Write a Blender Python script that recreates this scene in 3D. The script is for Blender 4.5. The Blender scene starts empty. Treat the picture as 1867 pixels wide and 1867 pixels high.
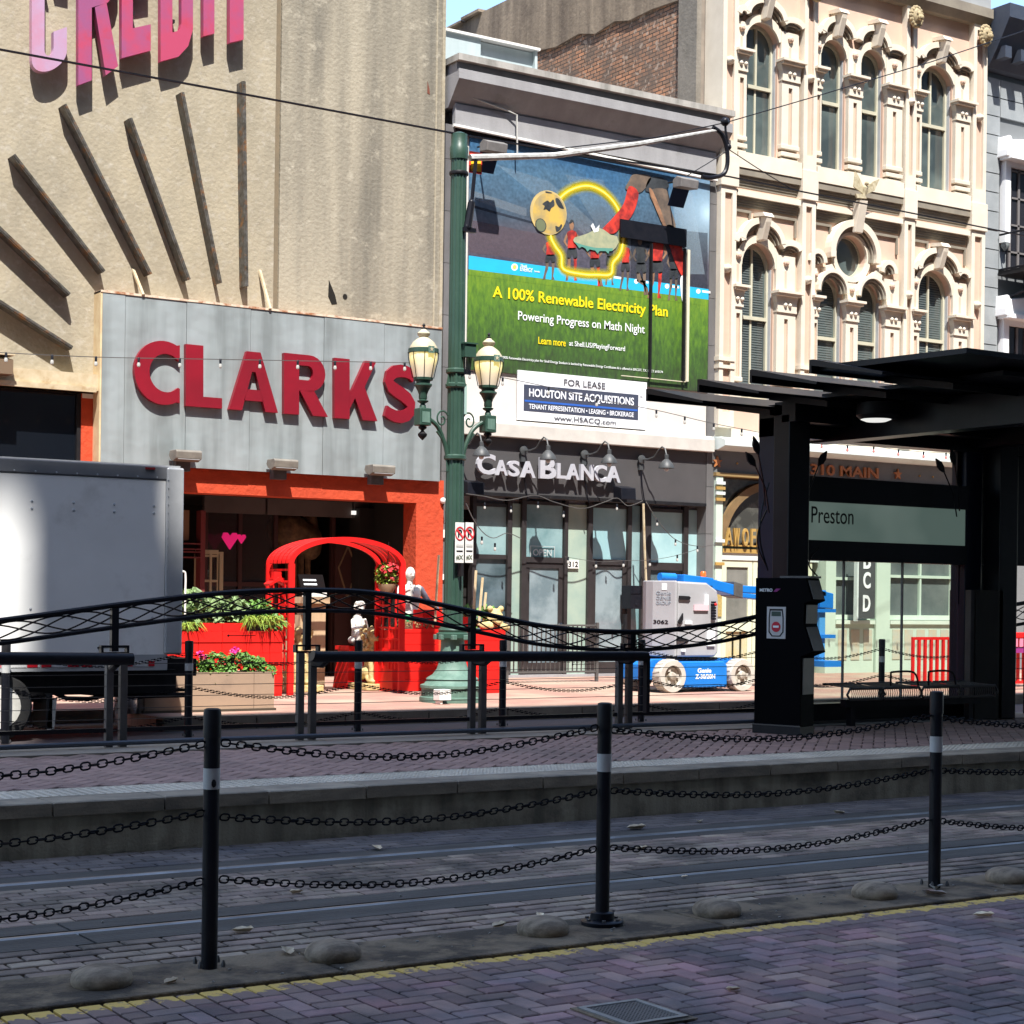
import bpy, bmesh, math, random
from math import sin, cos, pi, radians, sqrt
from mathutils import Vector, Matrix
random.seed(7)
R = random.random
U = random.uniform
SC = bpy.context.scene
COL = SC.collection

# ---------------------------------------------------------------- camera, sky, sun, exposure
F, CX, CY, YAW, ROLL, EYE = 3200.0, 933.5, 1091.0, radians(33), .013, 1.6
cam = bpy.data.cameras.new('camera')
camo = bpy.data.objects.new('camera', cam)
COL.objects.link(camo)
cam.sensor_width = 36.0
cam.lens = 36.0 * F / 1867.0
cam.shift_y = (CY - 933.5) / 1867.0
cam.clip_start = .1
cam.clip_end = 2000
camo.location = (0, 0, EYE)
camo.matrix_world = Matrix.Translation((0, 0, EYE)) @ Matrix.Rotation(-YAW, 4, 'Z') @ Matrix.Rotation(pi / 2, 4, 'X') @ Matrix.Rotation(ROLL, 4, 'Z')
SC.camera = camo

SUNV = Vector((.42, 1.0, -1.8)).normalized()
world = bpy.data.worlds.new("World")
SC.world = world
world.use_nodes = True
wn = world.node_tree
wn.nodes.clear()
sky = wn.nodes.new('ShaderNodeTexSky')
sky.sky_type = 'NISHITA'
sky.sun_disc = False
sky.sun_elevation = math.asin(-SUNV.z)
sky.sun_rotation = math.atan2(-SUNV.x, -SUNV.y)
sky.air_density = 1.0
sky.dust_density = .9
sky.ozone_density = 1.8
bg = wn.nodes.new('ShaderNodeBackground')
bg.inputs[1].default_value = .12
wo = wn.nodes.new('ShaderNodeOutputWorld')
wn.links.new(sky.outputs[0], bg.inputs[0])
wn.links.new(bg.outputs[0], wo.inputs[0])

sl = bpy.data.lights.new('sun', 'SUN')
sl.energy = 3.3
sl.angle = radians(.5)
sl.color = (1.0, .965, .91)
so = bpy.data.objects.new('sun', sl)
COL.objects.link(so)
so.rotation_euler = SUNV.to_track_quat('-Z', 'Y').to_euler()
so.location = (-10, -30, 90)

vs = SC.view_settings
vs.view_transform = 'Standard'
vs.look = 'None'
vs.gamma = 1
vs.exposure = 1.7
vs.use_curve_mapping = False
SC.render.engine = 'CYCLES'
SC.cycles.max_bounces = 6
SC.cycles.transparent_max_bounces = 12
SC.cycles.caustics_reflective = False
SC.cycles.caustics_refractive = False

# ---------------------------------------------------------------- measuring: a picture point met with the plane at distance Y from the camera
_s, _c, _cr, _sr = sin(YAW), cos(YAW), cos(ROLL), sin(ROLL)


def W(x, y, D):
    a, b = (x - CX) / F, (y - CY) / F
    a, b = a * _cr + b * _sr, -a * _sr + b * _cr
    t = D / (_c - a * _s)
    return ((_s + a * _c) * t, EYE - b * t)


def G(x, y, Z=0.0):
    a, b = (x - CX) / F, (y - CY) / F
    a, b = a * _cr + b * _sr, -a * _sr + b * _cr
    t = (EYE - Z) / b
    return ((_s + a * _c) * t, (_c - a * _s) * t)


# ---------------------------------------------------------------- mesh builder
class MB:
    def __init__(s):
        s.v, s.f, s.sm = [], [], []

    def add(s, vs, fs, sm=False):
        n = len(s.v)
        s.v += [tuple(p) for p in vs]
        s.f += [tuple(i + n for i in f) for f in fs]
        s.sm += [sm] * len(fs)
        return s

    def box(s, x0, x1, y0, y1, z0, z1):
        if x0 > x1: x0, x1 = x1, x0
        if y0 > y1: y0, y1 = y1, y0
        if z0 > z1: z0, z1 = z1, z0
        return s.add([(x0, y0, z0), (x1, y0, z0), (x1, y1, z0), (x0, y1, z0), (x0, y0, z1), (x1, y0, z1), (x1, y1, z1), (x0, y1, z1)],
                     [(0, 3, 2, 1), (4, 5, 6, 7), (0, 1, 5, 4), (1, 2, 6, 5), (2, 3, 7, 6), (3, 0, 4, 7)])

    def cbox(s, c, dx, dy, dz):
        return s.box(c[0] - dx / 2, c[0] + dx / 2, c[1] - dy / 2, c[1] + dy / 2, c[2] - dz / 2, c[2] + dz / 2)

    def prism(s, pts, y0, y1):      # polygon in X-Z pushed along Y
        n = len(pts)
        return s.add([(p[0], y0, p[1]) for p in pts] + [(p[0], y1, p[1]) for p in pts],
                     [tuple(range(n)), tuple(range(2 * n - 1, n - 1, -1))] + [(i, i + n, (i + 1) % n + n, (i + 1) % n) for i in range(n)])

    def prismx(s, pts, x0, x1):     # polygon in Y-Z pushed along X
        n = len(pts)
        return s.add([(x0, p[0], p[1]) for p in pts] + [(x1, p[0], p[1]) for p in pts],
                     [tuple(range(n)), tuple(range(2 * n - 1, n - 1, -1))] + [(i, i + n, (i + 1) % n + n, (i + 1) % n) for i in range(n)])

    def prismz(s, pts, z0, z1):
        n = len(pts)
        return s.add([(p[0], p[1], z0) for p in pts] + [(p[0], p[1], z1) for p in pts],
                     [tuple(range(n)), tuple(range(2 * n - 1, n - 1, -1))] + [(i, i + n, (i + 1) % n + n, (i + 1) % n) for i in range(n)])

    def band(s, a, b, y0, y1, closed=False, sm=False):   # strip between two polylines in X-Z, pushed along Y
        n = len(a)
        v = [(p[0], y0, p[1]) for p in a] + [(p[0], y0, p[1]) for p in b] + [(p[0], y1, p[1]) for p in a] + [(p[0], y1, p[1]) for p in b]
        f = []
        for i in range(n if closed else n - 1):
            j = (i + 1) % n
            f += [(i, j, n + j, n + i), (2 * n + i, 3 * n + i, 3 * n + j, 2 * n + j), (i, 2 * n + i, 2 * n + j, j), (n + i, n + j, 3 * n + j, 3 * n + i)]
        if not closed:
            f += [(0, n, 3 * n, 2 * n), (n - 1, 3 * n - 1, 4 * n - 1, 2 * n - 1)]
        return s.add(v, f, sm)

    def tube(s, pts, r, n=6, closed=False, rs=None):
        P = [Vector(p) for p in pts]
        m = len(P)
        vs_, fs_ = [], []
        up = None
        for i, p in enumerate(P):
            if closed:
                t = (P[(i + 1) % m] - P[i - 1])
            else:
                t = P[min(i + 1, m - 1)] - P[max(i - 1, 0)]
            t = t.normalized() if t.length > 1e-9 else Vector((0, 0, 1))
            if up is None:
                up = Vector((0, 0, 1)) if abs(t.z) < .9 else Vector((1, 0, 0))
            a = t.cross(up)
            if a.length < 1e-6:
                a = t.cross(Vector((1, 0, 0)))
            a.normalize()
            b = a.cross(t).normalized()
            up = b
            rr = rs[i] if rs else r
            for k in range(n):
                q = 2 * pi * k / n + pi / n
                vs_.append(p + a * (rr * cos(q)) + b * (rr * sin(q)))
        for i in range(m if closed else m - 1):
            j = (i + 1) % m
            for k in range(n):
                l = (k + 1) % n
                fs_.append((i * n + k, i * n + l, j * n + l, j * n + k))
        if not closed:
            fs_ += [tuple(range(n - 1, -1, -1)), tuple((m - 1) * n + k for k in range(n))]
        return s.add(vs_, fs_, n > 4)

    def cyl(s, p0, p1, r0, r1=None, n=12):
        return s.tube([p0, p1], r0, n, rs=[r0, r0 if r1 is None else r1])

    def cap(s, p0, p1, r0, r1, n=10):
        s.tube([p0, p1], r0, n, rs=[r0, r1])
        s.ball(p0, (r0, r0, r0), n, 6)
        return s.ball(p1, (r1, r1, r1), n, 6)

    def lathe(s, c, prof, n=16, flute=0, ax='z'):
        vs_, fs_ = [], []
        for (r, z) in prof:
            for k in range(n):
                q = 2 * pi * k / n
                rr = r * (1 - flute * (k % 2))
                if ax == 'z':
                    vs_.append((c[0] + rr * cos(q), c[1] + rr * sin(q), c[2] + z))
                elif ax == 'y':
                    vs_.append((c[0] + rr * cos(q), c[1] + z, c[2] + rr * sin(q)))
                else:
                    vs_.append((c[0] + z, c[1] + rr * cos(q), c[2] + rr * sin(q)))
        m = len(prof)
        for i in range(m - 1):
            for k in range(n):
                l = (k + 1) % n
                fs_.append((i * n + k, i * n + l, (i + 1) * n + l, (i + 1) * n + k))
        fs_ += [tuple(range(n - 1, -1, -1)), tuple((m - 1) * n + k for k in range(n))]
        return s.add(vs_, fs_, True)

    def ball(s, c, r, n=10, m=6):
        if not isinstance(r, (tuple, list)): r = (r, r, r)
        vs_ = [(c[0], c[1], c[2] - r[2])]
        for i in range(1, m):
            t = -pi / 2 + pi * i / m
            for k in range(n):
                q = 2 * pi * k / n
                vs_.append((c[0] + r[0] * cos(t) * cos(q), c[1] + r[1] * cos(t) * sin(q), c[2] + r[2] * sin(t)))
        vs_.append((c[0], c[1], c[2] + r[2]))
        fs_ = []
        for k in range(n):
            l = (k + 1) % n
            fs_.append((0, 1 + l, 1 + k))
            fs_.append((len(vs_) - 1, 1 + (m - 2) * n + k, 1 + (m - 2) * n + l))
            for i in range(m - 2):
                fs_.append((1 + i * n + k, 1 + i * n + l, 1 + (i + 1) * n + l, 1 + (i + 1) * n + k))
        return s.add(vs_, fs_, True)

    def ngon(s, pts):               # flat face from 3-D points
        return s.add(pts, [tuple(range(len(pts)))])

    def mesh(s, name, m, off=None, fix=True):
        me = bpy.data.meshes.new(name)
        v = s.v if off is None else [(p[0] - off[0], p[1] - off[1], p[2] - off[2]) for p in s.v]
        me.from_pydata(v, [], s.f)
        if fix and len(s.f) < 60000:
            bm = bmesh.new()
            bm.from_mesh(me)
            bmesh.ops.recalc_face_normals(bm, faces=bm.faces)
            bm.to_mesh(me)
            bm.free()
        if any(s.sm):
            me.polygons.foreach_set('use_smooth', s.sm)
            me.set_sharp_from_angle(angle=radians(40))
        me.materials.append(m)
        me.update()
        return me

    def build(s, name, m, parent=None, label=None, kind=None, cat=None, group=None, fix=True, bev=0):
        off = ORG.get(parent.name) if parent is not None else None
        o = bpy.data.objects.new(name, s.mesh(name, m, off, fix))
        COL.objects.link(o)
        if parent is not None:
            o.parent = parent
            ORG[o.name] = off or (0, 0, 0)
        else:
            ORG[o.name] = (0, 0, 0)
        tag(o, label, cat, group, kind)
        if bev:
            b = o.modifiers.new('bevel', 'BEVEL')
            b.width = bev
            b.segments = 2
            b.limit_method = 'ANGLE'
        return o


ORG = {}


def tag(o, label=None, cat=None, group=None, kind=None):
    if label: o['label'] = label
    if cat: o['category'] = cat
    if group: o['group'] = group
    if kind: o['kind'] = kind
    return o


def thing(name, loc, label, cat, group=None):
    o = bpy.data.objects.new(name, None)
    o.empty_display_size = .2
    COL.objects.link(o)
    o.location = loc
    ORG[o.name] = tuple(loc)
    return tag(o, label, cat, group)


def struct(name, mb, m, **k):
    return mb.build(name, m, kind='structure', **k)


def kids(o):
    return [c for c in list(COL.objects) if c.parent == o]


def dup(o, loc, label=None, rotz=None, group=None, cs=None):
    c = o.copy()
    COL.objects.link(c)
    c.location = loc
    if rotz is not None: c.rotation_euler = (0, 0, rotz)
    if label: c['label'] = label
    if group: c['group'] = group
    for k in (cs if cs is not None else kids(o)):
        d = k.copy()
        COL.objects.link(d)
        d.parent = c
        for g in kids(k) if cs is None else []:
            e = g.copy()
            COL.objects.link(e)
            e.parent = d
    ORG[c.name] = tuple(loc)
    return c


def inst(name, me, parent, loc, rot=None, scale=None):
    o = bpy.data.objects.new(name, me)
    COL.objects.link(o)
    if parent is not None:
        g = ORG.get(parent.name, (0, 0, 0))
        o.parent = parent
        loc = (loc[0] - g[0], loc[1] - g[1], loc[2] - g[2])
    o.location = loc
    if rot: o.rotation_euler = rot
    if scale: o.scale = scale
    return o


def remesh(o, vox, smooth=1):
    m = o.modifiers.new('remesh', 'REMESH')
    m.mode = 'VOXEL'
    m.voxel_size = vox
    m.use_smooth_shade = True
    if smooth:
        q = o.modifiers.new('smooth', 'SMOOTH')
        q.factor = .5
        q.iterations = smooth
    return o


# ---------------------------------------------------------------- materials
MATS = {}


def mat(name, col, col2=None, scale=4.0, rough=.7, metal=0.0, bump=0.0, bscale=80.0, stretch=None, lo=.35, hi=.65, spec=.4,
        dirt=None, dscale=1.2, dlo=.5, dhi=.75, rnd=0.0, emit=None, estr=1.0, alpha=None, trans=0.0, coat=0.0, detail=8.0, isl=False, hue=.0):
    if name in MATS: return MATS[name]
    m = bpy.data.materials.new(name)
    m.use_nodes = True
    t = m.node_tree
    N, L = t.nodes, t.links
    p = N['Principled BSDF']
    p.inputs['Roughness'].default_value = rough
    p.inputs['Metallic'].default_value = metal
    p.inputs['Specular IOR Level'].default_value = spec
    p.inputs['Coat Weight'].default_value = coat
    if trans: p.inputs['Transmission Weight'].default_value = trans
    if alpha is not None: p.inputs['Alpha'].default_value = alpha
    c4 = lambda c: (c[0], c[1], c[2], 1)
    p.inputs['Base Color'].default_value = c4(col)
    geo = N.new('ShaderNodeNewGeometry')
    mp = N.new('ShaderNodeMapping')
    L.new(geo.outputs['Position'], mp.inputs['Vector'])
    if stretch: mp.inputs['Scale'].default_value = stretch
    out = None
    if col2 is not None:
        n = N.new('ShaderNodeTexNoise')
        n.inputs['Scale'].default_value = scale
        n.inputs['Detail'].default_value = detail
        n.inputs['Roughness'].default_value = .6
        L.new(mp.outputs[0], n.inputs['Vector'])
        r = N.new('ShaderNodeMapRange')
        r.inputs[1].default_value, r.inputs[2].default_value = lo, hi
        L.new(n.outputs['Fac'], r.inputs[0])
        x = N.new('ShaderNodeMix')
        x.data_type = 'RGBA'
        x.inputs[6].default_value, x.inputs[7].default_value = c4(col), c4(col2)
        L.new(r.outputs[0], x.inputs[0])
        out = x.outputs[2]
    if rnd:
        oi = N.new('ShaderNodeObjectInfo')
        ad = N.new('ShaderNodeMath')
        ad.operation = 'ADD'
        L.new(oi.outputs['Random'], ad.inputs[0])
        if isl: L.new(geo.outputs['Random Per Island'], ad.inputs[1])
        fr = N.new('ShaderNodeMath')
        fr.operation = 'FRACT'
        L.new(ad.outputs[0], fr.inputs[0])
        h = N.new('ShaderNodeHueSaturation')
        if out is not None: L.new(out, h.inputs['Color'])
        else: h.inputs['Color'].default_value = c4(col)
        mr = N.new('ShaderNodeMapRange')
        mr.inputs[3].default_value, mr.inputs[4].default_value = 1 - rnd, 1 + rnd
        L.new(fr.outputs[0], mr.inputs[0])
        L.new(mr.outputs[0], h.inputs['Value'])
        if isl:
            f2 = N.new('ShaderNodeMath')
            f2.operation = 'MULTIPLY'
            f2.inputs[1].default_value = 7.31
            L.new(fr.outputs[0], f2.inputs[0])
            f3 = N.new('ShaderNodeMath')
            f3.operation = 'FRACT'
            L.new(f2.outputs[0], f3.inputs[0])
            m4 = N.new('ShaderNodeMapRange')
            m4.inputs[3].default_value, m4.inputs[4].default_value = .5 - hue, .5 + hue * .3
            L.new(f3.outputs[0], m4.inputs[0])
            L.new(m4.outputs[0], h.inputs['Hue'])
        out = h.outputs[0]
    if dirt is not None:
        n = N.new('ShaderNodeTexNoise')
        n.inputs['Scale'].default_value = dscale
        n.inputs['Detail'].default_value = 10
        n.inputs['Roughness'].default_value = .65
        L.new(geo.outputs['Position'], n.inputs['Vector'])
        r = N.new('ShaderNodeMapRange')
        r.inputs[1].default_value, r.inputs[2].default_value = dlo, dhi
        L.new(n.outputs['Fac'], r.inputs[0])
        x = N.new('ShaderNodeMix')
        x.data_type = 'RGBA'
        if out is not None: L.new(out, x.inputs[6])
        else: x.inputs[6].default_value = c4(col)
        x.inputs[7].default_value = c4(dirt)
        L.new(r.outputs[0], x.inputs[0])
        out = x.outputs[2]
    if out is not None: L.new(out, p.inputs['Base Color'])
    if bump:
        n = N.new('ShaderNodeTexNoise')
        n.inputs['Scale'].default_value = bscale
        n.inputs['Detail'].default_value = 5
        L.new(geo.outputs['Position'], n.inputs['Vector'])
        b = N.new('ShaderNodeBump')
        b.inputs['Strength'].default_value = min(1, bump)
        b.inputs['Distance'].default_value = .02
        L.new(n.outputs['Fac'], b.inputs['Height'])
        L.new(b.outputs[0], p.inputs['Normal'])
    if emit is not None:
        p.inputs['Emission Color'].default_value = c4(emit)
        p.inputs['Emission Strength'].default_value = estr
    MATS[name] = m
    return m


def glass(name, tint, rough=.03, refl=.5, alpha=.35):
    """Window glass: a see-through tinted sheet with a mirror coat."""
    if name in MATS: return MATS[name]
    m = bpy.data.materials.new(name)
    m.use_nodes = True
    N, L = m.node_tree.nodes, m.node_tree.links
    N.clear()
    o = N.new('ShaderNodeOutputMaterial')
    tr = N.new('ShaderNodeBsdfTransparent')
    tr.inputs[0].default_value = (tint[0], tint[1], tint[2], 1)
    df = N.new('ShaderNodeBsdfDiffuse')
    df.inputs[0].default_value = (tint[0] * .6, tint[1] * .6, tint[2] * .6, 1)
    m1 = N.new('ShaderNodeMixShader')
    m1.inputs[0].default_value = alpha
    L.new(tr.outputs[0], m1.inputs[1])
    L.new(df.outputs[0], m1.inputs[2])
    gl = N.new('ShaderNodeBsdfGlossy')
    gl.inputs['Roughness'].default_value = rough
    fr = N.new('ShaderNodeFresnel')
    fr.inputs[0].default_value = 1.3 + refl
    m2 = N.new('ShaderNodeMixShader')
    L.new(fr.outputs[0], m2.inputs[0])
    L.new(m1.outputs[0], m2.inputs[1])
    L.new(gl.outputs[0], m2.inputs[2])
    L.new(m2.outputs[0], o.inputs[0])
    MATS[name] = m
    return m


# ---------------------------------------------------------------- lettering (built-in font turned into mesh)
_TX = {}


def glyphs(s, bold=0.0, track=1.0):
    k = (s, bold, track)
    if k in _TX: return _TX[k]
    cu = bpy.data.curves.new('t', 'FONT')
    cu.body = s
    cu.size = 1
    cu.offset = bold
    cu.space_character = track
    cu.resolution_u = 4
    cu.fill_mode = 'FRONT'
    ob = bpy.data.objects.new('t', cu)
    COL.objects.link(ob)
    bpy.context.view_layer.update()
    me = ob.to_mesh()
    v = [(p.co.x, p.co.y) for p in me.vertices]
    f = [tuple(q.vertices) for q in me.polygons]
    ob.to_mesh_clear()
    bpy.data.objects.remove(ob)
    bpy.data.curves.remove(cu)
    x0, x1 = min(p[0] for p in v), max(p[0] for p in v)
    y0, y1 = min(p[1] for p in v), max(p[1] for p in v)
    v = [((p[0] - x0) / (x1 - x0), (p[1] - y0) / (y1 - y0)) for p in v]
    _TX[k] = (v, f)
    return v, f


def letters(mb, s, x0, x1, z0, z1, y, depth=.004, bold=0.0, track=1.0, shear=0.0, fn=None, slope=0.0):
    """Text filling the box x0..x1, z0..z1 on the plane y, facing -Y, pushed back by depth."""
    v, f = glyphs(s, bold, track)
    P = []
    for a, b in v:
        x, z = x0 + a * (x1 - x0) + shear * b, z0 + b * (z1 - z0) + slope * a
        P.append(fn(a, b) if fn else (x, z))
    n = len(P)
    cnt = {}
    for q in f:
        for i in range(len(q)):
            e = (q[i], q[(i + 1) % len(q)])
            if (e[1], e[0]) in cnt: del cnt[(e[1], e[0])]
            else: cnt[e] = 1
    F_ = list(f) + [tuple(i + n for i in reversed(q)) for q in f] + [(a, b, b + n, a + n) for a, b in cnt]
    return mb.add([(p[0], y, p[1]) for p in P] + [(p[0], y + depth, p[1]) for p in P], F_)


def arc(cx, cz, rx, rz, a0, a1, n):
    return [(cx + rx * cos(a0 + (a1 - a0) * i / n), cz + rz * sin(a0 + (a1 - a0) * i / n)) for i in range(n + 1)]


def offs(pts, d):
    """Offset a polyline in X-Z sideways by d."""
    out = []
    for i in range(len(pts)):
        a, b = pts[max(i - 1, 0)], pts[min(i + 1, len(pts) - 1)]
        tx, tz = b[0] - a[0], b[1] - a[1]
        l = sqrt(tx * tx + tz * tz) or 1
        out.append((pts[i][0] - tz / l * d, pts[i][1] + tx / l * d))
    return out

# ================================================================ MATERIALS SHARED
M_asph = mat('asphalt', (.05, .05, .052), (.075, .072, .07), 6, .9, bump=.3)
M_brn = mat('road_brick', (.34, .215, .18), (.17, .135, .135), 2.2, .72, bump=.35, bscale=120, rnd=.40, isl=True, hue=.045, dirt=(.06, .052, .052), dscale=1.3, dlo=.48, dhi=.7)
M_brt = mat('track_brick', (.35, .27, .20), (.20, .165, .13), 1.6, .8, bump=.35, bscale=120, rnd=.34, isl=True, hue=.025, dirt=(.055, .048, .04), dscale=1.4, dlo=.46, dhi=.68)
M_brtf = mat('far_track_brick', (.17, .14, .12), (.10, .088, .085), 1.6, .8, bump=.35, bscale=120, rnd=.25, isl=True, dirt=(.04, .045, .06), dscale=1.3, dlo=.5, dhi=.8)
M_brp = mat('platform_brick', (.36, .235, .195), (.28, .185, .16), 1.4, .85, bump=.25, bscale=100, rnd=.16, isl=True, dirt=(.16, .13, .11), dscale=.8, dlo=.5, dhi=.8)
M_joint = mat('joint', (.007, .006, .006), (.014, .012, .011), 8, .95)
M_conc = mat('old_concrete', (.22, .165, .105), (.06, .047, .034), 3.2, .9, bump=.6, bscale=60, lo=.42, hi=.58, dirt=(.34, .25, .15), dscale=5, dlo=.58, dhi=.74)
M_pconc = mat('platform_concrete', (.46, .41, .30), (.22, .195, .145), 1.4, .9, bump=.35, bscale=50, stretch=(3.5, 3.5, .35), dirt=(.12, .105, .08), dscale=2.2, dlo=.5, dhi=.68)
M_cope = mat('coping_stone', (.36, .305, .225), (.19, .165, .13), 3, .85, bump=.3, bscale=50, stretch=(1, 1, 3), rnd=.12)
M_tact = mat('tactile_tile', (.66, .585, .46), (.52, .465, .37), 3, .8, bump=.2, rnd=.08)
M_band = mat('platform_band', (.34, .29, .23), (.25, .22, .18), 2, .85, bump=.2)
M_steel = mat('rail_steel', (.36, .345, .32), (.17, .16, .15), 2, .46, metal=1)
M_rbed = mat('rail_bed', (.095, .088, .078), (.05, .046, .04), 2, .85, bump=.3, bscale=40, stretch=(.5, 3, 1))
M_black = mat('black_paint', (.006, .007, .011), (.011, .011, .015), 9, .38, bump=.06, bscale=30, spec=.22)
M_dark = mat('dark_metal', (.010, .010, .012), (.017, .016, .017), 7, .5, spec=.2)
M_gray = mat('grey_metal', (.07, .066, .064), (.1, .095, .09), 5, .5)
M_chain = mat('chain_iron', (.006, .006, .008), None, rough=.6, spec=.1)
M_refl = mat('reflective_band', (.5, .5, .48), (.4, .4, .39), 8, .4)
M_white = mat('white_paint', (.78, .77, .73), (.7, .69, .64), 3, .5, bump=.05)
M_red = mat('red_paint', (.72, .008, .006), (.6, .01, .01), 5, .5, bump=.12, bscale=30)
M_leafy = mat('dry_leaf', (.80, .68, .48), (.6, .46, .3), 30, .8, rnd=.25)

# ================================================================ GROUND, ROAD, TRACKS, PLATFORM
g = MB().box(-600, 600, -300, 600, -1.2, -.32)
struct('ground', g, M_asph)
XL, XR = -6, 34


def brick_mesh(name, l, w, h, m, ch=.006):
    b = MB()
    x, y = l / 2, w / 2
    v = [(-x, -y, -h), (x, -y, -h), (x, y, -h), (-x, y, -h), (-x, -y, -ch * .7), (x, -y, -ch * .7), (x, y, -ch * .7), (-x, y, -ch * .7),
         (-x + ch, -y + ch, 0), (x - ch, -y + ch, 0), (x - ch, y - ch, 0), (-x + ch, y - ch, 0)]
    f = [(0, 1, 5, 4), (1, 2, 6, 5), (2, 3, 7, 6), (3, 0, 4, 7), (4, 5, 9, 8), (5, 6, 10, 9), (6, 7, 11, 10), (7, 4, 8, 11), (8, 9, 10, 11)]
    b.add(v, f)
    return b


def pave(parent, items, z, l, w, m, name='brick', maxn=300, h=.03):
    """items: (x, y, angle). The nearest ones are objects sharing one mesh, the rest one joined piece."""
    bm_ = brick_mesh(name, l, w, h, m)
    me = bm_.mesh(name, m, fix=False)

    def seen(x, y):
        zc = x * _s + y * _c
        if zc < 3: return None
        a, b = F * (x * _c - y * _s) / zc + CX, CY + F * (EYE - z) / zc
        return zc if -60 < a < 1930 and b < 1920 else None
    vis, hid = [], []
    for it in items:
        q = seen(it[0], it[1])
        (vis if q else hid).append((q or 99, it))
    vis.sort(key=lambda k: k[0])
    for q, (x, y, a) in vis[:maxn]:
        inst(name, me, parent, (x, y, z + U(-.0015, .0015)), (U(-.006, .006), U(-.006, .006), a + U(-.008, .008)))
    rest = MB()
    for q, (x, y, a) in vis[maxn:] + [k for k in hid if abs(k[1][0] - 10) < 14]:
        ca, sa = cos(a), sin(a)
        dz = U(-.0015, .0015)
        tx, ty = U(-.006, .006), U(-.006, .006)
        rest.add([(x + p[0] * ca - p[1] * sa, y + p[0] * sa + p[1] * ca, z + p[2] + dz + tx * p[0] + ty * p[1]) for p in bm_.v], bm_.f)
    if rest.v:
        rest.build('more_bricks', m, parent, kind='stuff', fix=False)


# near lane: 90 degree herringbone
road = struct('near_road', MB().box(XL - 20, XR + 60, -12, 6.6, -.3, -.026), M_joint)
B, G_ = .1, .0115
it = []
cov = set()
for i in range(-20, 130):
    for j in range(0, 40):
        x, y = i * B, 2.6 + j * B
        k = (i - j) % 4
        if k == 0 and j < 38:
            it.append((x + B, y + B / 2, 0))
            cov |= {(i, j), (i + 1, j)}
        elif k == 3 and j < 37:
            it.append((x + B / 2, y + B, pi / 2))
            cov |= {(i, j), (i, j + 1)}
it = [q for q in it if 0 < q[0] < 12]
half = [(i * B + B / 2, 2.6 + 37.5 * B, 0) for i in range(0, 120) if (i, 37) not in cov]
# herringbone check: vertical brick takes (i,j),(i,j+1); horizontal (i,j),(i+1,j)
pave(road, it, 0, .2 - G_, .1 - G_, M_brn)
pave(road, half, 0, .1 - G_, .1 - G_, M_brn, name='half_brick')
# soldier course against the concrete strip, its far half painted yellow and worn
M_yel = bpy.data.materials.new('painted_brick')
M_yel.use_nodes = True
_n, _l = M_yel.node_tree.nodes, M_yel.node_tree.links
_p = _n['Principled BSDF']
_p.inputs['Roughness'].default_value = .7
_g = _n.new('ShaderNodeNewGeometry')
_sx = _n.new('ShaderNodeSeparateXYZ')
_l.new(_g.outputs['Position'], _sx.inputs[0])
_no = _n.new('ShaderNodeTexNoise')
_no.inputs['Scale'].default_value = 14
_no.inputs['Detail'].default_value = 6
_l.new(_g.outputs['Position'], _no.inputs['Vector'])
_ma = _n.new('ShaderNodeMath')
_ma.operation = 'MULTIPLY_ADD'
_ma.inputs[1].default_value = .22
_l.new(_no.outputs['Fac'], _ma.inputs[0])
_l.new(_sx.outputs['Y'], _ma.inputs[2])
_mr = _n.new('ShaderNodeMapRange')
_mr.inputs[1].default_value, _mr.inputs[2].default_value = 6.60, 6.61
_l.new(_ma.outputs[0], _mr.inputs[0])
_n2 = _n.new('ShaderNodeTexNoise')
_n2.inputs['Scale'].default_value = 5.5
_n2.inputs['Detail'].default_value = 12
_n2.inputs['Roughness'].default_value = .75
_l.new(_g.outputs['Position'], _n2.inputs['Vector'])
_m3 = _n.new('ShaderNodeMapRange')
_m3.inputs[1].default_value, _m3.inputs[2].default_value = .435, .475
_l.new(_n2.outputs['Fac'], _m3.inputs[0])
_mu = _n.new('ShaderNodeMath')
_mu.operation = 'MULTIPLY'
_l.new(_mr.outputs[0], _mu.inputs[0])
_l.new(_m3.outputs[0], _mu.inputs[1])
_mx = _n.new('ShaderNodeMix')
_mx.data_type = 'RGBA'
_mx.inputs[6].default_value = (.19, .13, .115, 1)
_mx.inputs[7].default_value = (.64, .43, .10, 1)
_l.new(_mu.outputs[0], _mx.inputs[0])
_l.new(_mx.outputs[2], _p.inputs['Base Color'])
pave(road, [(-2 + i * B + B / 2, 6.495, pi / 2) for i in range(150)], .001, .2 - G_, .1 - G_, M_yel, maxn=110)
_bx = it[0]
# kerb strip of old concrete in slabs
strip = struct('concrete_strip', MB().box(XL - 20, XR + 60, 6.605, 7.15, -.3, -.012), M_joint)
x = -4.92
while x < 22:
    MB().box(x + .006, x + 2.09, 6.612, 7.142, -.1, .012).build('slab', M_conc, strip, bev=.008)
    x += 2.1
# track bed with running bond pavers
tb = struct('track_bed', MB().box(XL - 20, XR + 60, 7.152, 10.398, -.3, -.026), M_joint)


def bond(y0, y1, x0, x1):
    r = []
    n = int((y1 - y0) / .1)
    st = (y1 - y0) / n
    for j in range(n):
        k = 0
        while x0 + k * .2 < x1:
            r.append((x0 + k * .2 + (.1 if j % 2 else 0) + U(-.004, .004), y0 + (j + .5) * st, 0))
            k += 1
    return r


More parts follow.
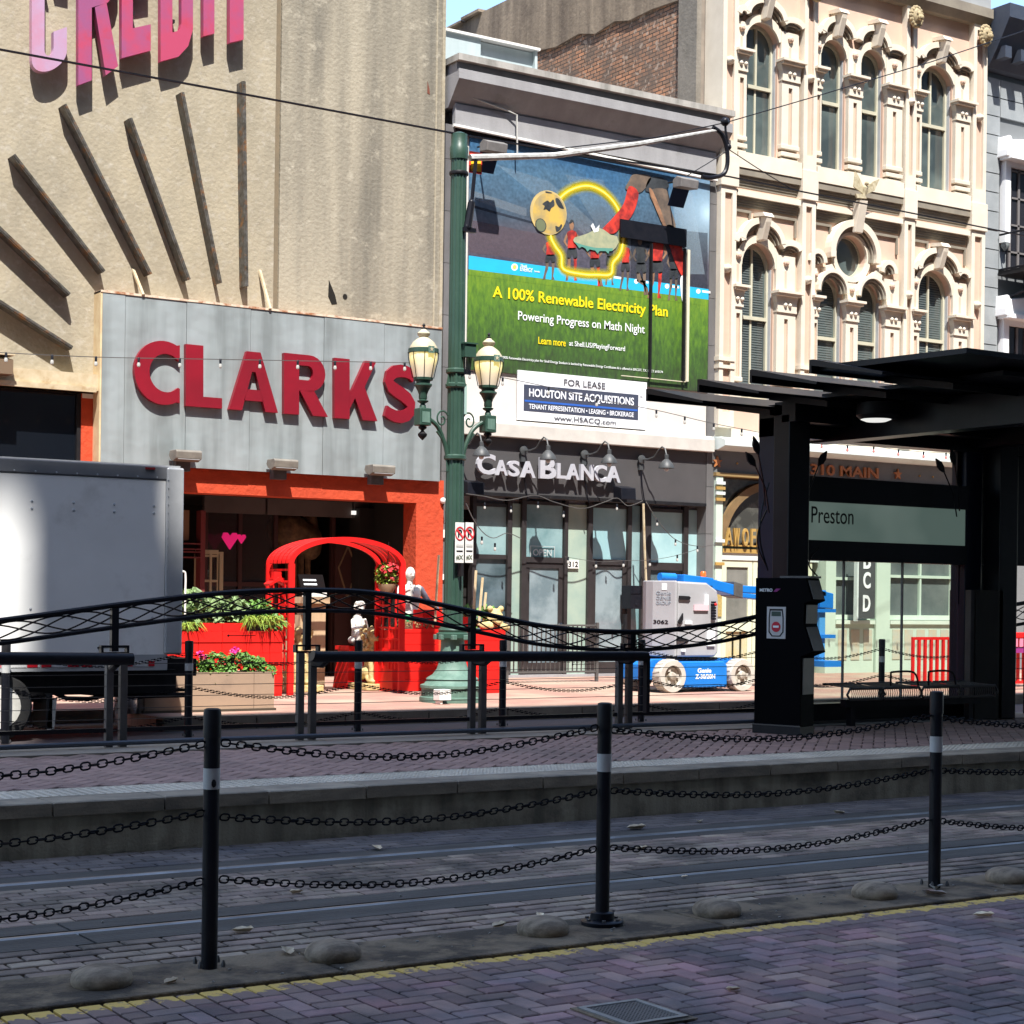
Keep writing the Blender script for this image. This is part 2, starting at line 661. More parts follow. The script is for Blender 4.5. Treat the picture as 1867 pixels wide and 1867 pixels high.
pave(tb, bond(7.16, 7.76, 0, 20), 0, .2 - G_, .1 - G_, M_brt, maxn=280)
pave(tb, bond(8.33, 9.34, 0, 24), 0, .2 - G_, .1 - G_, M_brt, maxn=280)
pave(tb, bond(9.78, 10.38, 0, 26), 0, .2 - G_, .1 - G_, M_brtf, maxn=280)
for y0, y1 in ((7.765, 8.025), (8.115, 8.325), (9.345, 9.505), (9.595, 9.775)):
    x = -4
    while x < 27:
        MB().box(x + .005, x + 3.39, y0, y1, -.1, -.003).build('rail_bed_slab', M_rbed, tb)
        x += 3.4
for i, y in enumerate((8.05, 9.55)):
    r_ = MB()
    r_.prismx([(y - .03, -.1), (y - .03, -.010), (y - .011, .003), (y + .011, .003), (y + .03, -.010), (y + .03, -.1)], XL - 20, XR + 60)
    o = r_.build('tram_rail', M_steel, label=('steel tram rail set in pavers nearest the bollards', 'steel tram rail set in pavers along the platform wall')[i], cat='rail', group='rails of the near tram track')
    MB().box(XL - 20, XR + 60, y + .031, y + .064, -.1, -.012).box(XL - 20, XR + 60, y - .064, y - .031, -.1, -.012).build('flangeway', M_dark, o)

# platform
PZ = .33
pf = struct('platform', MB().box(XL - 20, XR + 60, 10.42, 14.15, -.3, PZ - .085), M_pconc)
cm = brick_mesh('c', .702, .3, .085, None, .01)
cme = cm.mesh('coping_slab', M_cope, fix=False)
for k in range(-12, 34):
    inst('coping_slab', cme, pf, (3.464 + .715 * k + .3575, 10.40 + .148, PZ + U(-.002, .002)), None, (1, 1, 1))
MB().box(XL - 20, XR + 60, 10.552, 14.15, PZ - .084, PZ - .016).build('paving_base', M_joint, pf)
# tactile tiles with raised domes
dm = MB()
tile = MB().box(-.3, .3, 0, .49, -.02, 0)
for a in range(10):
    for b in range(8):
        cx_, cy_ = -.27 + a * .06, .035 + b * .06
        n6 = 6
        vv = [(cx_ + .018 * cos(2 * pi * k / n6), cy_ + .018 * sin(2 * pi * k / n6), 0) for k in range(n6)] + \
             [(cx_ + .011 * cos(2 * pi * k / n6), cy_ + .011 * sin(2 * pi * k / n6), .006) for k in range(n6)]
        tile.add(vv, [(k, (k + 1) % n6, (k + 1) % n6 + n6, k + n6) for k in range(n6)] + [tuple(range(n6, 2 * n6))])
tme = tile.mesh('tactile_tile', M_tact, fix=False)
for k in range(-10, 52):
    inst('tactile_tile', tme, pf, (1.0 + .604 * k * .9934 + .3, 10.702, PZ + U(-.001, .001)), None, (.99, .78, 1))
# herringbone at 45 degrees on the platform
it = []
q2 = sqrt(.5)
for i in range(-160, 260):
    for j in range(-120, 260):
        k = (i - j) % 4
        if k not in (0, 3): continue
        a, b = (i * B + B, j * B + B / 2) if k == 0 else (i * B + B / 2, j * B + B)
        x, y = (a - b) * q2 + 2, (a + b) * q2 + 0
        if 11.17 < y < 13.38 and 1 < x < 27:
            it.append((x, y, pi / 4 + (pi / 2 if k == 3 else 0)))
pave(pf, it, PZ - .001, .2 - G_, .1 - G_, M_brp, maxn=300, h=.02)
MB().box(XL, XR, 13.44, 14.15, PZ - .016, PZ + .002).build('edge_band', M_band, pf)
MB().box(XL, XR, 11.085, 11.125, PZ - .016, PZ + .001).build('edge_trim', M_band, pf)

# second track behind the platform, far kerb, sidewalk
ft = struct('far_track', MB().box(XL - 20, XR + 60, 14.16, 21.0, -.3, -.01), mat('far_road', (.10, .075, .075), (.06, .055, .055), 3, .85, bump=.3, bscale=40, stretch=(1, 4, 1)))
for i, y in enumerate((15.1, 16.58)):
    o = MB().box(XL, XR + 60, y - .036, y + .036, -.05, .004).build('tram_rail', M_steel, label=('steel rail behind the platform railing', 'steel rail beside the far row of bollards')[i], cat='rail', group='rails of the far tram track')
SW = .15
# brick patterned sidewalk material
M_side = bpy.data.materials.new('sidewalk_brick')
M_side.use_nodes = True
_n, _l = M_side.node_tree.nodes, M_side.node_tree.links
_p = _n['Principled BSDF']
_p.inputs['Roughness'].default_value = .85
_g = _n.new('ShaderNodeNewGeometry')
_bk = _n.new('ShaderNodeTexBrick')
_bk.inputs['Scale'].default_value = 1
_bk.inputs['Brick Width'].default_value = .4
_bk.inputs['Row Height'].default_value = .2
_bk.inputs['Mortar Size'].default_value = .006
_bk.inputs['Color1'].default_value = (.36, .19, .14, 1)
_bk.inputs['Color2'].default_value = (.29, .165, .13, 1)
_bk.inputs['Mortar'].default_value = (.13, .09, .07, 1)
_l.new(_g.outputs['Position'], _bk.inputs['Vector'])
_no = _n.new('ShaderNodeTexNoise')
_no.inputs['Scale'].default_value = .9
_no.inputs['Detail'].default_value = 9
_l.new(_g.outputs['Position'], _no.inputs['Vector'])
_mr = _n.new('ShaderNodeMapRange')
_mr.inputs[1].default_value, _mr.inputs[2].default_value = .45, .65
_l.new(_no.outputs['Fac'], _mr.inputs[0])
_mx = _n.new('ShaderNodeMix')
_mx.data_type = 'RGBA'
_l.new(_mr.outputs[0], _mx.inputs[0])
_l.new(_bk.outputs[0], _mx.inputs[6])
_mx.inputs[7].default_value = (.36, .27, .2, 1)
_l.new(_mx.outputs[2], _p.inputs['Base Color'])
struct('sidewalk', MB().box(7.76, XR + 60, 19.62, 31, -.3, SW).box(XL - 20, 7.76, 21.2, 31, -.3, SW), M_side)
M_kerb = mat('kerb_stone', (.2, .17, .13), (.12, .1, .08), 3, .85, bump=.3)
x = 7.76
kb = struct('kerb', MB().box(7.762, XR + 60, 19.42, 19.616, -.3, SW - .03), M_joint)
while x < 30:
    MB().box(x + .004, x + 1.19, 19.4, 19.612, SW - .17, SW + .003).build('kerb_stone', M_kerb, kb, bev=.01)
    x += 1.2
MB().box(XL, 7.75, 21.0, 21.196, -.1, SW + .003).build('kerb_stone', M_kerb, kb)
# low dark beam between far bollards and kerb
# manhole / inspection cover in the near lane
mc = thing('access_cover', (4.83, 5.1, 0), 'small square metal access cover with pale rim set in the near brick lane', 'cover')

# ================================================================ THE TOWER ACROSS THE STREET (behind the camera; it shades the near half of the street)
M_twr = mat('tower_stone', (.17, .155, .14), (.13, .12, .11), .4, .8)
M_twg = mat('tower_glass', (.05, .07, .09), None, rough=.1, spec=.8)
tw = thing('office_tower', (0, -12, 0), 'tall pale office tower across the street casting its shade over the tracks', 'building')
t_ = MB().box(-70, 75, -30, -6.2, -.3, 44.3)
t_.box(-70, -14, -6.2, -6.1, 44.3, 47.9).box(-4.5, -2.9, -6.2, -6.1, 44.3, 47.9).box(-2.9, 75, -6.2, -6.1, 44.3, 46.7).box(-14, -4.5, -6.2, -6.1, 47.3, 47.9)  # parapet steps and opening shaped to put the sun patch on the truck
t_.build('wall', M_twr, tw)
w_ = MB()
for k in range(11):
    for i in range(22):
        w_.box(-60 + i * 6, -56.4 + i * 6, -6.2, -6.14, 2 + k * 3.9, 4.4 + k * 3.9)
w_.build('window_band', M_twg, tw, kind='stuff', fix=False)

# ================================================================ BUILDING WITH THE RED SIGN LETTERS
YF = 26.7
M_stuc = mat('beige_stucco', (.375, .325, .235), (.28, .245, .18), 1.6, .9, bump=.5, bscale=16, stretch=(1, 1, .45), dirt=(.39, .35, .28), dscale=7, dlo=.52, dhi=.7)
M_stuc2 = mat('beige_stucco_streaked', (.345, .305, .23), (.16, .145, .115), .8, .9, bump=.6, bscale=16, stretch=(1.6, 1.6, .13), dirt=(.40, .36, .28), dscale=5, dlo=.56, dhi=.74, lo=.40, hi=.66, detail=4)
M_groove = mat('groove', (.2, .155, .1), (.16, .13, .09), 4, .9)
M_hole = mat('broken_stucco_hole', (.01, .008, .006), None, rough=1)
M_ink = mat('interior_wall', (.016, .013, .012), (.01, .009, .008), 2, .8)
b1 = thing('stucco_building', (5, YF, 0), 'tall beige stucco building with a dented grey metal shop sign over its orange framed front', 'building')
gx = 12.52
# stucco wall above the sign, in two bays either side of the groove
MB().box(-4, gx, YF, YF + .4, 4.9, 19).build('wall', M_stuc, b1)
MB().box(gx + .1, 15.78, YF, YF + .4, 4.9, 19).build('wall', M_stuc2, b1)
MB().box(gx, gx + .1, YF + .05, YF + .4, 4.9, 19).build('expansion_groove', M_groove, b1)
MB().box(15.6, 15.63, YF - .006, YF, 6, 19).box(15.72, 15.78, YF - .02, YF, 6, 19).build('edge_bead', M_stuc, b1)
MB().box(-4, 15.78, YF + .4, 45, 3.7, 19).box(-4, 15.78, 31.7, 45, -.1, 3.69).build('body', M_stuc, b1)
hx, hz = W(605, 535, YF)
MB().prism([(hx - .06, hz + .22), (hx - .01, hz + .12), (hx + .06, hz - .02), (hx + .1, hz - .17), (hx + .0, hz - .19), (hx - .07, hz - .06)], YF - .005, YF).build('wall_hole', M_hole, b1)
hx, hz = W(629, 541, YF)
MB().prism(arc(hx, hz, .045, .05, 0, 2 * pi, 8)[:-1], YF - .005, YF).build('wall_hole', M_hole, b1)
hx, hz = W(781, 162, YF)
MB().prism([(hx - .02, hz + .13), (hx + .02, hz), (hx + .03, hz - .1), (hx - .02, hz - .08)], YF - .005, YF).build('wall_hole', mat('rust', (.16, .05, .03), None, rough=.9), b1)
# ledge and black window at the left
M_crm = mat('cream_trim', (.52, .44, .30), (.42, .33, .2), 6, .7, dirt=(.3, .17, .07), dscale=3, dlo=.58, dhi=.75)
x0, z1 = W(0, 668, YF - .25)
zb = W(0, 705, YF - .25)[1]
MB().box(-2, 9.45, YF - .25, YF, zb + .05, z1).box(-2, 9.4, YF - .3, YF - .25, zb + .02, zb + .1).build('ledge', M_crm, b1)
zt, zl = zb + .02, W(148, 835, YF)[1] - .5
MB().box(-2, 9.24, YF + .06, YF + .1, zl, zt).build('window', mat('black_glass', (.006, .008, .012), None, rough=.06, spec=.6), b1)
MB().box(9.2, 9.26, YF, YF + .06, zl, zt).build('window_frame', M_dark, b1)
M_or = mat('orange_stucco', (.52, .062, .02), (.43, .05, .016), 5, .85, bump=.8, bscale=14)
MB().box(9.262, 9.5, YF - .02, YF + .3, zl, zt).build('orange_pilaster', M_or, b1)
MB().box(9.5, 9.56, YF - .03, YF + .3, zl, zt).box(9.27, 9.5, YF - .024, YF - .02, zt - .07, zt).build('white_edge', M_white, b1)
# storefront: red lintel, orange right pillar, recessed entry
M_dred = mat('dark_red_stucco', (.34, .025, .012), (.28, .02, .01), 6, .85, bump=.8, bscale=14)
MB().box(9.6, 15.77, YF - .17, YF + .28, 3.24, 3.655).build('lintel', M_or, b1)
MB().prism([(15.22, .15), (15.77, .15), (15.77, 3.24), (15.22, 3.24)], YF - .17, YF + .28).build('orange_pillar', M_or, b1)
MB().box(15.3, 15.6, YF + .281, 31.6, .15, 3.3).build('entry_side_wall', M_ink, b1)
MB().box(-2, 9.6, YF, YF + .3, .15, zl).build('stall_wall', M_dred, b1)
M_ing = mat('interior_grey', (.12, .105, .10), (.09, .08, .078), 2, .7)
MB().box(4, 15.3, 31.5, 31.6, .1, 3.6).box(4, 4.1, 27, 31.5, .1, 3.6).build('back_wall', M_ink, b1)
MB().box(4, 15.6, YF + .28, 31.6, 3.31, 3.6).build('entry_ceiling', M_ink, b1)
# bulkhead panels above the inner shopfront
for a, b in ((372, 485), (487, 643), (645, 735)):
    xa, xb = W(a, 930, 28.4)[0], W(b, 930, 28.4)[0]
    MB().box(xa + .01, xb - .01, 28.4, 28.5, W(640, 944, 28.4)[1], W(640, 903, 28.4)[1] + .1).build('bulkhead_panel', M_ing, b1)
xa, za = W(645, 936, 28.3)
MB().box(xa, xa + .24, 28.34, 28.4, za - .02, za + .05).build('strip_lamp', mat('lit_strip', (.9, .9, .9), None, emit=(1, 1, .95), estr=.3), b1)
# inner shopfront: frames, panes, door with a diamond pattern
M_inner = mat('inner_frame', (.05, .02, .018), None, rough=.5)
fr = MB()
for a in (372, 435, 500, 605, 660, 670, 725):
    xa = W(a, 1000, 28.6)[0]
    fr.box(xa, xa + .07, 28.6, 28.7, .15, 3.3)
fr.box(W(372, 1000, 28.6)[0], W(500, 1000, 28.6)[0], 28.62, 28.68, 1.75, 1.83)
fr.build('shop_frame', M_inner, b1)
_a, _b = W(372, 1000, 28.6)[0], W(500, 1000, 28.6)[0]
MB().ngon([(_a, 28.65, .15), (_b, 28.65, .15), (_b, 28.65, 3.2), (_a, 28.65, 3.2)]).build('shop_window', glass('dim_glass', (.4, .36, .36), refl=.15, alpha=.15), b1, fix=False)
xa, za = W(612, 990, 28.5)
xb, zb_ = W(655, 1080, 28.5)
MB().box(xa, xb, 28.5, 28.56, .15, za).build('inner_door', M_inner, b1)
cx_, cz_ = (xa + xb) / 2, (za + zb_) / 2
d_ = MB()
for (p, q) in (((cx_, za - .05), (xb - .06, cz_)), ((xb - .06, cz_), (cx_, zb_ - .1)), ((cx_, zb_ - .1), (xa + .06, cz_)), ((xa + .06, cz_), (cx_, za - .05))):
    d_.tube([(p[0], 28.49, p[1]), (q[0], 28.49, q[1])], .018, 4)
d_.build('diamond_trim', mat('aged_wood', (.2, .14, .08), None), b1)
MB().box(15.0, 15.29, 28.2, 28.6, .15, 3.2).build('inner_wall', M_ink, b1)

# ---- the grey metal shop sign with red letters
YS = 26.4
sg = thing('shop_sign', (12.6, YS, 5), 'dented grey sheet metal sign box with large red letters CLARKS', 'sign')
sx0, sx1, sz0, sz1 = W(185, 700, YS)[0], W(805, 700, YS)[0], W(500, 861, YS)[1], W(500, 567, YS)[1]
M_shm = bpy.data.materials.new('dented_sheet')
M_shm.use_nodes = True
_n, _l = M_shm.node_tree.nodes, M_shm.node_tree.links
_p = _n['Principled BSDF']
_p.inputs['Roughness'].default_value = .42
_p.inputs['Metallic'].default_value = .25
_g = _n.new('ShaderNodeNewGeometry')
_mp = _n.new('ShaderNodeMapping')
_mp.inputs['Scale'].default_value = (2.6, 1, .22)
_l.new(_g.outputs['Position'], _mp.inputs[0])
_no = _n.new('ShaderNodeTexNoise')
_no.inputs['Scale'].default_value = 1.5
_no.inputs['Detail'].default_value = 8
_l.new(_mp.outputs[0], _no.inputs['Vector'])
_r = _n.new('ShaderNodeValToRGB')
_r.color_ramp.elements[0].position, _r.color_ramp.elements[0].color = .35, (.235, .262, .262, 1)
_r.color_ramp.elements[1].position, _r.color_ramp.elements[1].color = .62, (.345, .385, .39, 1)
_e = _r.color_ramp.elements.new(.48)
_e.color = (.30, .335, .337, 1)
_l.new(_no.outputs['Fac'], _r.inputs[0])
_l.new(_r.outputs[0], _p.inputs['Base Color'])
_n2 = _n.new('ShaderNodeTexNoise')
_n2.inputs['Scale'].default_value = 1.1
_n2.inputs['Detail'].default_value = 3
_l.new(_g.outputs['Position'], _n2.inputs['Vector'])
_b = _n.new('ShaderNodeBump')
_b.inputs['Strength'].default_value = .5
_b.inputs['Distance'].default_value = .10
_l.new(_n2.outputs['Fac'], _b.inputs['Height'])
_l.new(_b.outputs[0], _p.inputs['Normal'])
MB().box(sx0 + .02, sx1 - .02, YS + .03, YF - .03, sz0 + .02, sz1 - .02).build('sign_box', M_gray, sg)
ed = [185, 227, 339, 456, 590, 700, 805]
for i in range(6):
    a, b = W(ed[i], 700, YS)[0], W(ed[i + 1], 700, YS)[0]
    MB().box(a + .004, b - .004, YS + (.006 if i % 2 else 0), YS + .03, sz0, sz1).build('metal_panel', M_shm, sg)
MB().box(sx0 - .03, sx0, YS, YF, sz0, sz1 + .03).build('side_return', mat('cream_return', (.62, .5, .3), (.5, .36, .2), 4), sg)
tr = MB().box(sx0 - .03, sx1, YS - .01, YF, sz1, sz1 + .035)
tr.build('top_trim', mat('rusty_trim', (.62, .5, .38), (.3, .12, .05), 5, lo=.45, hi=.6), sg)
for a in (255, 487):
    x_, z_ = W(a, 535, YS)
    MB().tube([(x_, YF, z_ + .42), (x_ + .05, YS - .02, sz1 + .02)], .03, 5).build('bracket', M_crm, sg)
M_lred = mat('red_sign_letter', (.225, .005, .016), (.17, .005, .014), 1.5, .45, bump=.04)
# letters: box in the picture (left, right, top, bottom at the middle), built 0.12 m proud
YL = YS - .09
M_lsh = mat('red_letter_side', (.40, .05, .05), None)


def stroke(pts, w, taper=None):
    return offs(pts, w / 2), offs(pts, -w / 2)


def big_letter(ch, fn, y, dep, m, par):
    mb = MB()

    def pr(pts): mb.prism([fn(*p) for p in pts], y, y + dep)

    def bd(a, b, yy=0): mb.band([fn(*p) for p in a], [fn(*p) for p in b], y + yy, y + dep)
    if ch == 'C':
        p = arc(.62, .5, .47, .375, radians(66), radians(294), 26)
        a, b = offs(p, .0), p
        ou = arc(.64, .5, .64, .5, radians(54), radians(306), 28)
        inn = arc(.70, .5, .37, .30, radians(36), radians(324), 28)
        ou[0], inn[0] = (1.0, .955), (1.0, .70)
        ou[-1], inn[-1] = (1.0, .045), (1.0, .27)
        bd(ou, inn)
    elif ch == 'L':
        pr([(0, 0), (1, 0), (1, .17), (.48, .17), (.48, 1), (0, 1)])
    elif ch == 'A':
        bd([(.0, 0), (.36, 1), (.64, 1), (1, 0)], [(.26, 0), (.5 - .035, .66), (.5 + .035, .66), (.74, 0)])
        pr([(.30, .17), (.70, .17), (.622, .36), (.378, .36)])
    elif ch == 'R':
        pr([(0, 0), (.34, 0), (.34, 1), (0, 1)])
        bd([(.34, 1), (.5, 1)] + arc(.58, .70, .36, .30, pi / 2, -pi / 2, 12) + [(.34, .40)],
           [(.34, .82), (.5, .82)] + arc(.55, .70, .11, .12, pi / 2, -pi / 2, 12) + [(.34, .58)])
        pr([(.36, .395), (.68, .415), (1.0, 0), (.66, 0)])
    elif ch == 'K':
        pr([(0, 0), (.36, 0), (.36, 1), (0, 1)])
        pr([(.362, .40), (.74, 1), (1.0, 1), (.72, .555), (1.03, 0), (.68, 0), (.49, .36), (.362, .17)])
    elif ch == 'S':
        c = [(.88, .80), (.78, .865), (.64, .895), (.5, .90), (.34, .875), (.22, .80), (.19, .70), (.25, .61), (.40, .545), (.55, .49), (.70, .42), (.79, .33), (.78, .22), (.68, .14), (.52, .10), (.36, .105), (.22, .14), (.10, .19)]
        ws = [.22 + .05 * sin(pi * i / (len(c) - 1)) for i in range(len(c))]
        a = [offs(c, ws[i] * .44)[i] for i in range(len(c))]
        b = [offs(c, -ws[i] * .44)[i] for i in range(len(c))]
        bd(a, b)
    elif ch == 'E':
        pr([(0, 0), (1, 0), (1, .17), (.38, .17), (.38, .42), (.9, .42), (.9, .58), (.38, .58), (.38, .84), (1, .84), (1, 1), (0, 1)])
    elif ch == 'D':
        bd([(0, 0), (0, 1), (.55, 1), (.85, .95), (1, .85), (1, .15), (.85, .05), (.55, 0), (0, 0)], [(.36, .16), (.36, .84), (.5, .84), (.6, .83), (.64, .8), (.64, .2), (.6, .17), (.5, .16), (.36, .16)])
    elif ch == 'I':
        pr([(0, 0), (1, 0), (1, 1), (0, 1)])
    elif ch == 'T':
        pr([(.3, 0), (.7, 0), (.7, .83), (1, .83), (1, 1), (0, 1), (0, .83), (.3, .83)])
    elif ch == 'c':
        bd([(1, .60), (1, .88)] + arc(.5, .9, .5, .1, 0, pi, 10) + arc(.5, .10, .5, .10, pi, 2 * pi, 14) + [(1, .26)],
           [(.62, .63), (.62, .84)] + arc(.49, .84, .13, .05, 0, pi, 10) + arc(.49, .145, .13, .045, pi, 2 * pi, 14) + [(.62, .25)])
    elif ch == 'r':
        pr([(0, 0), (.34, 0), (.34, 1), (0, 1)])
        bd([(.34, 1), (.75, 1), (.95, .95), (1, .85), (1, .55), (.92, .47), (.75, .43), (.34, .42)], [(.34, .88), (.58, .88), (.64, .86), (.66, .83), (.66, .58), (.64, .55), (.58, .53), (.34, .53)])
        pr([(.42, .418), (.72, .43), (1.02, .03), (.70, 0)])
    return mb.build('letter', m, par)


def quadfn(xa, xb, ya, yb, y, ybr=None, yar=None):
    """Unit square onto the wall: left/right picture columns, top/bottom picture rows at the left (and at the right)."""
    (p0, q0), (p1, q1) = W(xa, yb, y), W(xb, yb if ybr is None else ybr, y)
    (r0, s0), (r1, s1) = W(xa, ya, y), W(xb, ya if yar is None else yar, y)

    def fn(a, b):
        x0, z0 = p0 + (p1 - p0) * a, q0 + (q1 - q0) * a
        x1, z1 = r0 + (r1 - r0) * a, s0 + (s1 - s0) * a
        return (x0 + (x1 - x0) * b, z0 + (z1 - z0) * b)
    return fn


for ch, (xa, xb, ya, yb) in zip('CLARKS', ((245, 328, 616, 734), (339, 405, 627, 740), (418, 507, 637, 746), (518, 598, 643, 754), (610, 686, 652, 762), (697, 764, 662, 768))):
    x0 = W((xa + xb) / 2, 700, YL)[0]
    dx = 8
    top, bot = W(300, ya, YL), None
    sl = .0085 * (xb - xa) * 10
    big_letter(ch, quadfn(xa, xb, ya, yb, YL, yb + (xb - xa) * .075, ya + (xb - xa) * .1), YL, .088, M_lred, sg)

# ---- sunburst sign: pink CREDIT letters over metal fins
M_pk = mat('pink_letter', (.40, .05, .11), (.27, .07, .17), 1.3, .5, lo=.4, hi=.6, dirt=(.40, .04, .075), dscale=2.2, dlo=.55, dhi=.7)
M_pk2 = mat('pale_pink_letter', (.44, .20, .28), (.40, .26, .38), 1.5, .5, lo=.4, hi=.6)
su = thing('sunburst_sign', (8, YF, 8), 'tall faded pink letters CREDIT above rusty metal rays fanned over the stucco wall', 'sign')
YC = YF - .23
for ch, (xa, xb, yt, yb, ybr) in zip('crEDIT', ((58, 122, -150, 139, 119), (143, 214, -170, 155, 130), (222, 275, -190, 106, 92), (293, 352, -190, 112, 96), (371, 391, -190, 66, 61), (400, 463, -200, 82, 68))):
    big_letter(ch, quadfn(xa, xb, yt, yb, YC, ybr), YC, .12, M_pk2 if ch == 'c' else M_pk, su)
    MB().box(W((xa + xb) / 2, 0, YC)[0] - .02, W((xa + xb) / 2, 0, YC)[0] + .02, YC + .12, YF, 10.75, 10.8).build('standoff', M_dark, su)
M_fin = mat('fin_metal', (.12, .115, .105), (.05, .042, .032), 9, .5, metal=.2, dirt=(.20, .09, .03), dscale=5, dlo=.54, dhi=.66, bump=.3, bscale=20)
for (xa, ya, xb, yb) in ((445, 148, 450, 522), (333, 168, 402, 516), (238, 215, 345, 510), (118, 190, 275, 500), (25, 282, 190, 495), (-75, 345, 127, 537), (-110, 480, 132, 634), (-60, 640, 110, 706 - 60)):
    if xa == -60: continue
    (p, q), (r_, t2) = W(xa, ya, YF - .23), W(xb, yb, YF - .23)
    l = sqrt((r_ - p) ** 2 + (t2 - q) ** 2)
    nx, nz = -(t2 - q) / l * .030, (r_ - p) / l * .030
    f = MB().prism([(p - nx, q - nz), (r_ - nx, t2 - nz), (r_ + nx, t2 + nz), (p + nx, q + nz)], YF - .23, YF - .002)
    k = .35
    f.prism([(p - nx * k, q - nz * k), (r_ - nx * k, t2 - nz * k), (r_ + nx * k, t2 + nz * k), (p + nx * k, q + nz * k)], YF - .24, YF - .231)
    fo = f.build('metal_ray', M_fin, su)
    # cable clipped along the wall beside each ray
    dx_ = -.13 if xa < 400 else -.07
    if False:
        MB().tube([(p + dx_, YF - .02, q - .25), ((p + r_) / 2 + dx_ * 1.05, YF - .02, (q + t2) / 2 - .2), (r_ + dx_, YF - .02, t2 - .15)], .008, 4).build('cable', M_dark, su)

# ---- floodlights under the sign
def wall_flood(px_, py_, par=None, lab=''):
    x_, z_ = W(px_, py_, YS - .25)
    t = thing('sign_floodlight', (x_, YS - .2, z_), lab, 'floodlight', 'floodlights under the grey sign')
    w2 = .215
    pts = [(-.16, -.02), (-.17, .09), (-.14, .12), (.12, .12), (.16, .05), (.1, -.02), (-.02, -.06)]
    MB().prismx([(YS - .2 + a, z_ + b) for a, b in pts], x_ - w2, x_ + w2).build('housing', mat('beige_lamp', (.2, .18, .15), (.14, .125, .105), 6, .6), t, bev=.01)
    MB().box(x_ - w2 + .03, x_ + w2 - .03, YS - .36, YS - .22, z_ - .03, z_ - .021).build('lens', mat('dull_lens', (.35, .36, .36), None, rough=.2), t)
    MB().box(x_ - .12, x_ + .12, YS - .12, YS + .02, z_ - .2, z_ - .03).build('bracket', M_gray, t)
    return t


wall_flood(340, 835, lab='leftmost of the three beige floodlights under the grey sign, just right of the truck top')
wall_flood(517, 851, lab='middle one of the three beige floodlights under the grey sign')
wall_flood(695, 861, lab='rightmost of the three beige floodlights under the grey sign, nearest the street lamp')
for px_, py_ in ((-12, 660),):
    x_, z_ = W(6, 668, YF - .4)
    t = thing('wall_lantern', (x_, YF - .3, z_), 'small brown box lamp on the cream ledge at the left edge of the stucco wall', 'lamp')
    MB().prismx([(YF - .5, z_ - .12), (YF - .5, z_ + .1), (YF - .2, z_ + .16), (YF - .2, z_ - .12)], x_ - .2, x_ + .12).build('housing', mat('brown_lamp', (.15, .1, .06), None), t)
    MB().box(x_ - .22, x_ + .14, YF - .53, YF - .18, z_ + .162, z_ + .19).build('cap', M_crm, t)

# ================================================================ NARROW GREY AND WHITE BUILDING WITH THE BILLBOARD
b2 = thing('billboard_building', (18.8, YF, 0), 'narrow white and grey building with a deep concrete cornice above a large printed billboard', 'building')
M_gc = mat('grey_concrete', (.31, .305, .31), (.25, .245, .25), 3, .85, bump=.15, bscale=30, stretch=(1, 1, .3), dirt=(.2, .195, .18), dscale=2.4, dlo=.6, dhi=.8)
M_gcd = mat('stained_concrete', (.38, .36, .33), (.22, .21, .19), 2.0, .9, bump=.2, bscale=30, stretch=(1.6, 1.6, .35), lo=.40, hi=.66, detail=4)
M_wht = mat('cream_white_wall', (.62, .585, .54), (.57, .535, .49), 2, .8, bump=.06, bscale=20)
M_tile = mat('grey_stone_tile', (.155, .15, .15), (.115, .112, .112), 4, .35, stretch=(1, 1, .3), rnd=.1)
M_char = mat('charcoal_fascia', (.068, .064, .065), (.058, .055, .056), 2, .6, bump=.05)
XA, XB = 16.06, 21.8
MB().box(15.8, 21.85, YF + .3, 45, 3.2, 11.0).build('body', M_gc, b2)
MB().box(XA, XB, YF, YF + .3, 5.0, 10.6).build('wall', M_wht, b2)
# stone tiles up both edges
for (a, b) in ((15.8, 16.04), (21.81, 22.0)):
    z = .15
    while z < 9.9:
        h = .92
        MB().box(a, b, YF - .03, YF + .3, z + .004, min(z + h, 9.97) - .004).build('stone_tile', M_tile, b2)
        z += h
    MB().box(a + .01, b - .01, YF + .02, YF + .3, .15, 9.97).build('tile_backing', M_dark, b2)
# cornice
yc = YF - .42
za, zb_ = W(833, 95, yc)[1], 0
zt = W(838, 96, yc)[1]
print('cornice top', zt)
xl, xr = W(838, 150, yc)[0], W(1341, 205, yc)[0]
Z = lambda y, D=yc: W(838, y, D)[1]
c_ = MB().box(xl - .02, xr, yc, YF + .3, Z(108), Z(96))
c_.build('cornice_cap', M_gcd, b2)
MB().prismx([(yc + .05, Z(122)), (yc + .05, Z(140)), (YF, Z(186)), (YF + .28, Z(186)), (YF + .28, Z(108)), (yc + .13, Z(108) - .004), (yc + .13, Z(122))], xl + .02, xr - .02).build('cornice_body', M_gc, b2, bev=.004)
MB().box(15.95, xr - .2, YF - .1, YF, W(838, 232, YF - .1)[1], W(838, 206, YF - .1)[1] + .16).build('frieze_band', M_gc, b2)
MB().box(16.0, xr - .22, YF - .05, YF, W(860, 243, YF - .05)[1] - .06, W(838, 232, YF - .1)[1] - .004).build('frieze_soffit', M_dark, b2)
# white conduit lines along the top of the billboard
MB().tube([(15.9, YF - .12, 9.93), (XB + .1, YF - .12, 9.80)], .03, 6).build('conduit', M_white, b2)
MB().tube([W2 for W2 in [(16.0, YF - .15, 10.5), (16.6, YF - .16, 10.42), (17.0, YF - .16, 10.36), (17.18, YF - .2, 10.3), (17.2, YF - .2, 9.6)]], .016, 5).build('conduit', mat('pale_conduit', (.42, .41, .38), None), b2)
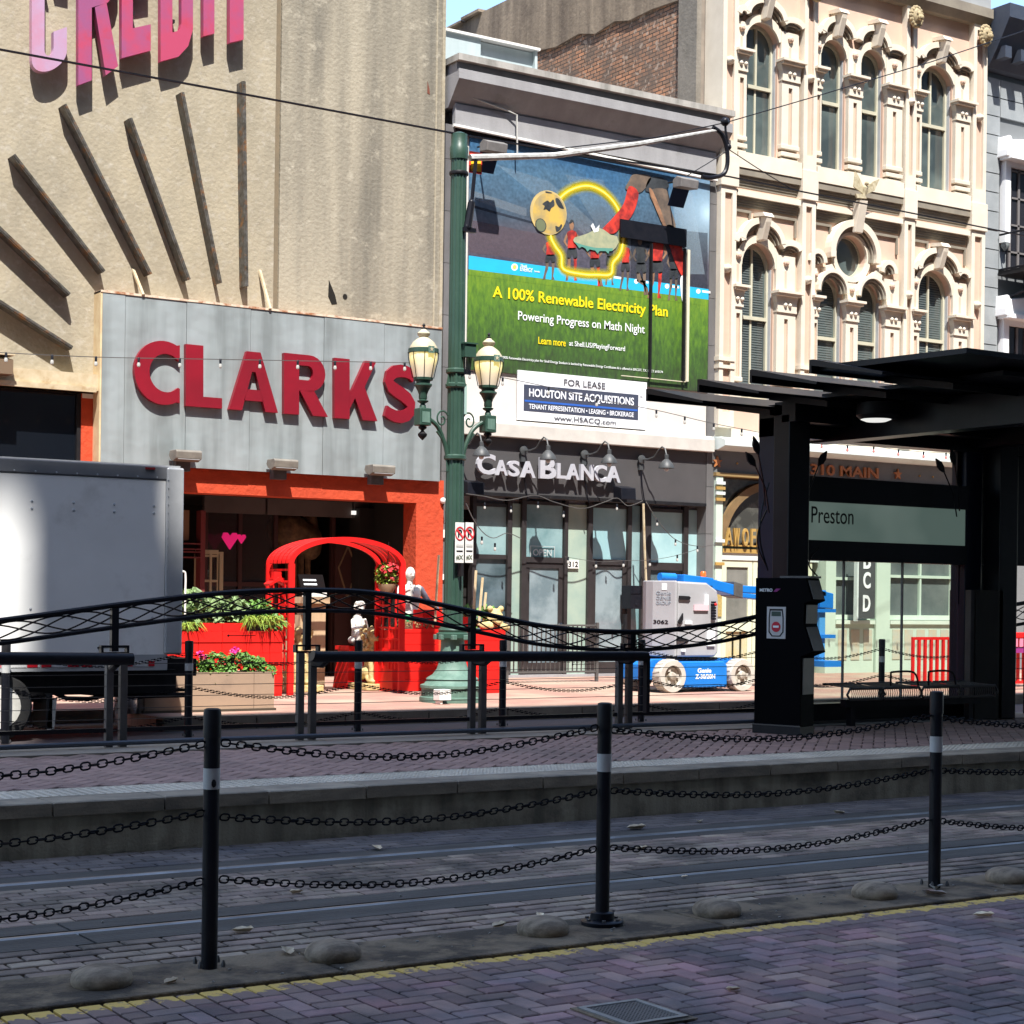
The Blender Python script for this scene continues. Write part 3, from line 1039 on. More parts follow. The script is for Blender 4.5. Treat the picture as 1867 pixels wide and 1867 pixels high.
# rooftop box
ph = thing('rooftop_plant_box', (17.5, 29.5, 11), 'pale blue metal box with a louvred end on the flat roof behind the concrete cornice', 'roof unit')
M_pb = mat('pale_blue_metal', (.45, .52, .53), (.38, .46, .47), 2, .5, stretch=(2, 2, .3))
px0, px1 = W(812, 90, 29.5)[0] - 1.0, W(980, 100, 29.5)[0]
zt2 = W(813, 57, 29.5)[1]
MB().box(px0, px1 - 1.35, 29.5, 33, 10, zt2).box(px1 - .06, px1, 29.5, 33, 10, zt2).box(px1 - 1.36, px1, 29.6, 33, 10, zt2 - .02).build('casing', M_pb, ph)
MB().box(px0, px1 + .03, 29.44, 33, zt2, zt2 + .05).build('lid', M_white, ph)
for k in range(10):
    MB().box(px1 - 1.34, px1 - .07, 29.52, 29.6, 10.6 + k * .12, 10.66 + k * .12).build('louvre', M_dark, ph)

# ---- billboard, flat print layered on a board
bb = thing('billboard', (19, YF, 7.7), 'large football billboard, blue above and green below, with yellow outline and text', 'billboard')
bx0, bx1, bz0, bz1 = 16.3, 21.79, 5.67, 9.86
bw, bh = bx1 - bx0, bz1 - bz0
YB = YF - .04


def bbp(px_, py_):            # billboard picture point
    return W(px_, py_, YB)


def nodemat(name):
    m = bpy.data.materials.new(name)
    m.use_nodes = True
    m.node_tree.nodes['Principled BSDF'].inputs['Roughness'].default_value = .45
    return m, m.node_tree.nodes, m.node_tree.links, m.node_tree.nodes['Principled BSDF']


def ramp(N, L, fac, stops):
    r = N.new('ShaderNodeValToRGB')
    e = r.color_ramp.elements
    e[0].position, e[0].color = stops[0][0], (*stops[0][1], 1)
    e[1].position, e[1].color = stops[-1][0], (*stops[-1][1], 1)
    for p, c in stops[1:-1]:
        q = e.new(p)
        q.color = (*c, 1)
    L.new(fac, r.inputs[0])
    return r.outputs[0]


M_std, N, L, P_ = nodemat('stadium_print')
g_ = N.new('ShaderNodeNewGeometry')
s_ = N.new('ShaderNodeSeparateXYZ')
L.new(g_.outputs['Position'], s_.inputs[0])
n_ = N.new('ShaderNodeTexNoise')
n_.inputs['Scale'].default_value = 1.1
L.new(g_.outputs['Position'], n_.inputs['Vector'])
a_ = N.new('ShaderNodeMath')
a_.operation = 'MULTIPLY_ADD'
a_.inputs[1].default_value = 1.0
L.new(n_.outputs['Fac'], a_.inputs[0])
L.new(s_.outputs['Z'], a_.inputs[2])
mr = N.new('ShaderNodeMapRange')
mr.inputs[1].default_value, mr.inputs[2].default_value = 7.9, 10.3
L.new(a_.outputs[0], mr.inputs[0])
c1 = ramp(N, L, mr.outputs[0], [(0, (.05, .05, .075)), (.3, (.085, .08, .10)), (.5, (.055, .08, .11)), (.75, (.06, .13, .20)), (1, (.03, .10, .20))])
n2 = N.new('ShaderNodeTexNoise')
n2.inputs['Scale'].default_value = 17
n2.inputs['Detail'].default_value = 6
L.new(g_.outputs['Position'], n2.inputs['Vector'])
mx = N.new('ShaderNodeMix')
mx.data_type = 'RGBA'
mx.blend_type = 'OVERLAY'
mx.inputs[0].default_value = .45
L.new(c1, mx.inputs[6])
L.new(ramp(N, L, n2.outputs['Fac'], [(.3, (.15, .15, .17)), (.7, (.85, .8, .8))]), mx.inputs[7])
# bright stadium light, printed top right
gx_ = N.new('ShaderNodeVectorMath')
gx_.operation = 'DISTANCE'
gx_.inputs[1].default_value = (21.75, YB, 9.15)
L.new(g_.outputs['Position'], gx_.inputs[0])
m2 = N.new('ShaderNodeMix')
m2.data_type = 'RGBA'
L.new(ramp(N, L, gx_.outputs['Value'], [(0, (.85,) * 3), (.25, (.45,) * 3), (1, (0,) * 3)]), m2.inputs[0])
L.new(mx.outputs[2], m2.inputs[6])
m2.inputs[7].default_value = (.5, .68, .8, 1)
L.new(m2.outputs[2], P_.inputs['Base Color'])
M_gr, N, L, P_ = nodemat('grass_print')
g_ = N.new('ShaderNodeNewGeometry')
mp = N.new('ShaderNodeMapping')
mp.inputs['Scale'].default_value = (3.2, 1, 1.1)
L.new(g_.outputs['Position'], mp.inputs[0])
n_ = N.new('ShaderNodeTexNoise')
n_.inputs['Scale'].default_value = 5
n_.inputs['Detail'].default_value = 9
n_.inputs['Roughness'].default_value = .7
L.new(mp.outputs[0], n_.inputs['Vector'])
s_ = N.new('ShaderNodeSeparateXYZ')
L.new(g_.outputs['Position'], s_.inputs[0])
mr = N.new('ShaderNodeMapRange')
mr.inputs[1].default_value, mr.inputs[2].default_value = 5.6, 7.8
mr.inputs[3].default_value, mr.inputs[4].default_value = -.35, .28
L.new(s_.outputs['Z'], mr.inputs[0])
a_ = N.new('ShaderNodeMath')
L.new(mr.outputs[0], a_.inputs[0])
L.new(n_.outputs['Fac'], a_.inputs[1])
L.new(ramp(N, L, a_.outputs[0], [(.1, (.03, .045, .02)), (.35, (.045, .10, .02)), (.55, (.085, .18, .02)), (.85, (.17, .28, .02))]), P_.inputs['Base Color'])
cL, cR = bbp(855, 463)[1], bbp(855, 492)[1]
zc1 = bbp(1000, 479)[1]
zc0 = bbp(855, 491)[1]
zcr = bbp(1288, 545)[1]
M_cy = mat('cyan_print', (.02, .42, .70), (.02, .38, .66), 3, .5)
MB().box(bx0, bx1, YB, YF - .002, zc0 - .1, bz1).build('stadium_picture', M_std, bb)
MB().box(bx0, bx1, YB, YF - .002, bz0, zc0 - .1).build('pitch_picture', M_gr, bb)
(ax, az), (ax2, az2) = bbp(856, 466), bbp(856, 491)
(bx_, bz_), (bx2_, bz2_) = bbp(1289, 527), bbp(1289, 546)
pr = MB().prism([(bx0, az2), (bx1, bz2_), (bx1, bz_), (bx0, az)], YB - .002, YB)
pr.build('boundary_board', M_cy, bb)
MB().prism([(bx0, zc0 - .1), (bx1, zc0 - .1), (bx1, bz2_), (bx0, az2)], YB - .0015, YB).build('pitch_edge', M_gr, bb)
M_pw, M_py = mat('white_print', (.75, .78, .78), None, rough=.5), mat('yellow_print', (.80, .62, .01), None, rough=.5)


def smooth_closed(p, k=5):
    out = []
    n = len(p)
    for i in range(n):
        a, b, c, d = p[i - 1], p[i], p[(i + 1) % n], p[(i + 2) % n]
        for j in range(k):
            t = j / k
            out.append(tuple(.5 * ((2 * b[q]) + (-a[q] + c[q]) * t + (2 * a[q] - 5 * b[q] + 4 * c[q] - d[q]) * t * t + (-a[q] + 3 * b[q] - 3 * c[q] + d[q]) * t ** 3) for q in (0, 1)))
    return out


def lay(pts, m, name, k=1):
    k = k + 4 if k >= 4 else k
    return MB().prism([bbp(*p) for p in pts], YB - .0018 * k, YB - .0018 * (k - 1) - .0003).build(name, m, bb)


def slay(pts, m, name, k=1):
    k = k + 4 if k >= 4 else k
    q = smooth_closed([bbp(*p) for p in pts], 4)
    return MB().prism(q, YB - .0018 * k, YB - .0018 * (k - 1) - .0003).build(name, m, bb)


def circ(cx, cy, rx, ry, n=20, tilt=0):
    return [(cx + rx * cos(2 * pi * i / n) * cos(tilt) - ry * sin(2 * pi * i / n) * sin(tilt), cy + rx * cos(2 * pi * i / n) * sin(tilt) + ry * sin(2 * pi * i / n) * cos(tilt)) for i in range(n)]


M_skin, M_skd = mat('skin_print', (.33, .17, .09), (.14, .08, .05), 5), mat('dark_leg_print', (.07, .055, .045), (.17, .12, .085), 3.5)
M_rdp, M_blk = mat('red_print', (.55, .035, .02), (.20, .012, .012), 4.5, lo=.42, hi=.6), mat('black_print', (.012, .016, .02), (.04, .045, .05), 5)
# small logo and words on the cyan board
lay(circ(938, 487, 6, 6.5), M_pw, 'printed_roundel', 2)
lay(circ(938, 487, 3.6, 4), mat('amber_print', (.75, .5, .1), None), 'printed_roundel', 3)
for s, a, b, t, u in (('Shell', 949, 960, 482, 487), ('ENERGY', 948, 971, 487, 494), ('Renewables', 974, 984, 493, 496)):
    (p, q), (r_, t2) = bbp(a, u), bbp(b, t + (b - a) * .1)
    letters(MB(), s, p, r_, q, t2, YB - .008, .003, .01).build('printed_word', M_pw, bb)
for cx_ in (1160, 1216, 1273, 1112):
    cy_ = 505 + (cx_ - 1110) * .16
    lay(circ(cx_, cy_, 4, 4.4, 12), M_pw, 'printed_roundel', 2)
    lay([(cx_ + 7, cy_ - 2), (cx_ + 22, cy_), (cx_ + 22, cy_ + 4), (cx_ + 7, cy_ + 2)], M_pw, 'printed_word', 2)


def runner(x, top, bot, c1, hw, face=1, dark=False):
    """A small printed runner, leaning into the run: head, shirt, bent arms, shorts, two legs and boots."""
    h = bot - top
    ln = U(-.25, .25) * hw
    sk = M_skd if dark else M_skin
    hw *= .82
    P = lambda a, b: (x + a * hw + ln * (1 - b * 1.6), top + b * h)
    lay([P(-.42, .02), P(-.2, -.03), P(.2, -.03), P(.42, .03), P(.36, .10), P(.1, .14), P(-.2, .13), P(-.4, .09)], sk, 'printed_player', 2)
    lay([P(-.5, .02), P(-.1, -.045), P(.35, -.03), P(.5, .05), P(.2, .0), P(-.3, .03)], M_blk, 'printed_player', 3)
    slay([P(-.9, .19), P(-.3, .145), P(.4, .145), P(.95, .2), P(.8, .34), P(.75, .45), P(0, .47), P(-.75, .45), P(-.7, .3)], c1, 'printed_player', 2)
    for s_ in (-1, 1):
        lay([P(s_ * .85, .18), P(s_ * 1.25, .24), P(s_ * 1.55, .33), P(s_ * .95, .42), P(s_ * .8, .40), P(s_ * 1.15, .33), P(s_ * .8, .25)], sk, 'printed_player', 2)
    slay([P(-.8, .455), P(0, .44), P(.8, .455), P(.95, .6), P(.35, .63), P(0, .55), P(-.35, .62), P(-.95, .61)], M_blk, 'printed_player', 2)
    lay([P(-.8, .6), P(-.3, .62), P(-.35 * face, .76), P(-.75 * face, .90), P(-.8 * face, .99), P(-1.3 * face, 1.0), P(-1.1 * face, .88), P(-.9, .76)], sk, 'printed_player', 2)
    lay([P(.3, .62), P(.85, .6), P(.8, .76), P(.6, .92), P(.9, .995), P(.3, 1.0), P(.35, .9), P(.3, .76)], M_rdp if not dark else M_skd, 'printed_player', 2)


for k_, (pts, al, c_) in enumerate((([(855, 345), (960, 380), (960, 395), (855, 362)], .2, (.25, .3, .35)), ([(855, 372), (975, 405), (975, 409), (855, 377)], .6, (.02, .03, .05)), ([(905, 300), (1000, 330), (1150, 470), (1120, 470)], .05, (.5, .6, .65)), ([(1030, 318), (1100, 328), (1150, 480), (1130, 480)], .04, (.5, .6, .65)),
                                   ([(1225, 350), (1262, 350), (1285, 500), (1240, 500)], .10, (.5, .65, .75)), ([(1150, 410), (1290, 425), (1290, 530), (1150, 510)], .25, (.03, .04, .06)), ([(855, 400), (1000, 430), (1000, 480), (855, 460)], .25, (.14, .10, .12)))):
    MB().prism([bbp(*p) for p in pts], YB - .0018 + .0002 * k_, YB - .0017 + .0002 * k_).build('printed_light', mat('print_veil_%s' % 'abcdefg'[k_], c_, None, alpha=al), bb)
runner(1003, 428, 510, M_rdp, 12, 1, True)
runner(1043, 405, 512, M_rdp, 12)
runner(1085, 430, 522, M_rdp, 12, -1)
runner(1112, 425, 520, M_blk, 9, 1, True)
runner(1140, 438, 530, M_rdp, 10, 1, True)
runner(1169, 433, 538, M_blk, 12, -1, True)
runner(1197, 422, 544, M_rdp, 14)
runner(1228, 445, 548, M_blk, 10, 1, True)
# yellow glow outline: soft halo bands under a bright core
sh = [(1018, 440), (1002, 425), (1005, 400), (1012, 375), (1028, 355), (1050, 343), (1073, 340), (1096, 348), (1116, 365), (1130, 388), (1135, 410), (1135, 430), (1133, 450), (1127, 466), (1118, 478), (1113, 500), (1085, 501), (1062, 499), (1026, 490), (1023, 465), (1010, 448), (1000, 432)]


core = smooth_closed([bbp(*p) for p in ((1004, 432), (1003, 405), (1010, 378), (1026, 356), (1048, 343), (1073, 339), (1098, 349), (1118, 368), (1131, 392), (1136, 420), (1134, 450), (1128, 466), (1117, 480), (1113, 500), (1088, 501), (1062, 500), (1027, 491), (1023, 466), (1012, 449))])


def loop(d, k, m, n):
    a, b = offs(core, d), offs(core, -d)
    MB().band(a, b, YB - .001 * k - .0055, YB - .001 * k - .0048, True).build(n, m, bb)


for i_, (d_, al_) in enumerate(((.125, .05), (.10, .08), (.08, .11), (.062, .16), (.046, .24), (.033, .4))):
    loop(d_, i_ * .5, mat('halo_print_%s' % 'abcdef'[i_], (.85 - .04 * (5 - i_), .62, .02), None, alpha=al_), 'printed_halo')
loop(.020, 4, mat('halo_print_core', (.9, .62, .02), None), 'printed_outline')
loop(.009, 5, mat('halo_print_line', (.95, .85, .22), None), 'printed_outline')
# football
lay(circ(999, 388, 33, 41, 28, -.2), mat('ball_print', (.55, .40, .14), (.42, .33, .16), 4), 'printed_ball', 4)
lay(circ(1001, 389, 30, 37.5, 28, -.2), mat('ball_print_b', (.55, .36, .07), (.30, .24, .12), 2.2, lo=.4, hi=.6), 'printed_ball', 5)
lay(circ(985, 411, 10, 13, 16, -.3), M_blk, 'printed_ball_patch', 6)
lay(circ(985, 411, 8.5, 11.4, 16, -.3), mat('ball_eye', (.13, .15, .08), None), 'printed_ball_patch', 7)
slay([(988, 372), (997, 366), (1002, 369), (1008, 364), (1010, 375), (1004, 380), (1001, 386), (995, 382), (990, 383), (992, 376)], M_blk, 'printed_ball_patch', 6)
slay([(1012, 362), (1018, 363), (1025, 375), (1027, 381), (1019, 379), (1013, 370)], M_blk, 'printed_ball_patch', 6)
slay([(1012, 412), (1018, 414), (1022, 409), (1024, 412), (1020, 420), (1014, 423), (1012, 418)], M_blk, 'printed_ball_patch', 6)
slay([(994, 349), (1004, 351), (1005, 353), (995, 352)], M_blk, 'printed_ball_patch', 6)
# kicking leg and standing leg, red socks, boots
slay([(1146, 330), (1155, 318), (1186, 322), (1175, 344), (1162, 352), (1140, 345)], M_skd, 'printed_leg', 4)
slay([(1146, 340), (1163, 351), (1158, 378), (1148, 398), (1134, 410), (1118, 426), (1097, 420), (1116, 398), (1136, 372)], M_rdp, 'printed_sock', 5)
slay([(1186, 323), (1214, 328), (1216, 345), (1183, 350), (1176, 344)], M_blk, 'printed_shorts', 4)
slay([(1183, 350), (1214, 346), (1222, 380), (1231, 415), (1213, 414), (1202, 392)], M_skd, 'printed_leg', 5)
slay([(1183, 350), (1190, 350), (1214, 412), (1208, 412)], M_skin, 'printed_leg', 6)
slay([(1213, 414), (1232, 418), (1247, 470), (1248, 502), (1240, 500), (1224, 462)], M_rdp, 'printed_sock', 5)
lay([(1044, 438), (1047, 433), (1058, 430), (1070, 426), (1082, 420), (1092, 416), (1100, 419), (1112, 428), (1124, 431), (1127, 442), (1122, 452), (1116, 457), (1104, 456), (1094, 455), (1080, 454), (1066, 450), (1054, 446), (1046, 442)], mat('boot_print', (.36, .36, .22), (.25, .28, .18), 8), 'printed_boot', 6)
lay([(1045, 441), (1062, 447), (1084, 452), (1117, 453), (1115, 458), (1110, 458), (1108, 463), (1103, 458), (1092, 458), (1089, 463), (1084, 457), (1074, 455), (1070, 459), (1066, 453), (1060, 450), (1055, 453), (1051, 447)], mat('sole_print', (.08, .25, .2), None), 'printed_boot', 7)
lay([(1076, 412), (1080, 407), (1085, 418), (1092, 410), (1090, 422), (1082, 424)], M_pw, 'printed_lace', 7)
slay([(1240, 506), (1249, 503), (1256, 520), (1254, 548), (1244, 552), (1240, 530)], M_pw, 'printed_boot', 6)
# words
for s, (xa, yb, xb, ya), m, bo in (("A 100% Renewable Electricity Plan", (898, 540, 1217, 565), M_py, .016), ("Powering Progress on Math Night", (944, 580, 1175, 590), M_pw, .004),
                                   ("Learn more", (981, 624, 1031, 616), M_py, .008), ("at Shell.US/PlayingForward", (1037, 630, 1139, 625), M_pw, .004),
                                   ("100% Renewable Electricity plan for Shell Energy Stadium is backed by Renewable Energy Certificates & is offered in ERCOT, TX. PUCT #10174", (915, 652, 1208, 677), M_pw, .0)):
    hgt = {'A': 27, 'P': 21, 'L': 13, 'a': 12, '1': 6}[s[0]]
    (p, q), (r_, t2) = bbp(xa, yb + 3), bbp(xb, ya + (xb - xa) * 0)
    sl_ = {'A': .112, 'P': .108, 'L': .10, 'a': .10, '1': .092}[s[0]]
    z0 = bbp(xa, yb + (8 if s[0] in 'AP' else 3))[1]
    z1 = bbp(xa, yb + (8 if s[0] in 'AP' else 3) - hgt)[1]
    z0r = bbp(xb, yb + (8 if s[0] in 'AP' else 3) + (xb - xa) * sl_)[1]
    letters(MB(), s, p, r_, z0, z1, YB - .012, .004, bo, slope=z0r - z0).build('printed_text', m, bb, fix=False)
# frame of the old window let into the board: black strip for the shaded recess top, thin posts, cream jamb
(ax, az), (bx_, bz_) = bbp(1128, 400), bbp(1254, 422)
h_ = MB().box(ax, W(1254, 420, YB - .1)[0], YB - .07, YB - .034, az - .34, az).build('window_head', M_black, bb)  # flat black strip standing in for shade under the recess top
for a in (1187, 1248):
    x_ = W(a, 550, YB - .08)[0]
    MB().box(x_ - .012, x_ + .018, YB - .1, YB - .036, bbp(1187, 690)[1], az - .38).build('window_post', M_dark, bb)
x_ = W(1254, 550, YB - .05)[0]
MB().box(x_ - .03, x_ + .03, YB - .07, YB - .035, bbp(1187, 690)[1], az - .385).box(W(1130, 680, YB)[0], x_ - .031, YB - .06, YB - .035, bbp(1187, 690)[1] - .015, bbp(1187, 690)[1] - .002).build('window_jamb', mat('cream_jamb', (.6, .55, .42), None), bb)

# ---- for-lease sign
ls = thing('lease_sign', (18.8, YF, 5.3), 'white FOR LEASE sign with a dark blue panel under the billboard', 'sign')
lx0, lx1, lz0, lz1 = 17.36, 20.29, 4.84, 5.74
Yl = YF - .07
MB().box(lx0, lx1, Yl, Yl + .03, lz0, lz1).build('board', mat('sign_white', (.72, .73, .75), None, rough=.5), ls)
M_nav = mat('sign_navy', (.035, .045, .075), (.045, .05, .08), 8)
MB().box(lx0 + .13, lx1 - .2, Yl - .004, Yl - .0005, lz0 + .17, lz1 - .25).build('dark_panel', M_nav, ls)
MB().box(lx0 + .15, lx1 - .22, Yl - .008, Yl - .0045, lz0 + .335, lz0 + .37).build('blue_stripe', mat('sign_blue', (.02, .1, .42), None), ls)
M_sgr, M_sgw = mat('sign_grey_print', (.06, .06, .07), None), mat('sign_white_print', (.72, .74, .78), None)
for s, a, b, c, d, m, bo in (('FOR LEASE', 1.01, 1.95, .70, .815, M_sgr, .002), ('HOUSTON SITE ACQUISITIONS', .24, 2.62, .41, .585, M_sgw, .02), ('TENANT REPRESENTATION \u2022 LEASING \u2022 BROKERAGE', .24, 2.62, .215, .305, M_sgw, .012), ('www.HSACQ.com', .80, 2.2, .025, .135, M_sgr, .002), ('TM', 2.76, 2.82, .60, .63, M_sgr, 0)):
    letters(MB(), s, lx0 + a, lx0 + b, lz0 + c, lz0 + d, Yl - .012, .003, bo).build('text_line', m, ls, fix=False)

# ---- ledge, charcoal fascia with restaurant letters
zl1, zl0 = 4.87, 4.5
MB().prismx([(YF - .16, 4.5), (YF - .16, 4.74), (YF - .12, 4.80), (YF, 4.82), (YF, 4.5)], 16.06, 21.9).build('ledge', mat('ledge_concrete', (.55, .52, .47), (.46, .43, .39), 3, .8, bump=.1), b2, bev=.01)
MB().box(XA, XB, YF + .0, YF + .3, 4.82, 5.0).build('wall', M_wht, b2)
MB().box(XA, XB + .0, YF - .02, YF + .32, 3.44, 4.49).build('fascia', M_char, b2)
MB().box(XA, XB, YF - .05, YF - .021, 3.44, 3.50).build('fascia_lip', M_dark, b2)
ns = thing('restaurant_sign', (18, YF - .1, 4), 'raised white letters CASA BLANCA on the charcoal fascia', 'sign')
Yn = YF - .17
wd = [('C', 870, 904, 826, 866), ('A', 905, 926, 838, 868), ('S', 927, 948, 839, 870), ('A', 951, 977, 840, 872), ('B', 985, 1015, 833, 874), ('L', 1016, 1034, 844, 874), ('A', 1035, 1057, 845, 876), ('N', 1059, 1083, 846, 877), ('C', 1084, 1107, 847, 880), ('A', 1108, 1132, 849, 881)]
for ch, xa, xb, ya, yb in wd:
    (p, q), (r_, t2) = W(xa, yb - 2, Yn), W(xb, ya + 1, Yn)
    zr = W(xa, ya, Yn)[1]
    letters(MB(), ch, p, r_, q, zr, Yn, .07, .03).build('letter', mat('sign_letter_white', (.40, .40, .43), (.36, .36, .39), 5), ns, fix=False)

# ---- shopfront glazing
M_frm = mat('bronze_frame', (.028, .024, .024), (.035, .03, .03), 6, .4)
M_gt = mat('teal_reflection_glass', (.13, .235, .25), (.27, .40, .41), .8, .07, spec=.9, lo=.4, hi=.6)  # teal pane colours stand in for reflected sky and street
M_gl = mat('pale_teal_reflection', (.27, .45, .48), (.38, .57, .58), .7, .1, spec=.9, lo=.4, hi=.6)
M_gd = mat('dark_teal_reflection', (.04, .065, .075), (.12, .165, .185), 1.1, .06, spec=.9, lo=.4, hi=.6)
M_gg = mat('green_sidelight', (.25, .35, .31), (.36, .44, .36), .8, .1, spec=.8, lo=.4, hi=.6)
YG = 26.95
sf = thing('shopfront', (18.9, YG, .15), 'bronze framed glass shopfront with panes coloured by teal reflections under the charcoal fascia', 'shopfront')
zT = 3.43


def pane(xa, xb, ya, yb, m, name='pane', y=YG, par=None):
    a, b = W(xa, 1000, y)[0], W(xb, 1000, y)[0]
    z0 = .2 if yb is None else W((xa + xb) / 2, yb, y)[1]
    z1 = W((xa + xb) / 2, ya, y)[1]
    MB().box(a, b, y, y + .015, z0, z1).build(name, m, par or sf)


def post(xa, xb, m=M_frm, y0=YG - .07, y1=YG + .08, ya=None):
    a, b = W(xa, 1000, YG)[0], W(xb, 1000, YG)[0]
    MB().box(a, b, y0, y1, .15, zT if ya is None else W(xa, ya, YG)[1]).build('mullion', m, sf)


def rail_(xa, xb, ya, yb):
    a, b = W(xa, 1000, YG)[0], W(xb, 1000, YG)[0]
    MB().box(a + .002, b - .002, YG - .05, YG + .06, W((xa + xb) / 2, yb, YG)[1], W((xa + xb) / 2, ya, YG)[1]).build('transom', M_frm, sf)


for a, b in ((858, 865), (922, 930), (948, 956), (1026, 1032), (1069, 1077), (1141, 1148), (1166, 1183), (1243, 1251), (1272, 1284)):
    post(a, b)
rail_(866, 921, 1011, 1019)
rail_(866, 921, 918, 924)
rail_(957, 1025, 1016, 1026)
rail_(957, 1025, 915, 921)
rail_(1078, 1140, 1020, 1030)
rail_(1078, 1140, 920, 927)
rail_(1184, 1242, 1026, 1040)
rail_(1184, 1242, 928, 934)
pane(866, 922, 924, 1012, M_gt)
pane(866, 922, 1018, None, M_gd)
pane(930, 948, 918, None, M_gg)
pane(957, 1025, 921, 1017, M_gt)
pane(1032, 1069, 920, None, M_gg)
pane(1078, 1141, 926, 1022, M_gl)
pane(1148, 1166, 922, None, M_gt)
pane(1184, 1243, 934, 1028, M_gl)
pane(1184, 1243, 1038, None, M_gd)
pane(1251, 1272, 930, None, M_gl)
MB().box(XA, XB, YG - .1, YG + .1, .151, .2).build('threshold', M_gc, sf)
for a, b, m in ((957, 1025, M_gt), (1078, 1141, M_gt)):
    xa, xb = W(a, 1000, YG)[0], W(b, 1000, YG)[0]
    zt_ = W(a, 1026, YG)[1]
    d = MB().box(xa, xa + .09, YG - .03, YG + .03, .2, zt_).box(xb - .09, xb, YG - .03, YG + .03, .2, zt_).box(xa + .09, xb - .09, YG - .03, YG + .03, .2, .42).box(xa + .09, xb - .09, YG - .03, YG + .03, zt_ - .09, zt_).build('door', M_frm, sf)
    MB().box(xa + .09, xb - .09, YG - .005, YG + .01, .42, zt_ - .09).build('door_pane', mat('door_glass', (.14, .19, .21), (.25, .31, .33), 1.5, .08, spec=.9, lo=.42, hi=.6), d)
    MB().lathe((xb - .05, YG - .07, 1.12), [(.012, 0), (.04, .005), (.04, .03), (.015, .05)], 10, ax='y').build('door_knob', mat('chrome', (.7, .7, .72), None, rough=.15, metal=1), d)
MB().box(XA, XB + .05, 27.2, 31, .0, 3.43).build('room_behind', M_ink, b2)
# house number
(p, q), (r_, t2) = W(1034, 1036, YG - .03), W(1055, 1021, YG - .03)
pl = MB().box(p, r_, YG - .04, YG - .01, q, t2).build('number_plate', M_white, sf)
letters(MB(), '312', p + .02, r_ - .02, q + .025, t2 - .03, YG - .045, .004, .02).build('digits', M_black, pl)
# OPEN sign hung inside the pane
os_ = thing('open_sign', (17.9, YG - .02, 2.55), 'unlit neon style OPEN sign in the shopfront transom', 'sign')
(p, q), (r_, t2) = W(972, 1013, YG - .03), W(1006, 999, YG - .03)
M_neon = mat('unlit_neon', (.4, .45, .45), None)
letters(MB(), 'OPEN', p, r_, q, t2 - .03, YG - .03, .008, .005).build('neon_letters', M_neon, os_)
fr = MB()
for a, b, c, d in ((p - .05, r_ + .06, t2 + .02, t2 + .03), (p - .05, r_ + .06, q - .06, q - .05), (p - .06, p - .05, q - .06, t2 + .03), (r_ + .06, r_ + .07, q - .06, t2 + .03)):
    fr.box(a, b, YG - .03, YG - .02, c, d)
fr.build('neon_frame', M_neon, os_)

# ---- gooseneck sign lamps
M_gn = mat('gooseneck_grey', (.055, .058, .06), (.042, .045, .046), 6, .5)
def gooseneck(px_, py_, lab):
    x_, z_ = W(px_, py_, YF - .05)
    t = thing('gooseneck_lamp', (x_, YF - .05, z_), lab, 'lamp', 'gooseneck lamps over the raised letters')
    MB().lathe((x_, YF - .09, z_), [(.02, -.03), (.085, -.01), (.085, .02), (.05, .05)], 12, ax='y').box(x_ - .045, x_ + .045, YF - .08, YF - .02, z_ - .2, z_ - .02).build('wall_box', M_gn, t)
    pts = [(x_, YF - .1, z_), (x_ + .05, YF - .22, z_), (x_ + .09, YF - .36, z_ + .04), (x_ + .11, YF - .46, z_ + .16), (x_ + .13, YF - .54, z_ + .22), (x_ + .14, YF - .62, z_ + .18), (x_ + .145, YF - .66, z_ + .05)]
    MB().tube(pts, .016, 6).build('arm', M_gn, t)
    MB().lathe((x_ + .145, YF - .66, z_ - .1), [(.155, -.09), (.15, -.06), (.12, 0), (.075, .05), (.04, .08), (.04, .16), (.02, .17)], 14).build('shade', M_gn, t)
    MB().ball((x_ + .145, YF - .66, z_ - .2), .05, 8, 6).build('bulb', mat('glass_bulb', (.45, .44, .42), None, rough=.15), t)
    MB().tube([(x_ + .01, YF - .06, z_ - .2), (x_ + .03, YF - .07, z_ - .5), (x_ + .1, YF - .06, z_ - .8), (x_ + .13, YF - .06, 3.4)], .012, 5).build('cable', M_black, t)
gooseneck(832, 815, 'gooseneck lamp half hidden behind the green street lamp pole')
gooseneck(953, 822, 'gooseneck lamp over the S and A of the raised white letters')
gooseneck(1064, 829, 'gooseneck lamp over the N of the raised white letters')
gooseneck(1168, 838, 'gooseneck lamp right of the raised white letters')
# black speakers under the fascia
for px_, py_, lab in ((862, 888, 'black box speaker beside the green pole under the fascia'), (1140, 898, 'black box speaker tilted under the middle of the fascia')):
    x_, z_ = W(px_, py_, YF - .3)
    t = thing('box_speaker', (x_, YF - .3, z_), lab, 'speaker', 'speakers under the charcoal fascia')
    MB().prismx([(YF - .42, z_ - .14), (YF - .4, z_ + .08), (YF - .15, z_ + .13), (YF - .15, z_ - .1)], x_ - .17, x_ + .17).build('cabinet', M_black, t, bev=.012)
    MB().box(x_ - .02, x_ + .02, YF - .16, YF - .02, z_ - .02, z_ + .04).build('bracket', M_dark, t)
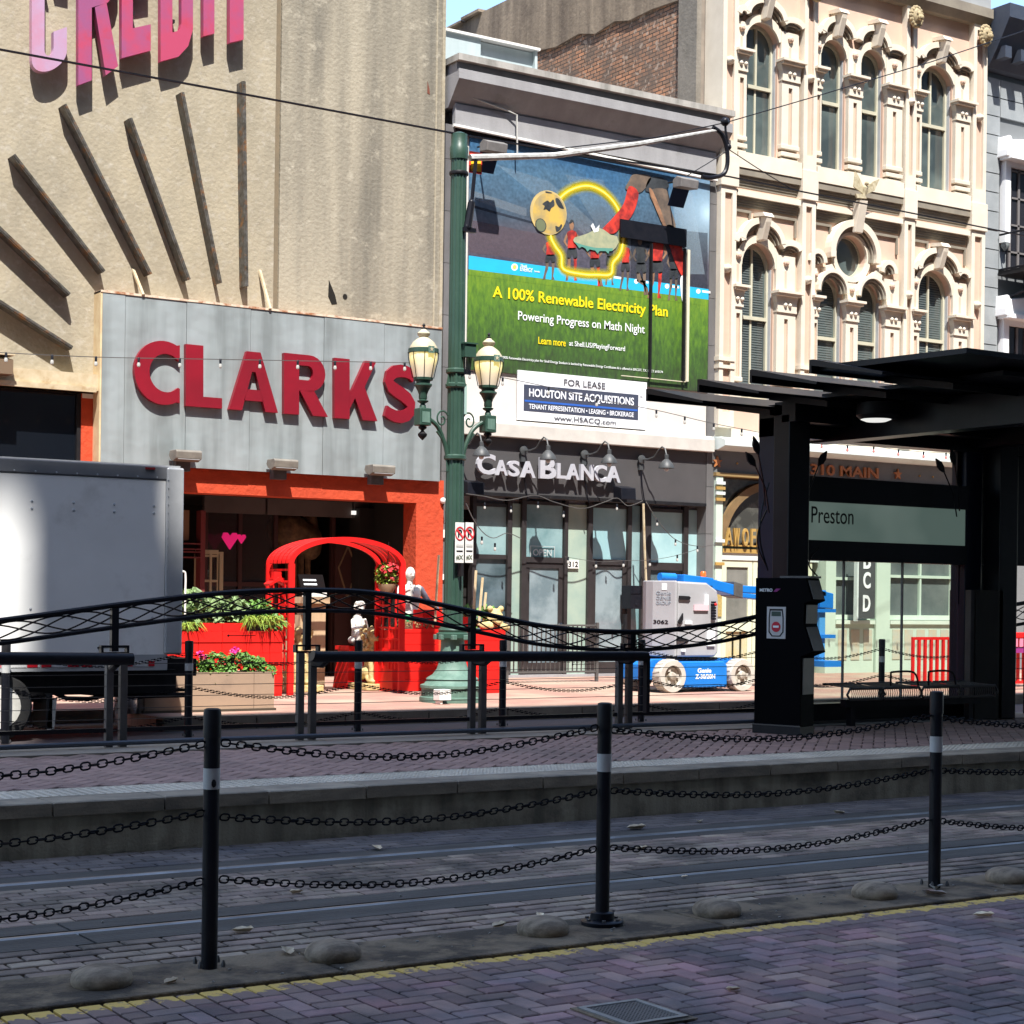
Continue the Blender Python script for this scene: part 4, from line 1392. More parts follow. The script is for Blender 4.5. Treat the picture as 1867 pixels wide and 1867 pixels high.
# billboard floodlights
for px_, py_, lab in ((898, 270, 'grey floodlight at the upper left of the billboard beside the green pole'), (1248, 336, 'grey floodlight at the upper right of the billboard')):
    x_, z_ = W(px_, py_, YF - .6)
    t = thing('billboard_floodlight', (x_, YF - .6, z_), lab, 'floodlight', 'floodlights above the billboard')
    MB().prismx([(YF - .75, z_ - .1), (YF - .78, z_ + .06), (YF - .62, z_ + .13), (YF - .5, z_ + .07), (YF - .5, z_ - .07)], x_ - .21, x_ + .21).build('housing', mat('lamp_grey', (.19, .18, .175), (.14, .135, .13), 6), t, bev=.012)
    MB().prismx([(YF - .505, z_ - .07), (YF - .34, z_ - .38), (YF - .33, z_ - .37), (YF - .495, z_ - .06)], x_ - .19, x_ + .19).build('glass_flap', mat('navy_flap', (.012, .02, .045), None, rough=.15), t)
    MB().tube([(x_, YF - .5, z_ + .02), (x_, YF - .3, z_ + .1), (x_, YF - .1, z_ + .12)], .018, 5).build('arm', M_dark, t)

# ================================================================ ORNATE CREAM BUILDING
b3 = thing('ornate_building', (25.7, YF, 0), 'ornate cream and pink Victorian facade with arched windows above a mint green ground floor', 'building')
M_cr = mat('cream_plaster', (.66, .595, .49), (.59, .525, .425), 2.2, .8, bump=.08, bscale=25, dirt=(.58, .5, .4), dscale=2.5, dlo=.6, dhi=.8)
M_pn = mat('pink_plaster', (.60, .42, .325), (.55, .385, .295), 2.2, .8, bump=.06, bscale=25)
M_sh2 = mat('shaded_cream_moulding', (.25, .22, .17), (.19, .165, .13), 3, .8)  # cream darkened so the underside shade sits in the colour
M_wf = mat('window_frame_paint', (.52, .50, .38), (.46, .44, .34), 4, .5)
M_bl = mat('shade_grey_reveal', (.42, .44, .46), (.36, .38, .4), 3, .7)
M_wg = mat('old_window_glass', (.045, .06, .062), (.10, .13, .125), .9, .06, spec=.9, lo=.4, hi=.62, detail=3)
M_lion = mat('weathered_gold_stone', (.45, .36, .2), (.2, .16, .1), 20, .8, bump=.6, bscale=40)
Y3 = YF
PI = [(21.98, 22.37), (24.10, 24.46), (26.97, 27.28), (29.0, 29.42)]
# windows: (x0, x1, sill z, spring z, rise, two lights?)
UP = [(22.66, 23.52, 10.46, 12.80, .32, 1), (24.66, 25.36, 10.46, 12.80, .33, 0), (25.77, 26.45, 10.46, 12.80, .33, 0), (27.52, 28.50, 10.46, 12.80, .33, 1)]
LO = [(22.62, 23.48, 5.6, 8.26, .47, 1), (24.62, 25.36, 5.6, 7.90, .40, 0), (25.74, 26.47, 5.6, 7.90, .40, 0), (27.52, 28.52, 5.6, 8.26, .49, 1)]
body = MB().box(21.86, 29.46, YF + .42, 60, 4.2, 13.5)
# stepped gable line of the side wall: its top falls toward the back
body.v, body.f, body.sm = [], [], []
body.prismx([(YF + .42, 4.2), (YF + .42, 15.3), (36.3, 15.3), (38.0, 15.0), (60, 14.2), (60, 4.2)], 21.9, 29.46)
M_body = mat('body_plaster', (.3, .25, .2), (.2, .17, .14), 1.5, .9, dscale=1)
body.build('body', M_body, b3)
# side wall skin: plaster above, bare brick below a ragged step, weathered strip in front
M_spl = mat('weathered_side_plaster', (.30, .24, .175), (.13, .10, .075), 1.0, .95, bump=.5, bscale=12, stretch=(1, 2.6, .22), dirt=(.13, .10, .075), dscale=1.0, dlo=.5, dhi=.75)
M_spg = mat('weathered_grey_plaster', (.25, .225, .19), (.14, .125, .105), 1.6, .95, bump=.4, bscale=14, stretch=(1, 1, .5))
M_rbk = bpy.data.materials.new('old_red_brick')
M_rbk.use_nodes = True
N, L = M_rbk.node_tree.nodes, M_rbk.node_tree.links
P_ = N['Principled BSDF']
P_.inputs['Roughness'].default_value = .95
g_ = N.new('ShaderNodeNewGeometry')
sp = N.new('ShaderNodeSeparateXYZ')
L.new(g_.outputs['Position'], sp.inputs[0])
cb = N.new('ShaderNodeCombineXYZ')
L.new(sp.outputs['Y'], cb.inputs[0])
L.new(sp.outputs['Z'], cb.inputs[1])
bk = N.new('ShaderNodeTexBrick')
bk.inputs['Scale'].default_value = 1
bk.inputs['Brick Width'].default_value = .23
bk.inputs['Row Height'].default_value = .082
bk.inputs['Mortar Size'].default_value = .011
bk.inputs['Bias'].default_value = -.1
bk.inputs['Color1'].default_value = (.50, .24, .13, 1)
bk.inputs['Color2'].default_value = (.24, .15, .10, 1)
bk.inputs['Mortar'].default_value = (.05, .042, .035, 1)
L.new(cb.outputs[0], bk.inputs['Vector'])
n_ = N.new('ShaderNodeTexNoise')
n_.inputs['Scale'].default_value = 1.5
n_.inputs['Detail'].default_value = 10
n_.inputs['Roughness'].default_value = .7
L.new(g_.outputs['Position'], n_.inputs['Vector'])
mx = N.new('ShaderNodeMix')
mx.data_type = 'RGBA'
L.new(ramp(N, L, n_.outputs['Fac'], [(.42, (0,) * 3), (.58, (.8,) * 3)]), mx.inputs[0])
L.new(bk.outputs[0], mx.inputs[6])
mx.inputs[7].default_value = (.13, .10, .08, 1)
n5 = N.new('ShaderNodeTexNoise')
n5.inputs['Scale'].default_value = 9
n5.inputs['Detail'].default_value = 4
L.new(g_.outputs['Position'], n5.inputs['Vector'])
mx3 = N.new('ShaderNodeMix')
mx3.data_type = 'RGBA'
L.new(ramp(N, L, n5.outputs['Fac'], [(.58, (0,) * 3), (.66, (.8,) * 3)]), mx3.inputs[0])
L.new(mx.outputs[2], mx3.inputs[6])
mx3.inputs[7].default_value = (.42, .33, .26, 1)
L.new(mx3.outputs[2], P_.inputs['Base Color'])
bp = N.new('ShaderNodeBump')
bp.inputs['Distance'].default_value = .06
L.new(bk.outputs['Fac'], bp.inputs['Height'])
bp.invert = True
L.new(bp.outputs[0], P_.inputs['Normal'])
XS = 21.9
MB().prismx([(27.7, 9.5), (27.7, 13.62), (28.6, 13.68), (29.4, 13.66), (29.9, 13.78), (30.6, 13.70), (31.2, 13.86), (32.1, 13.80), (32.9, 13.92), (34.2, 13.88), (36, 13.95), (36, 9.5)], XS - .05, XS - .001).build('bare_brick_wall', M_rbk, b3)
e = [(27.7, 15.3), (27.7, 13.62), (28.6, 13.68), (29.4, 13.66), (29.9, 13.78), (30.6, 13.70), (31.2, 13.86), (32.1, 13.80), (32.9, 13.92), (34.2, 13.88), (36, 13.95), (60, 13.0), (60, 14.2), (38, 15.02), (36.4, 15.36), (35.2, 15.42)]
MB().prismx(e, XS - .10, XS - .051).build('side_plaster', M_spl, b3)
MB().box(XS - .12, XS - .001, YF + .42, 27.7, 8.5, 15.35).build('corner_plaster', M_spg, b3)
k = 35.2
while k < 60:
    MB().box(XS - .2, 24, k, k + .8, 15.42 - (k - 35.2) * .05 , 15.47 - (k - 35.2) * .05 + U(0, .03)).build('coping_tile', M_spl, b3)
    k += .83


def arch_pts(x0, x1, zs, rise, n=14):
    """Arch curve from the left springing to the right."""
    w = (x1 - x0) / 2
    if rise >= w * .98:
        return arc((x0 + x1) / 2, zs, w, rise, pi, 0, n)
    r = (w * w + rise * rise) / (2 * rise)
    cz = zs + rise - r
    a = math.asin(w / r)
    return arc((x0 + x1) / 2, cz, r, r, pi / 2 + a, pi / 2 - a, n)


def bay(xa, xb, zb, zt, wins, m, name='wall_panel'):
    """Wall between xa and xb with arched openings cut through it, as solid pieces."""
    xs = [xa] + [v for w in wins for v in (w[0], w[1])] + [xb]
    for i in range(0, len(xs), 2):
        if xs[i + 1] - xs[i] > .01:
            MB().box(xs[i], xs[i + 1], Y3, Y3 + .4, zb, zt).build(name, m, b3)
    for w in wins:
        MB().box(w[0], w[1], Y3, Y3 + .4, zb, w[2]).build(name, m, b3)
        ap = arch_pts(w[0], w[1], w[3], w[4])
        MB().band(ap, [(p[0], zt) for p in ap], Y3, Y3 + .4).build(name, m, b3)


def window(w, blinds=False):
    x0, x1, zs, zp, ri, two = w
    yg = Y3 + .17
    ap = arch_pts(x0 + .004, x1 - .004, zp, ri - .004)
    out = [(x0 + .004, zs + .001)] + ap + [(x1 - .004, zs + .001)]
    cxm, czm = (x0 + x1) / 2, (zs + zp) / 2
    inn = [(p[0] + (cxm - p[0]) * .13, p[1] + (czm - p[1]) * .045) for p in out]
    wn_ = MB().band(out, inn, yg - .03, yg + .06).build('window', M_wf, b3)
    zm = zs + (zp + ri - zs) * .53
    f = MB().box(x0 + .05, x1 - .05, yg - .045, yg + .02, zm - .035, zm + .035)
    f.box(x0 + .05, x1 - .05, yg - .03, yg + .02, zs, zs + .08)
    if two:
        f.box(cxm - .022, cxm + .022, yg - .02, yg + .02, zm + .035, zp + ri * .97)
        f.box(cxm - .022, cxm + .022, yg - .0, yg + .035, zs + .08, zm - .035)
    f.build('sash', M_wf, wn_)
    MB().prism(inn, yg + .022, yg + .03).build('pane', M_wg, wn_)
    if blinds:
        s_ = MB()
        z = zs + .1
        while z < zp + ri * .6:
            s_.add([(x0 + .1, yg + .015, z), (x1 - .1, yg + .015, z), (x1 - .1, yg + .019, z + .02), (x0 + .1, yg + .019, z + .02)], [(0, 1, 2, 3)])
            z += .05
        s_.build('blind_slats', mat('blind_slats', (.085, .10, .098), None), wn_, kind='stuff')
    # right reveal coloured blue grey for its shade, sill
    MB().box(x1 - .012, x1 + .0, Y3 + .06, yg - .03, zs, zp).build('reveal', M_bl, b3)


# upper floor
bay(22.37, 24.10, 9.9, 14.2, [UP[0]], M_pn)
bay(24.46, 26.97, 9.9, 14.2, UP[1:3], M_pn)
bay(27.28, 29.0, 9.9, 14.2, [UP[3]], M_pn)
# lower floor, centre bay with a round window
bay(22.37, 24.10, 5.0, 9.9, [LO[0]], M_pn)
bay(27.28, 29.0, 5.0, 9.9, [LO[3]], M_pn)
bay(24.46, 26.97, 5.0, 8.305, LO[1:3], M_pn)
oc = (25.56, 8.76)
a0 = arc(oc[0], oc[1], .43, .43, 0, 2 * pi, 32)[:-1]
lo_h = [p for p in arc(oc[0], oc[1], .43, .43, pi, 0, 16)]
bo_h = [p for p in arc(oc[0], oc[1], .43, .43, pi, 2 * pi, 16)]
MB().band(lo_h, [(p[0], 9.9) for p in lo_h], Y3, Y3 + .4).build('wall_panel', M_pn, b3)
MB().band(bo_h, [(p[0], 8.306) for p in bo_h], Y3, Y3 + .4).build('wall_panel', M_pn, b3)
MB().box(24.46, oc[0] - .43, Y3, Y3 + .4, 8.306, 9.9).build('wall_panel', M_pn, b3)
MB().box(oc[0] + .43, 26.97, Y3, Y3 + .4, 8.306, 9.9).build('wall_panel', M_pn, b3)
ow = MB().band(arc(oc[0], oc[1], .428, .428, 0, 2 * pi, 32)[:-1], arc(oc[0], oc[1], .395, .395, 0, 2 * pi, 32)[:-1], Y3 + .14, Y3 + .2, True).build('round_window', M_wf, b3)
MB().prism(arc(oc[0], oc[1], .396, .396, 0, 2 * pi, 28)[:-1], Y3 + .16, Y3 + .17).build('pane', M_wg, ow)
for w in UP: window(w)
for w in LO: window(w, True)
# pilasters: cream body with a pink sunk strip, rosette, block
for i, (a, b) in enumerate(PI):
    for z0, z1 in ((5.0, 9.715), (10.325, 14.2)):
        MB().box(a, a + .1, Y3 - .16, Y3 + .4, z0, z1).box(b - .1, b, Y3 - .16, Y3 + .4, z0, z1).box(a + .1, b - .1, Y3 - .16, Y3 + .4, z0, z0 + .3).box(a + .1, b - .1, Y3 - .16, Y3 + .4, z1 - .12, z1).build('pilaster', M_cr, b3)
        MB().box(a + .1, b - .1, Y3 - .10, Y3 + .4, z0 + .3, z1 - .12).build('sunk_strip', M_pn, b3)
        cx_ = (a + b) / 2
        zr = z0 + (z1 - z0) * (.48 if z0 > 8 else .66)
        MB().lathe((cx_, Y3 - .12, zr), [(.09, .02), (.085, -.05), (.05, -.10), (.02, -.14)], 8, ax='y').build('rosette', M_cr, b3)
    MB().box(a - .03, b + .03, Y3 - .2, Y3 + .4, 9.72, 10.32).build('pilaster_block', M_cr, b3, bev=.01)
    MB().box(a - .02, b + .02, Y3 - .18, Y3 + .4, 6.15, 6.22).box(a - .02, b + .02, Y3 - .18, Y3 + .4, 6.3, 6.38).build('pilaster_ring', M_cr, b3)


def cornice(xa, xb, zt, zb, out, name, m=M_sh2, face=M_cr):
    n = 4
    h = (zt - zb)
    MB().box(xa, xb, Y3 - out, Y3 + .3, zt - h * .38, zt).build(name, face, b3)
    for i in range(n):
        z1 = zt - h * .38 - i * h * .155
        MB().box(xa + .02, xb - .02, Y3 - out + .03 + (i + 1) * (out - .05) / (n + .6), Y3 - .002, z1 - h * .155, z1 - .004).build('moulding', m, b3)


for a, b in ((22.40, 24.07), (24.49, 26.94), (27.31, 28.97)):
    MB().box(a, b, Y3 - .16, Y3 - .002, 10.14, 10.45).build('sill', M_cr, b3)
    cornice(a, b, 10.138, 9.78, .14, 'sill_moulding', face=M_sh2)
    cornice(a, b, 9.70, 9.40, .15, 'string_course')
    # sunk panels either side of the keystones
MB().box(21.98, 29.42, Y3 - .02, Y3 + .0, 9.702, 9.778).build('pink_band', M_pn, b3)


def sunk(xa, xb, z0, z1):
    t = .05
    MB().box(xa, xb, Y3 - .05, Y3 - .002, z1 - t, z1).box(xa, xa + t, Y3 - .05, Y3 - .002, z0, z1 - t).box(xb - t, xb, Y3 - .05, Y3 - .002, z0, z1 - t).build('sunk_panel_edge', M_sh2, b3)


for a, b in ((22.42, 22.85), (23.3, 24.05), (24.52, 25.0), (26.15, 26.9), (27.33, 27.8), (28.2, 28.95)):
    sunk(a, b, 8.95, 9.34)


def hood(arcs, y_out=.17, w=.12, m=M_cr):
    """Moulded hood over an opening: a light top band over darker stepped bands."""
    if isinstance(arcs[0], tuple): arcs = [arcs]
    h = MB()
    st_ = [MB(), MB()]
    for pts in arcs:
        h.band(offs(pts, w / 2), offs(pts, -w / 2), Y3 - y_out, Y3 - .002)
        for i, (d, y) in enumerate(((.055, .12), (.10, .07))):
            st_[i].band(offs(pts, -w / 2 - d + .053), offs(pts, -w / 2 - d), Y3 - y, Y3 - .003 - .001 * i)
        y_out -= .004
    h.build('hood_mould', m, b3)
    for q in st_: q.build('hood_step', M_sh2, b3)


def cusps(x0, x1, xe0, xe1, zb, zc, side):
    """Three-lobed line: small lobe, large lobe over the window, small lobe."""
    return [arc((x0 + x1) / 2, zb + .02, (x1 - x0) / 2 + .03, zc - zb, pi - .12, .12, 16), arc((xe0 + x0) / 2, zb, (x0 - xe0) / 2, side, pi, .25, 7), arc((x1 + xe1) / 2, zb, (xe1 - x1) / 2, side, pi - .25, 0, 7)]


def keystone(x, z0, z1, w0=.07, w1=.12):
    MB().prismx([(Y3 - .22, z0), (Y3 - .34, z1 - .1), (Y3 - .36, z1), (Y3 - .002, z1 + .05), (Y3 - .002, z0)], x - w0, x + w0).build('keystone', M_cr, b3, bev=.012)
    MB().prismx([(Y3 - .37, z1 + .001), (Y3 - .30, z1 + .09), (Y3 - .002, z1 + .12), (Y3 - .002, z1 + .051)], x - w1, x + w1).build('keystone_cap', M_cr, b3)


for w, e0, e1 in ((UP[0], 22.39, 24.08), (UP[3], 27.3, 28.98)):
    hood(cusps(w[0] - .02, w[1] + .04, e0, e1, 13.16, 13.52, .12))
    keystone((w[0] + w[1]) / 2, 13.16, 13.6)
p = cusps(UP[1][0] - .0, UP[1][1] + .1, 24.48, 25.62, 13.16, 13.52, .10)
q = cusps(UP[2][0] - .1, UP[2][1] + .0, 25.5, 26.95, 13.16, 13.52, .10)
hood([p[0], q[0], p[1], q[2]])
for w in UP[1:3]: keystone((w[0] + w[1]) / 2, 13.16, 13.6)
for w, e0, e1 in ((LO[0], 22.39, 24.08), (LO[3], 27.3, 28.98)):
    hood(cusps(w[0] - .04, w[1] + .1, e0, e1, 8.68, 9.14, .13))
    keystone((w[0] + w[1]) / 2, 8.76, 9.2)
# round window hood and the side lobes
hood(arc(oc[0], oc[1] + .02, .64, .64, pi * 1.06, -pi * .06, 24), .2, .14)
MB().band(arc(oc[0], oc[1], .54, .54, 0, 2 * pi, 32)[:-1], arc(oc[0], oc[1], .43, .43, 0, 2 * pi, 32)[:-1], Y3 - .06, Y3 - .002, True).build('round_window_ring', M_cr, b3)
for s_ in (-1, 1):
    hood(arc(oc[0] + s_ * 1.0, 8.52, .2, .22, pi, 0, 8), .15, .1)
    MB().prism([(oc[0] + s_ * .52, 8.40), (oc[0] + s_ * .78, 8.26), (oc[0] + s_ * .80, 8.44), (oc[0] + s_ * .62, 8.52)], Y3 - .14, Y3 - .002).build('scroll', M_cr, b3)
MB().prismx([(Y3 - .24, 9.22), (Y3 - .36, 9.75), (Y3 - .38, 9.86), (Y3 - .17, 9.86), (Y3 - .16, 9.22)], oc[0] - .09, oc[0] + .13).build('keystone', M_cr, b3, bev=.01)
for w in LO[1:3]:
    hood(arch_pts(w[0] - .03, w[1] + .03, w[3] + .06, w[4] + .02), .16, .07)


# colonnettes beside the windows with capitals and bases
def colonnette(xa, xb, zb, zbase, zcap, ztop, rev=True):
    w = xb - xa
    cx_ = (xa + xb) / 2
    MB().box(xa, xb, Y3 - .10, Y3 - .002, zb, zbase).build('column_foot', M_cr, b3)
    MB().box(xa - .015, xb + .015, Y3 - .13, Y3 - .002, zbase + .03, zbase + .12).box(xa - .015, xb + .015, Y3 - .12, Y3 - .002, zbase + .18, zbase + .27).build('column_base', M_cr, b3, bev=.01)
    z0, z1 = zbase + .27, zcap - .22
    MB().box(xa, cx_ - .05, Y3 - .10, Y3 - .002, z0, z1).box(cx_ + .05, xb, Y3 - .10, Y3 - .002, z0, z1).box(cx_ - .05, cx_ + .05, Y3 - .10, Y3 - .002, z1 - .12, z1).build('column_shaft', M_cr, b3)
    MB().box(cx_ - .05, cx_ + .05, Y3 - .05, Y3 - .002, z0, z1 - .12).build('sunk_strip', M_pn, b3)
    MB().box(xa - .01, xb + .01, Y3 - .13, Y3 - .002, z1 + .002, z1 + .05).build('capital_neck', M_cr, b3)
    MB().prism([(xa, z1 + .05), (xb, z1 + .05), (xb + .01, zcap - .02), (xb + .05, zcap + .1), (xa - .05, zcap + .1), (xa - .01, zcap - .02)], Y3 - .13, Y3 - .002).build('capital', M_cr, b3)
    for s in (-1, 1):
        MB().ball((cx_ + s * .06, Y3 - .14, zcap - .07), .045, 8, 6).build('capital_ball', M_cr, b3)
    MB().box(xa - .06, xb + .06, Y3 - .21, Y3 - .002, zcap + .102, zcap + .15).box(xa - .09, xb + .09, Y3 - .26, Y3 - .002, zcap + .151, zcap + .2).build('capital_slab', M_cr, b3)
    MB().box(xa, xb, Y3 - .07, Y3 - .002, zcap + .2, ztop).build('upper_block', M_cr, b3)
    MB().box(cx_ - .03, cx_ + .03, Y3 - .072, Y3 - .0701, zcap + .28, ztop - .3).build('sunk_strip', M_pn, b3)
    MB().lathe((cx_, Y3 - .07, ztop - .14), [(.07, 0), (.065, -.04), (.03, -.07)], 8, ax='y').build('rosette', M_pn, b3)


for (a, b) in ((22.40, 22.64), (23.56, 24.02), (24.47, 24.63), (25.38, 25.75), (26.47, 26.92), (27.29, 27.50), (28.52, 28.96)):
    colonnette(a, b, 10.46, 10.5, 12.26, 13.04)
for (a, b, zt_) in ((22.40, 22.60, 8.55), (23.5, 24.0, 8.55), (24.47, 24.60, 8.4), (25.38, 25.72, 8.2), (26.49, 26.92, 8.4), (27.29, 27.50, 8.55), (28.54, 28.96, 8.55)):
    colonnette(a, b, 5.6, 5.75, 7.62, zt_)
# archivolts round the window heads
for w in UP + [LO[0], LO[3]]:
    ap = arch_pts(w[0] - .0, w[1] + .0, w[3], w[4])
    MB().band(offs(ap, .16), ap, Y3 - .055, Y3 - .0025).build('archivolt', M_cr, b3)
# lion heads at the tops of the right hand pilasters
for cx_ in (24.30, 27.12, 29.23):
    zl = 13.95
    h = thing('lion_face_carving', (cx_, Y3 - .2, zl), {24.30: 'carved lion head cut off by the picture edge above the first tall pilaster', 27.12: 'weathered gold lion head carving on the pilaster between the paired and the single window', 29.23: 'weathered gold lion head carving on the last pilaster beside the grey building'}[cx_], 'carving', 'lion heads on the pilasters')
    m_ = MB().ball((cx_, Y3 - .26, zl), (.15, .12, .19), 12, 8).ball((cx_, Y3 - .4, zl - .05), (.07, .07, .07), 8, 6)
    for k in range(16):
        q_ = 2 * pi * k / 16
        m_.ball((cx_ + .15 * cos(q_), Y3 - .27, zl + .19 * sin(q_)), .055, 6, 5)
    for s in (-1, 1): m_.ball((cx_ + s * .06, Y3 - .37, zl + .04), .025, 6, 4)
    m_.build('mane_and_face', M_lion, h)
# top entablature
MB().prismx([(Y3 - .28, 14.55), (Y3 - .28, 14.35), (Y3 - .16, 14.2), (Y3 + .4, 14.2), (Y3 + .4, 14.55)], 21.98, 29.46).build('top_moulding', M_sh2, b3)
MB().box(21.9, 29.46, Y3 - .2, Y3 + .4, 14.552, 15.2).build('parapet', mat('parapet_grey', (.32, .33, .33), (.28, .29, .29), 3), b3)
# eagle over the round window
ea = thing('eagle_statue', (oc[0], Y3 - .35, 9.86), 'small gilded eagle statue with raised wings above the round window', 'statue')
xe = oc[0] + .03
m_ = MB().cap((xe, Y3 - .33, 9.90), (xe + .02, Y3 - .38, 10.12), .05, .06, 8).ball((xe + .02, Y3 - .42, 10.2), (.04, .06, .045), 8, 6).cap((xe + .02, Y3 - .46, 10.2), (xe + .02, Y3 - .50, 10.17), .015, .006, 6)
m_.prism([(xe - .05, 10.0), (xe - .30, 10.1), (xe - .26, 10.42), (xe - .18, 10.34), (xe - .03, 10.14)], Y3 - .38, Y3 - .35)
m_.prism([(xe + .07, 10.0), (xe + .28, 10.1), (xe + .42, 10.36), (xe + .24, 10.28), (xe + .05, 10.14)], Y3 - .38, Y3 - .35)
m_.prism([(xe - .22, 9.88), (xe + .05, 9.9), (xe - .02, 9.98), (xe - .26, 9.96)], Y3 - .40, Y3 - .36)
m_.build('body', mat('eagle_gilt', (.5, .44, .3), (.3, .25, .15), 14, .6), ea)

# ---- ground floor: white cornice, dark frieze 310 MAIN, mint joinery, gold lettering
M_mint = mat('mint_paint', (.50, .60, .50), (.45, .55, .46), 2, .6, bump=.04)
M_mcor = mat('pale_cornice', (.62, .68, .66), (.56, .62, .6), 3, .6)
M_frz = mat('frieze_grey', (.14, .15, .155), (.12, .13, .135), 3, .6)
M_gold = mat('gold_letters', (.42, .26, .07), (.34, .22, .07), 8, .5)
M_cprs = mat('copper_letters', (.42, .16, .05), (.3, .12, .05), 9, .5)
MB().box(21.9, 29.46, Y3 - .02, Y3 + .4, 4.83, 5.0).build('plain_band', M_cr, b3)
MB().prismx([(Y3 - .42, 4.62), (Y3 - .42, 4.74), (Y3 - .25, 4.80), (Y3 + .2, 4.828), (Y3 + .2, 4.55), (Y3 - .2, 4.55)], 21.95, 29.45).build('shop_cornice', M_mcor, b3, bev=.008)
MB().box(21.98, 29.44, Y3 - .06, Y3 + .2, 4.12, 4.548).build('frieze', M_frz, b3)
MB().box(21.98, 29.44, Y3 - .12, Y3 + .2, 4.05, 4.118).build('frieze_bead', mat('dull_gold_bead', (.25, .17, .07), None), b3)
(p, q), (r_, t2) = W(1480, 862, Y3 - .12), W(1604, 842, Y3 - .12)
letters(MB(), '310 MAIN', p, r_, 4.2, 4.42, Y3 - .1, .035, .02).build('street_number', M_cprs, b3, fix=False)
for cx_ in (W(1632, 856, Y3)[0], W(1303, 838, Y3)[0]):
    s5 = []
    for k in range(10):
        rr = .12 if k % 2 == 0 else .05
        s5.append((cx_ + rr * sin(k * pi / 5), 4.32 + rr * cos(k * pi / 5)))
    MB().prism(s5, Y3 - .1, Y3 - .061).build('star', M_cprs, b3)
for a in (22.55, 22.95, 23.35, 27.6, 28.0, 28.9):
    MB().lathe((a, Y3 - .061, 4.32), [(.02, 0), (.02, -.02), (.01, -.03)], 8, ax='y').build('frieze_stud', M_gold, b3)
# left shop bay: pilaster, gold arch, LAW OFFICE, double doors
YD = Y3 + .1
MB().box(22.0, 22.17, Y3 - .1, Y3 + .3, .15, 4.04).build('shop_pilaster', M_mint, b3)
for z, m in ((3.88, M_mcor), (3.78, M_gold), (3.68, M_mcor), (3.56, M_gold), (2.3, M_gold), (2.75, M_mcor)):
    MB().box(21.98, 22.2, Y3 - .14, Y3 - .101, z, z + .06).build('pilaster_moulding', m, b3)
MB().box(22.01, 22.16, Y3 - .125, Y3 - .101, 1.3, 1.95).build('gold_plaque', mat('plaque_gold', (.42, .32, .1), (.3, .22, .08), 30), b3)
M_dg = mat('dark_shop_glass', (.05, .05, .045), (.14, .14, .12), 2.2, .08, spec=.9, lo=.45, hi=.62)
x0, x1 = 22.2, 24.9
MB().box(x0, x1, YD + .1, YD + .12, 2.7, 4.04).build('fanlight_pane', M_dg, b3)
ap = arc((x0 + x1) / 2 + .02, 2.72, 1.16, 1.12, pi, 0, 20)
MB().band(ap, offs(ap, .16), YD - .02, YD + .06).build('gold_arch', mat('ochre_arch', (.20, .125, .055), (.15, .1, .045), 4), b3)
MB().box(x0, x1, YD - .03, YD + .06, 2.56, 2.64).box(x0, x1, YD - .03, YD + .06, 2.99 - .3, 3.02 - .3).build('gold_transom', M_gold, b3)
for s, a, b in (('L', 1310, 1321), ('A', 1321, 1337), ('W', 1336, 1350), ('O', 1353, 1366), ('F', 1368, 1379), ('F', 1380, 1391), ('I', 1394, 1399), ('C', 1402, 1417), ('E', 1419, 1430)):
    xa, xb = W(a, 950, YD - .08)[0], W(b, 950, YD - .08)[0]
    letters(MB(), s, xa + .02, xb - .02, 2.70, 3.05, YD - .1, .05, .015).build('gold_letter', M_gold, b3, fix=False)
MB().box(x0, x1, YD, YD + .2, 2.42, 2.558).build('door_head', M_mcor, b3)
for i in range(3):
    a = x0 + .15 + i * .8
    d = MB().box(a + .01, a + .12, YD + .02, YD + .1, .16, 2.42).box(a + .68, a + .79, YD + .02, YD + .1, .16, 2.42).box(a + .12, a + .68, YD + .02, YD + .1, 1.0, 1.16).box(a + .12, a + .68, YD + .02, YD + .1, 2.28, 2.42).box(a + .12, a + .68, YD + .02, YD + .1, .16, .34)
    d = d.build('door', mat('cream_mint_door', (.6, .62, .45), (.55, .57, .42), 3), b3)
    MB().box(a + .12, a + .68, YD + .05, YD + .07, 1.16, 2.28).build('pane', mat('door_pane_grey', (.12, .125, .11), (.2, .2, .18), 2, .1), d)
    MB().box(a + .12, a + .3, YD + .05, YD + .07, .34, 1.0).box(a + .36, a + .5, YD + .055, YD + .07, .34, 1.0).box(a + .56, a + .68, YD + .055, YD + .07, .34, 1.0).build('door_panel', mat('door_panel', (.42, .42, .3), (.5, .4, .2), 5), d)
MB().box(21.98, 29.44, YD + .25, YD + .3, .1, 4.05).build('shop_backing', mat('mint_backing', (.36, .42, .36), (.3, .36, .31), 2), b3)
# right part: mint piers, vertical dark sign, windows over panelled stall riser
for a, b in ((24.92, 25.2), (26.35, 26.75), (28.9, 29.4)):
    MB().box(a, b, Y3 - .1, Y3 + .3, .15, 4.04).build('mint_pier', M_mint, b3)


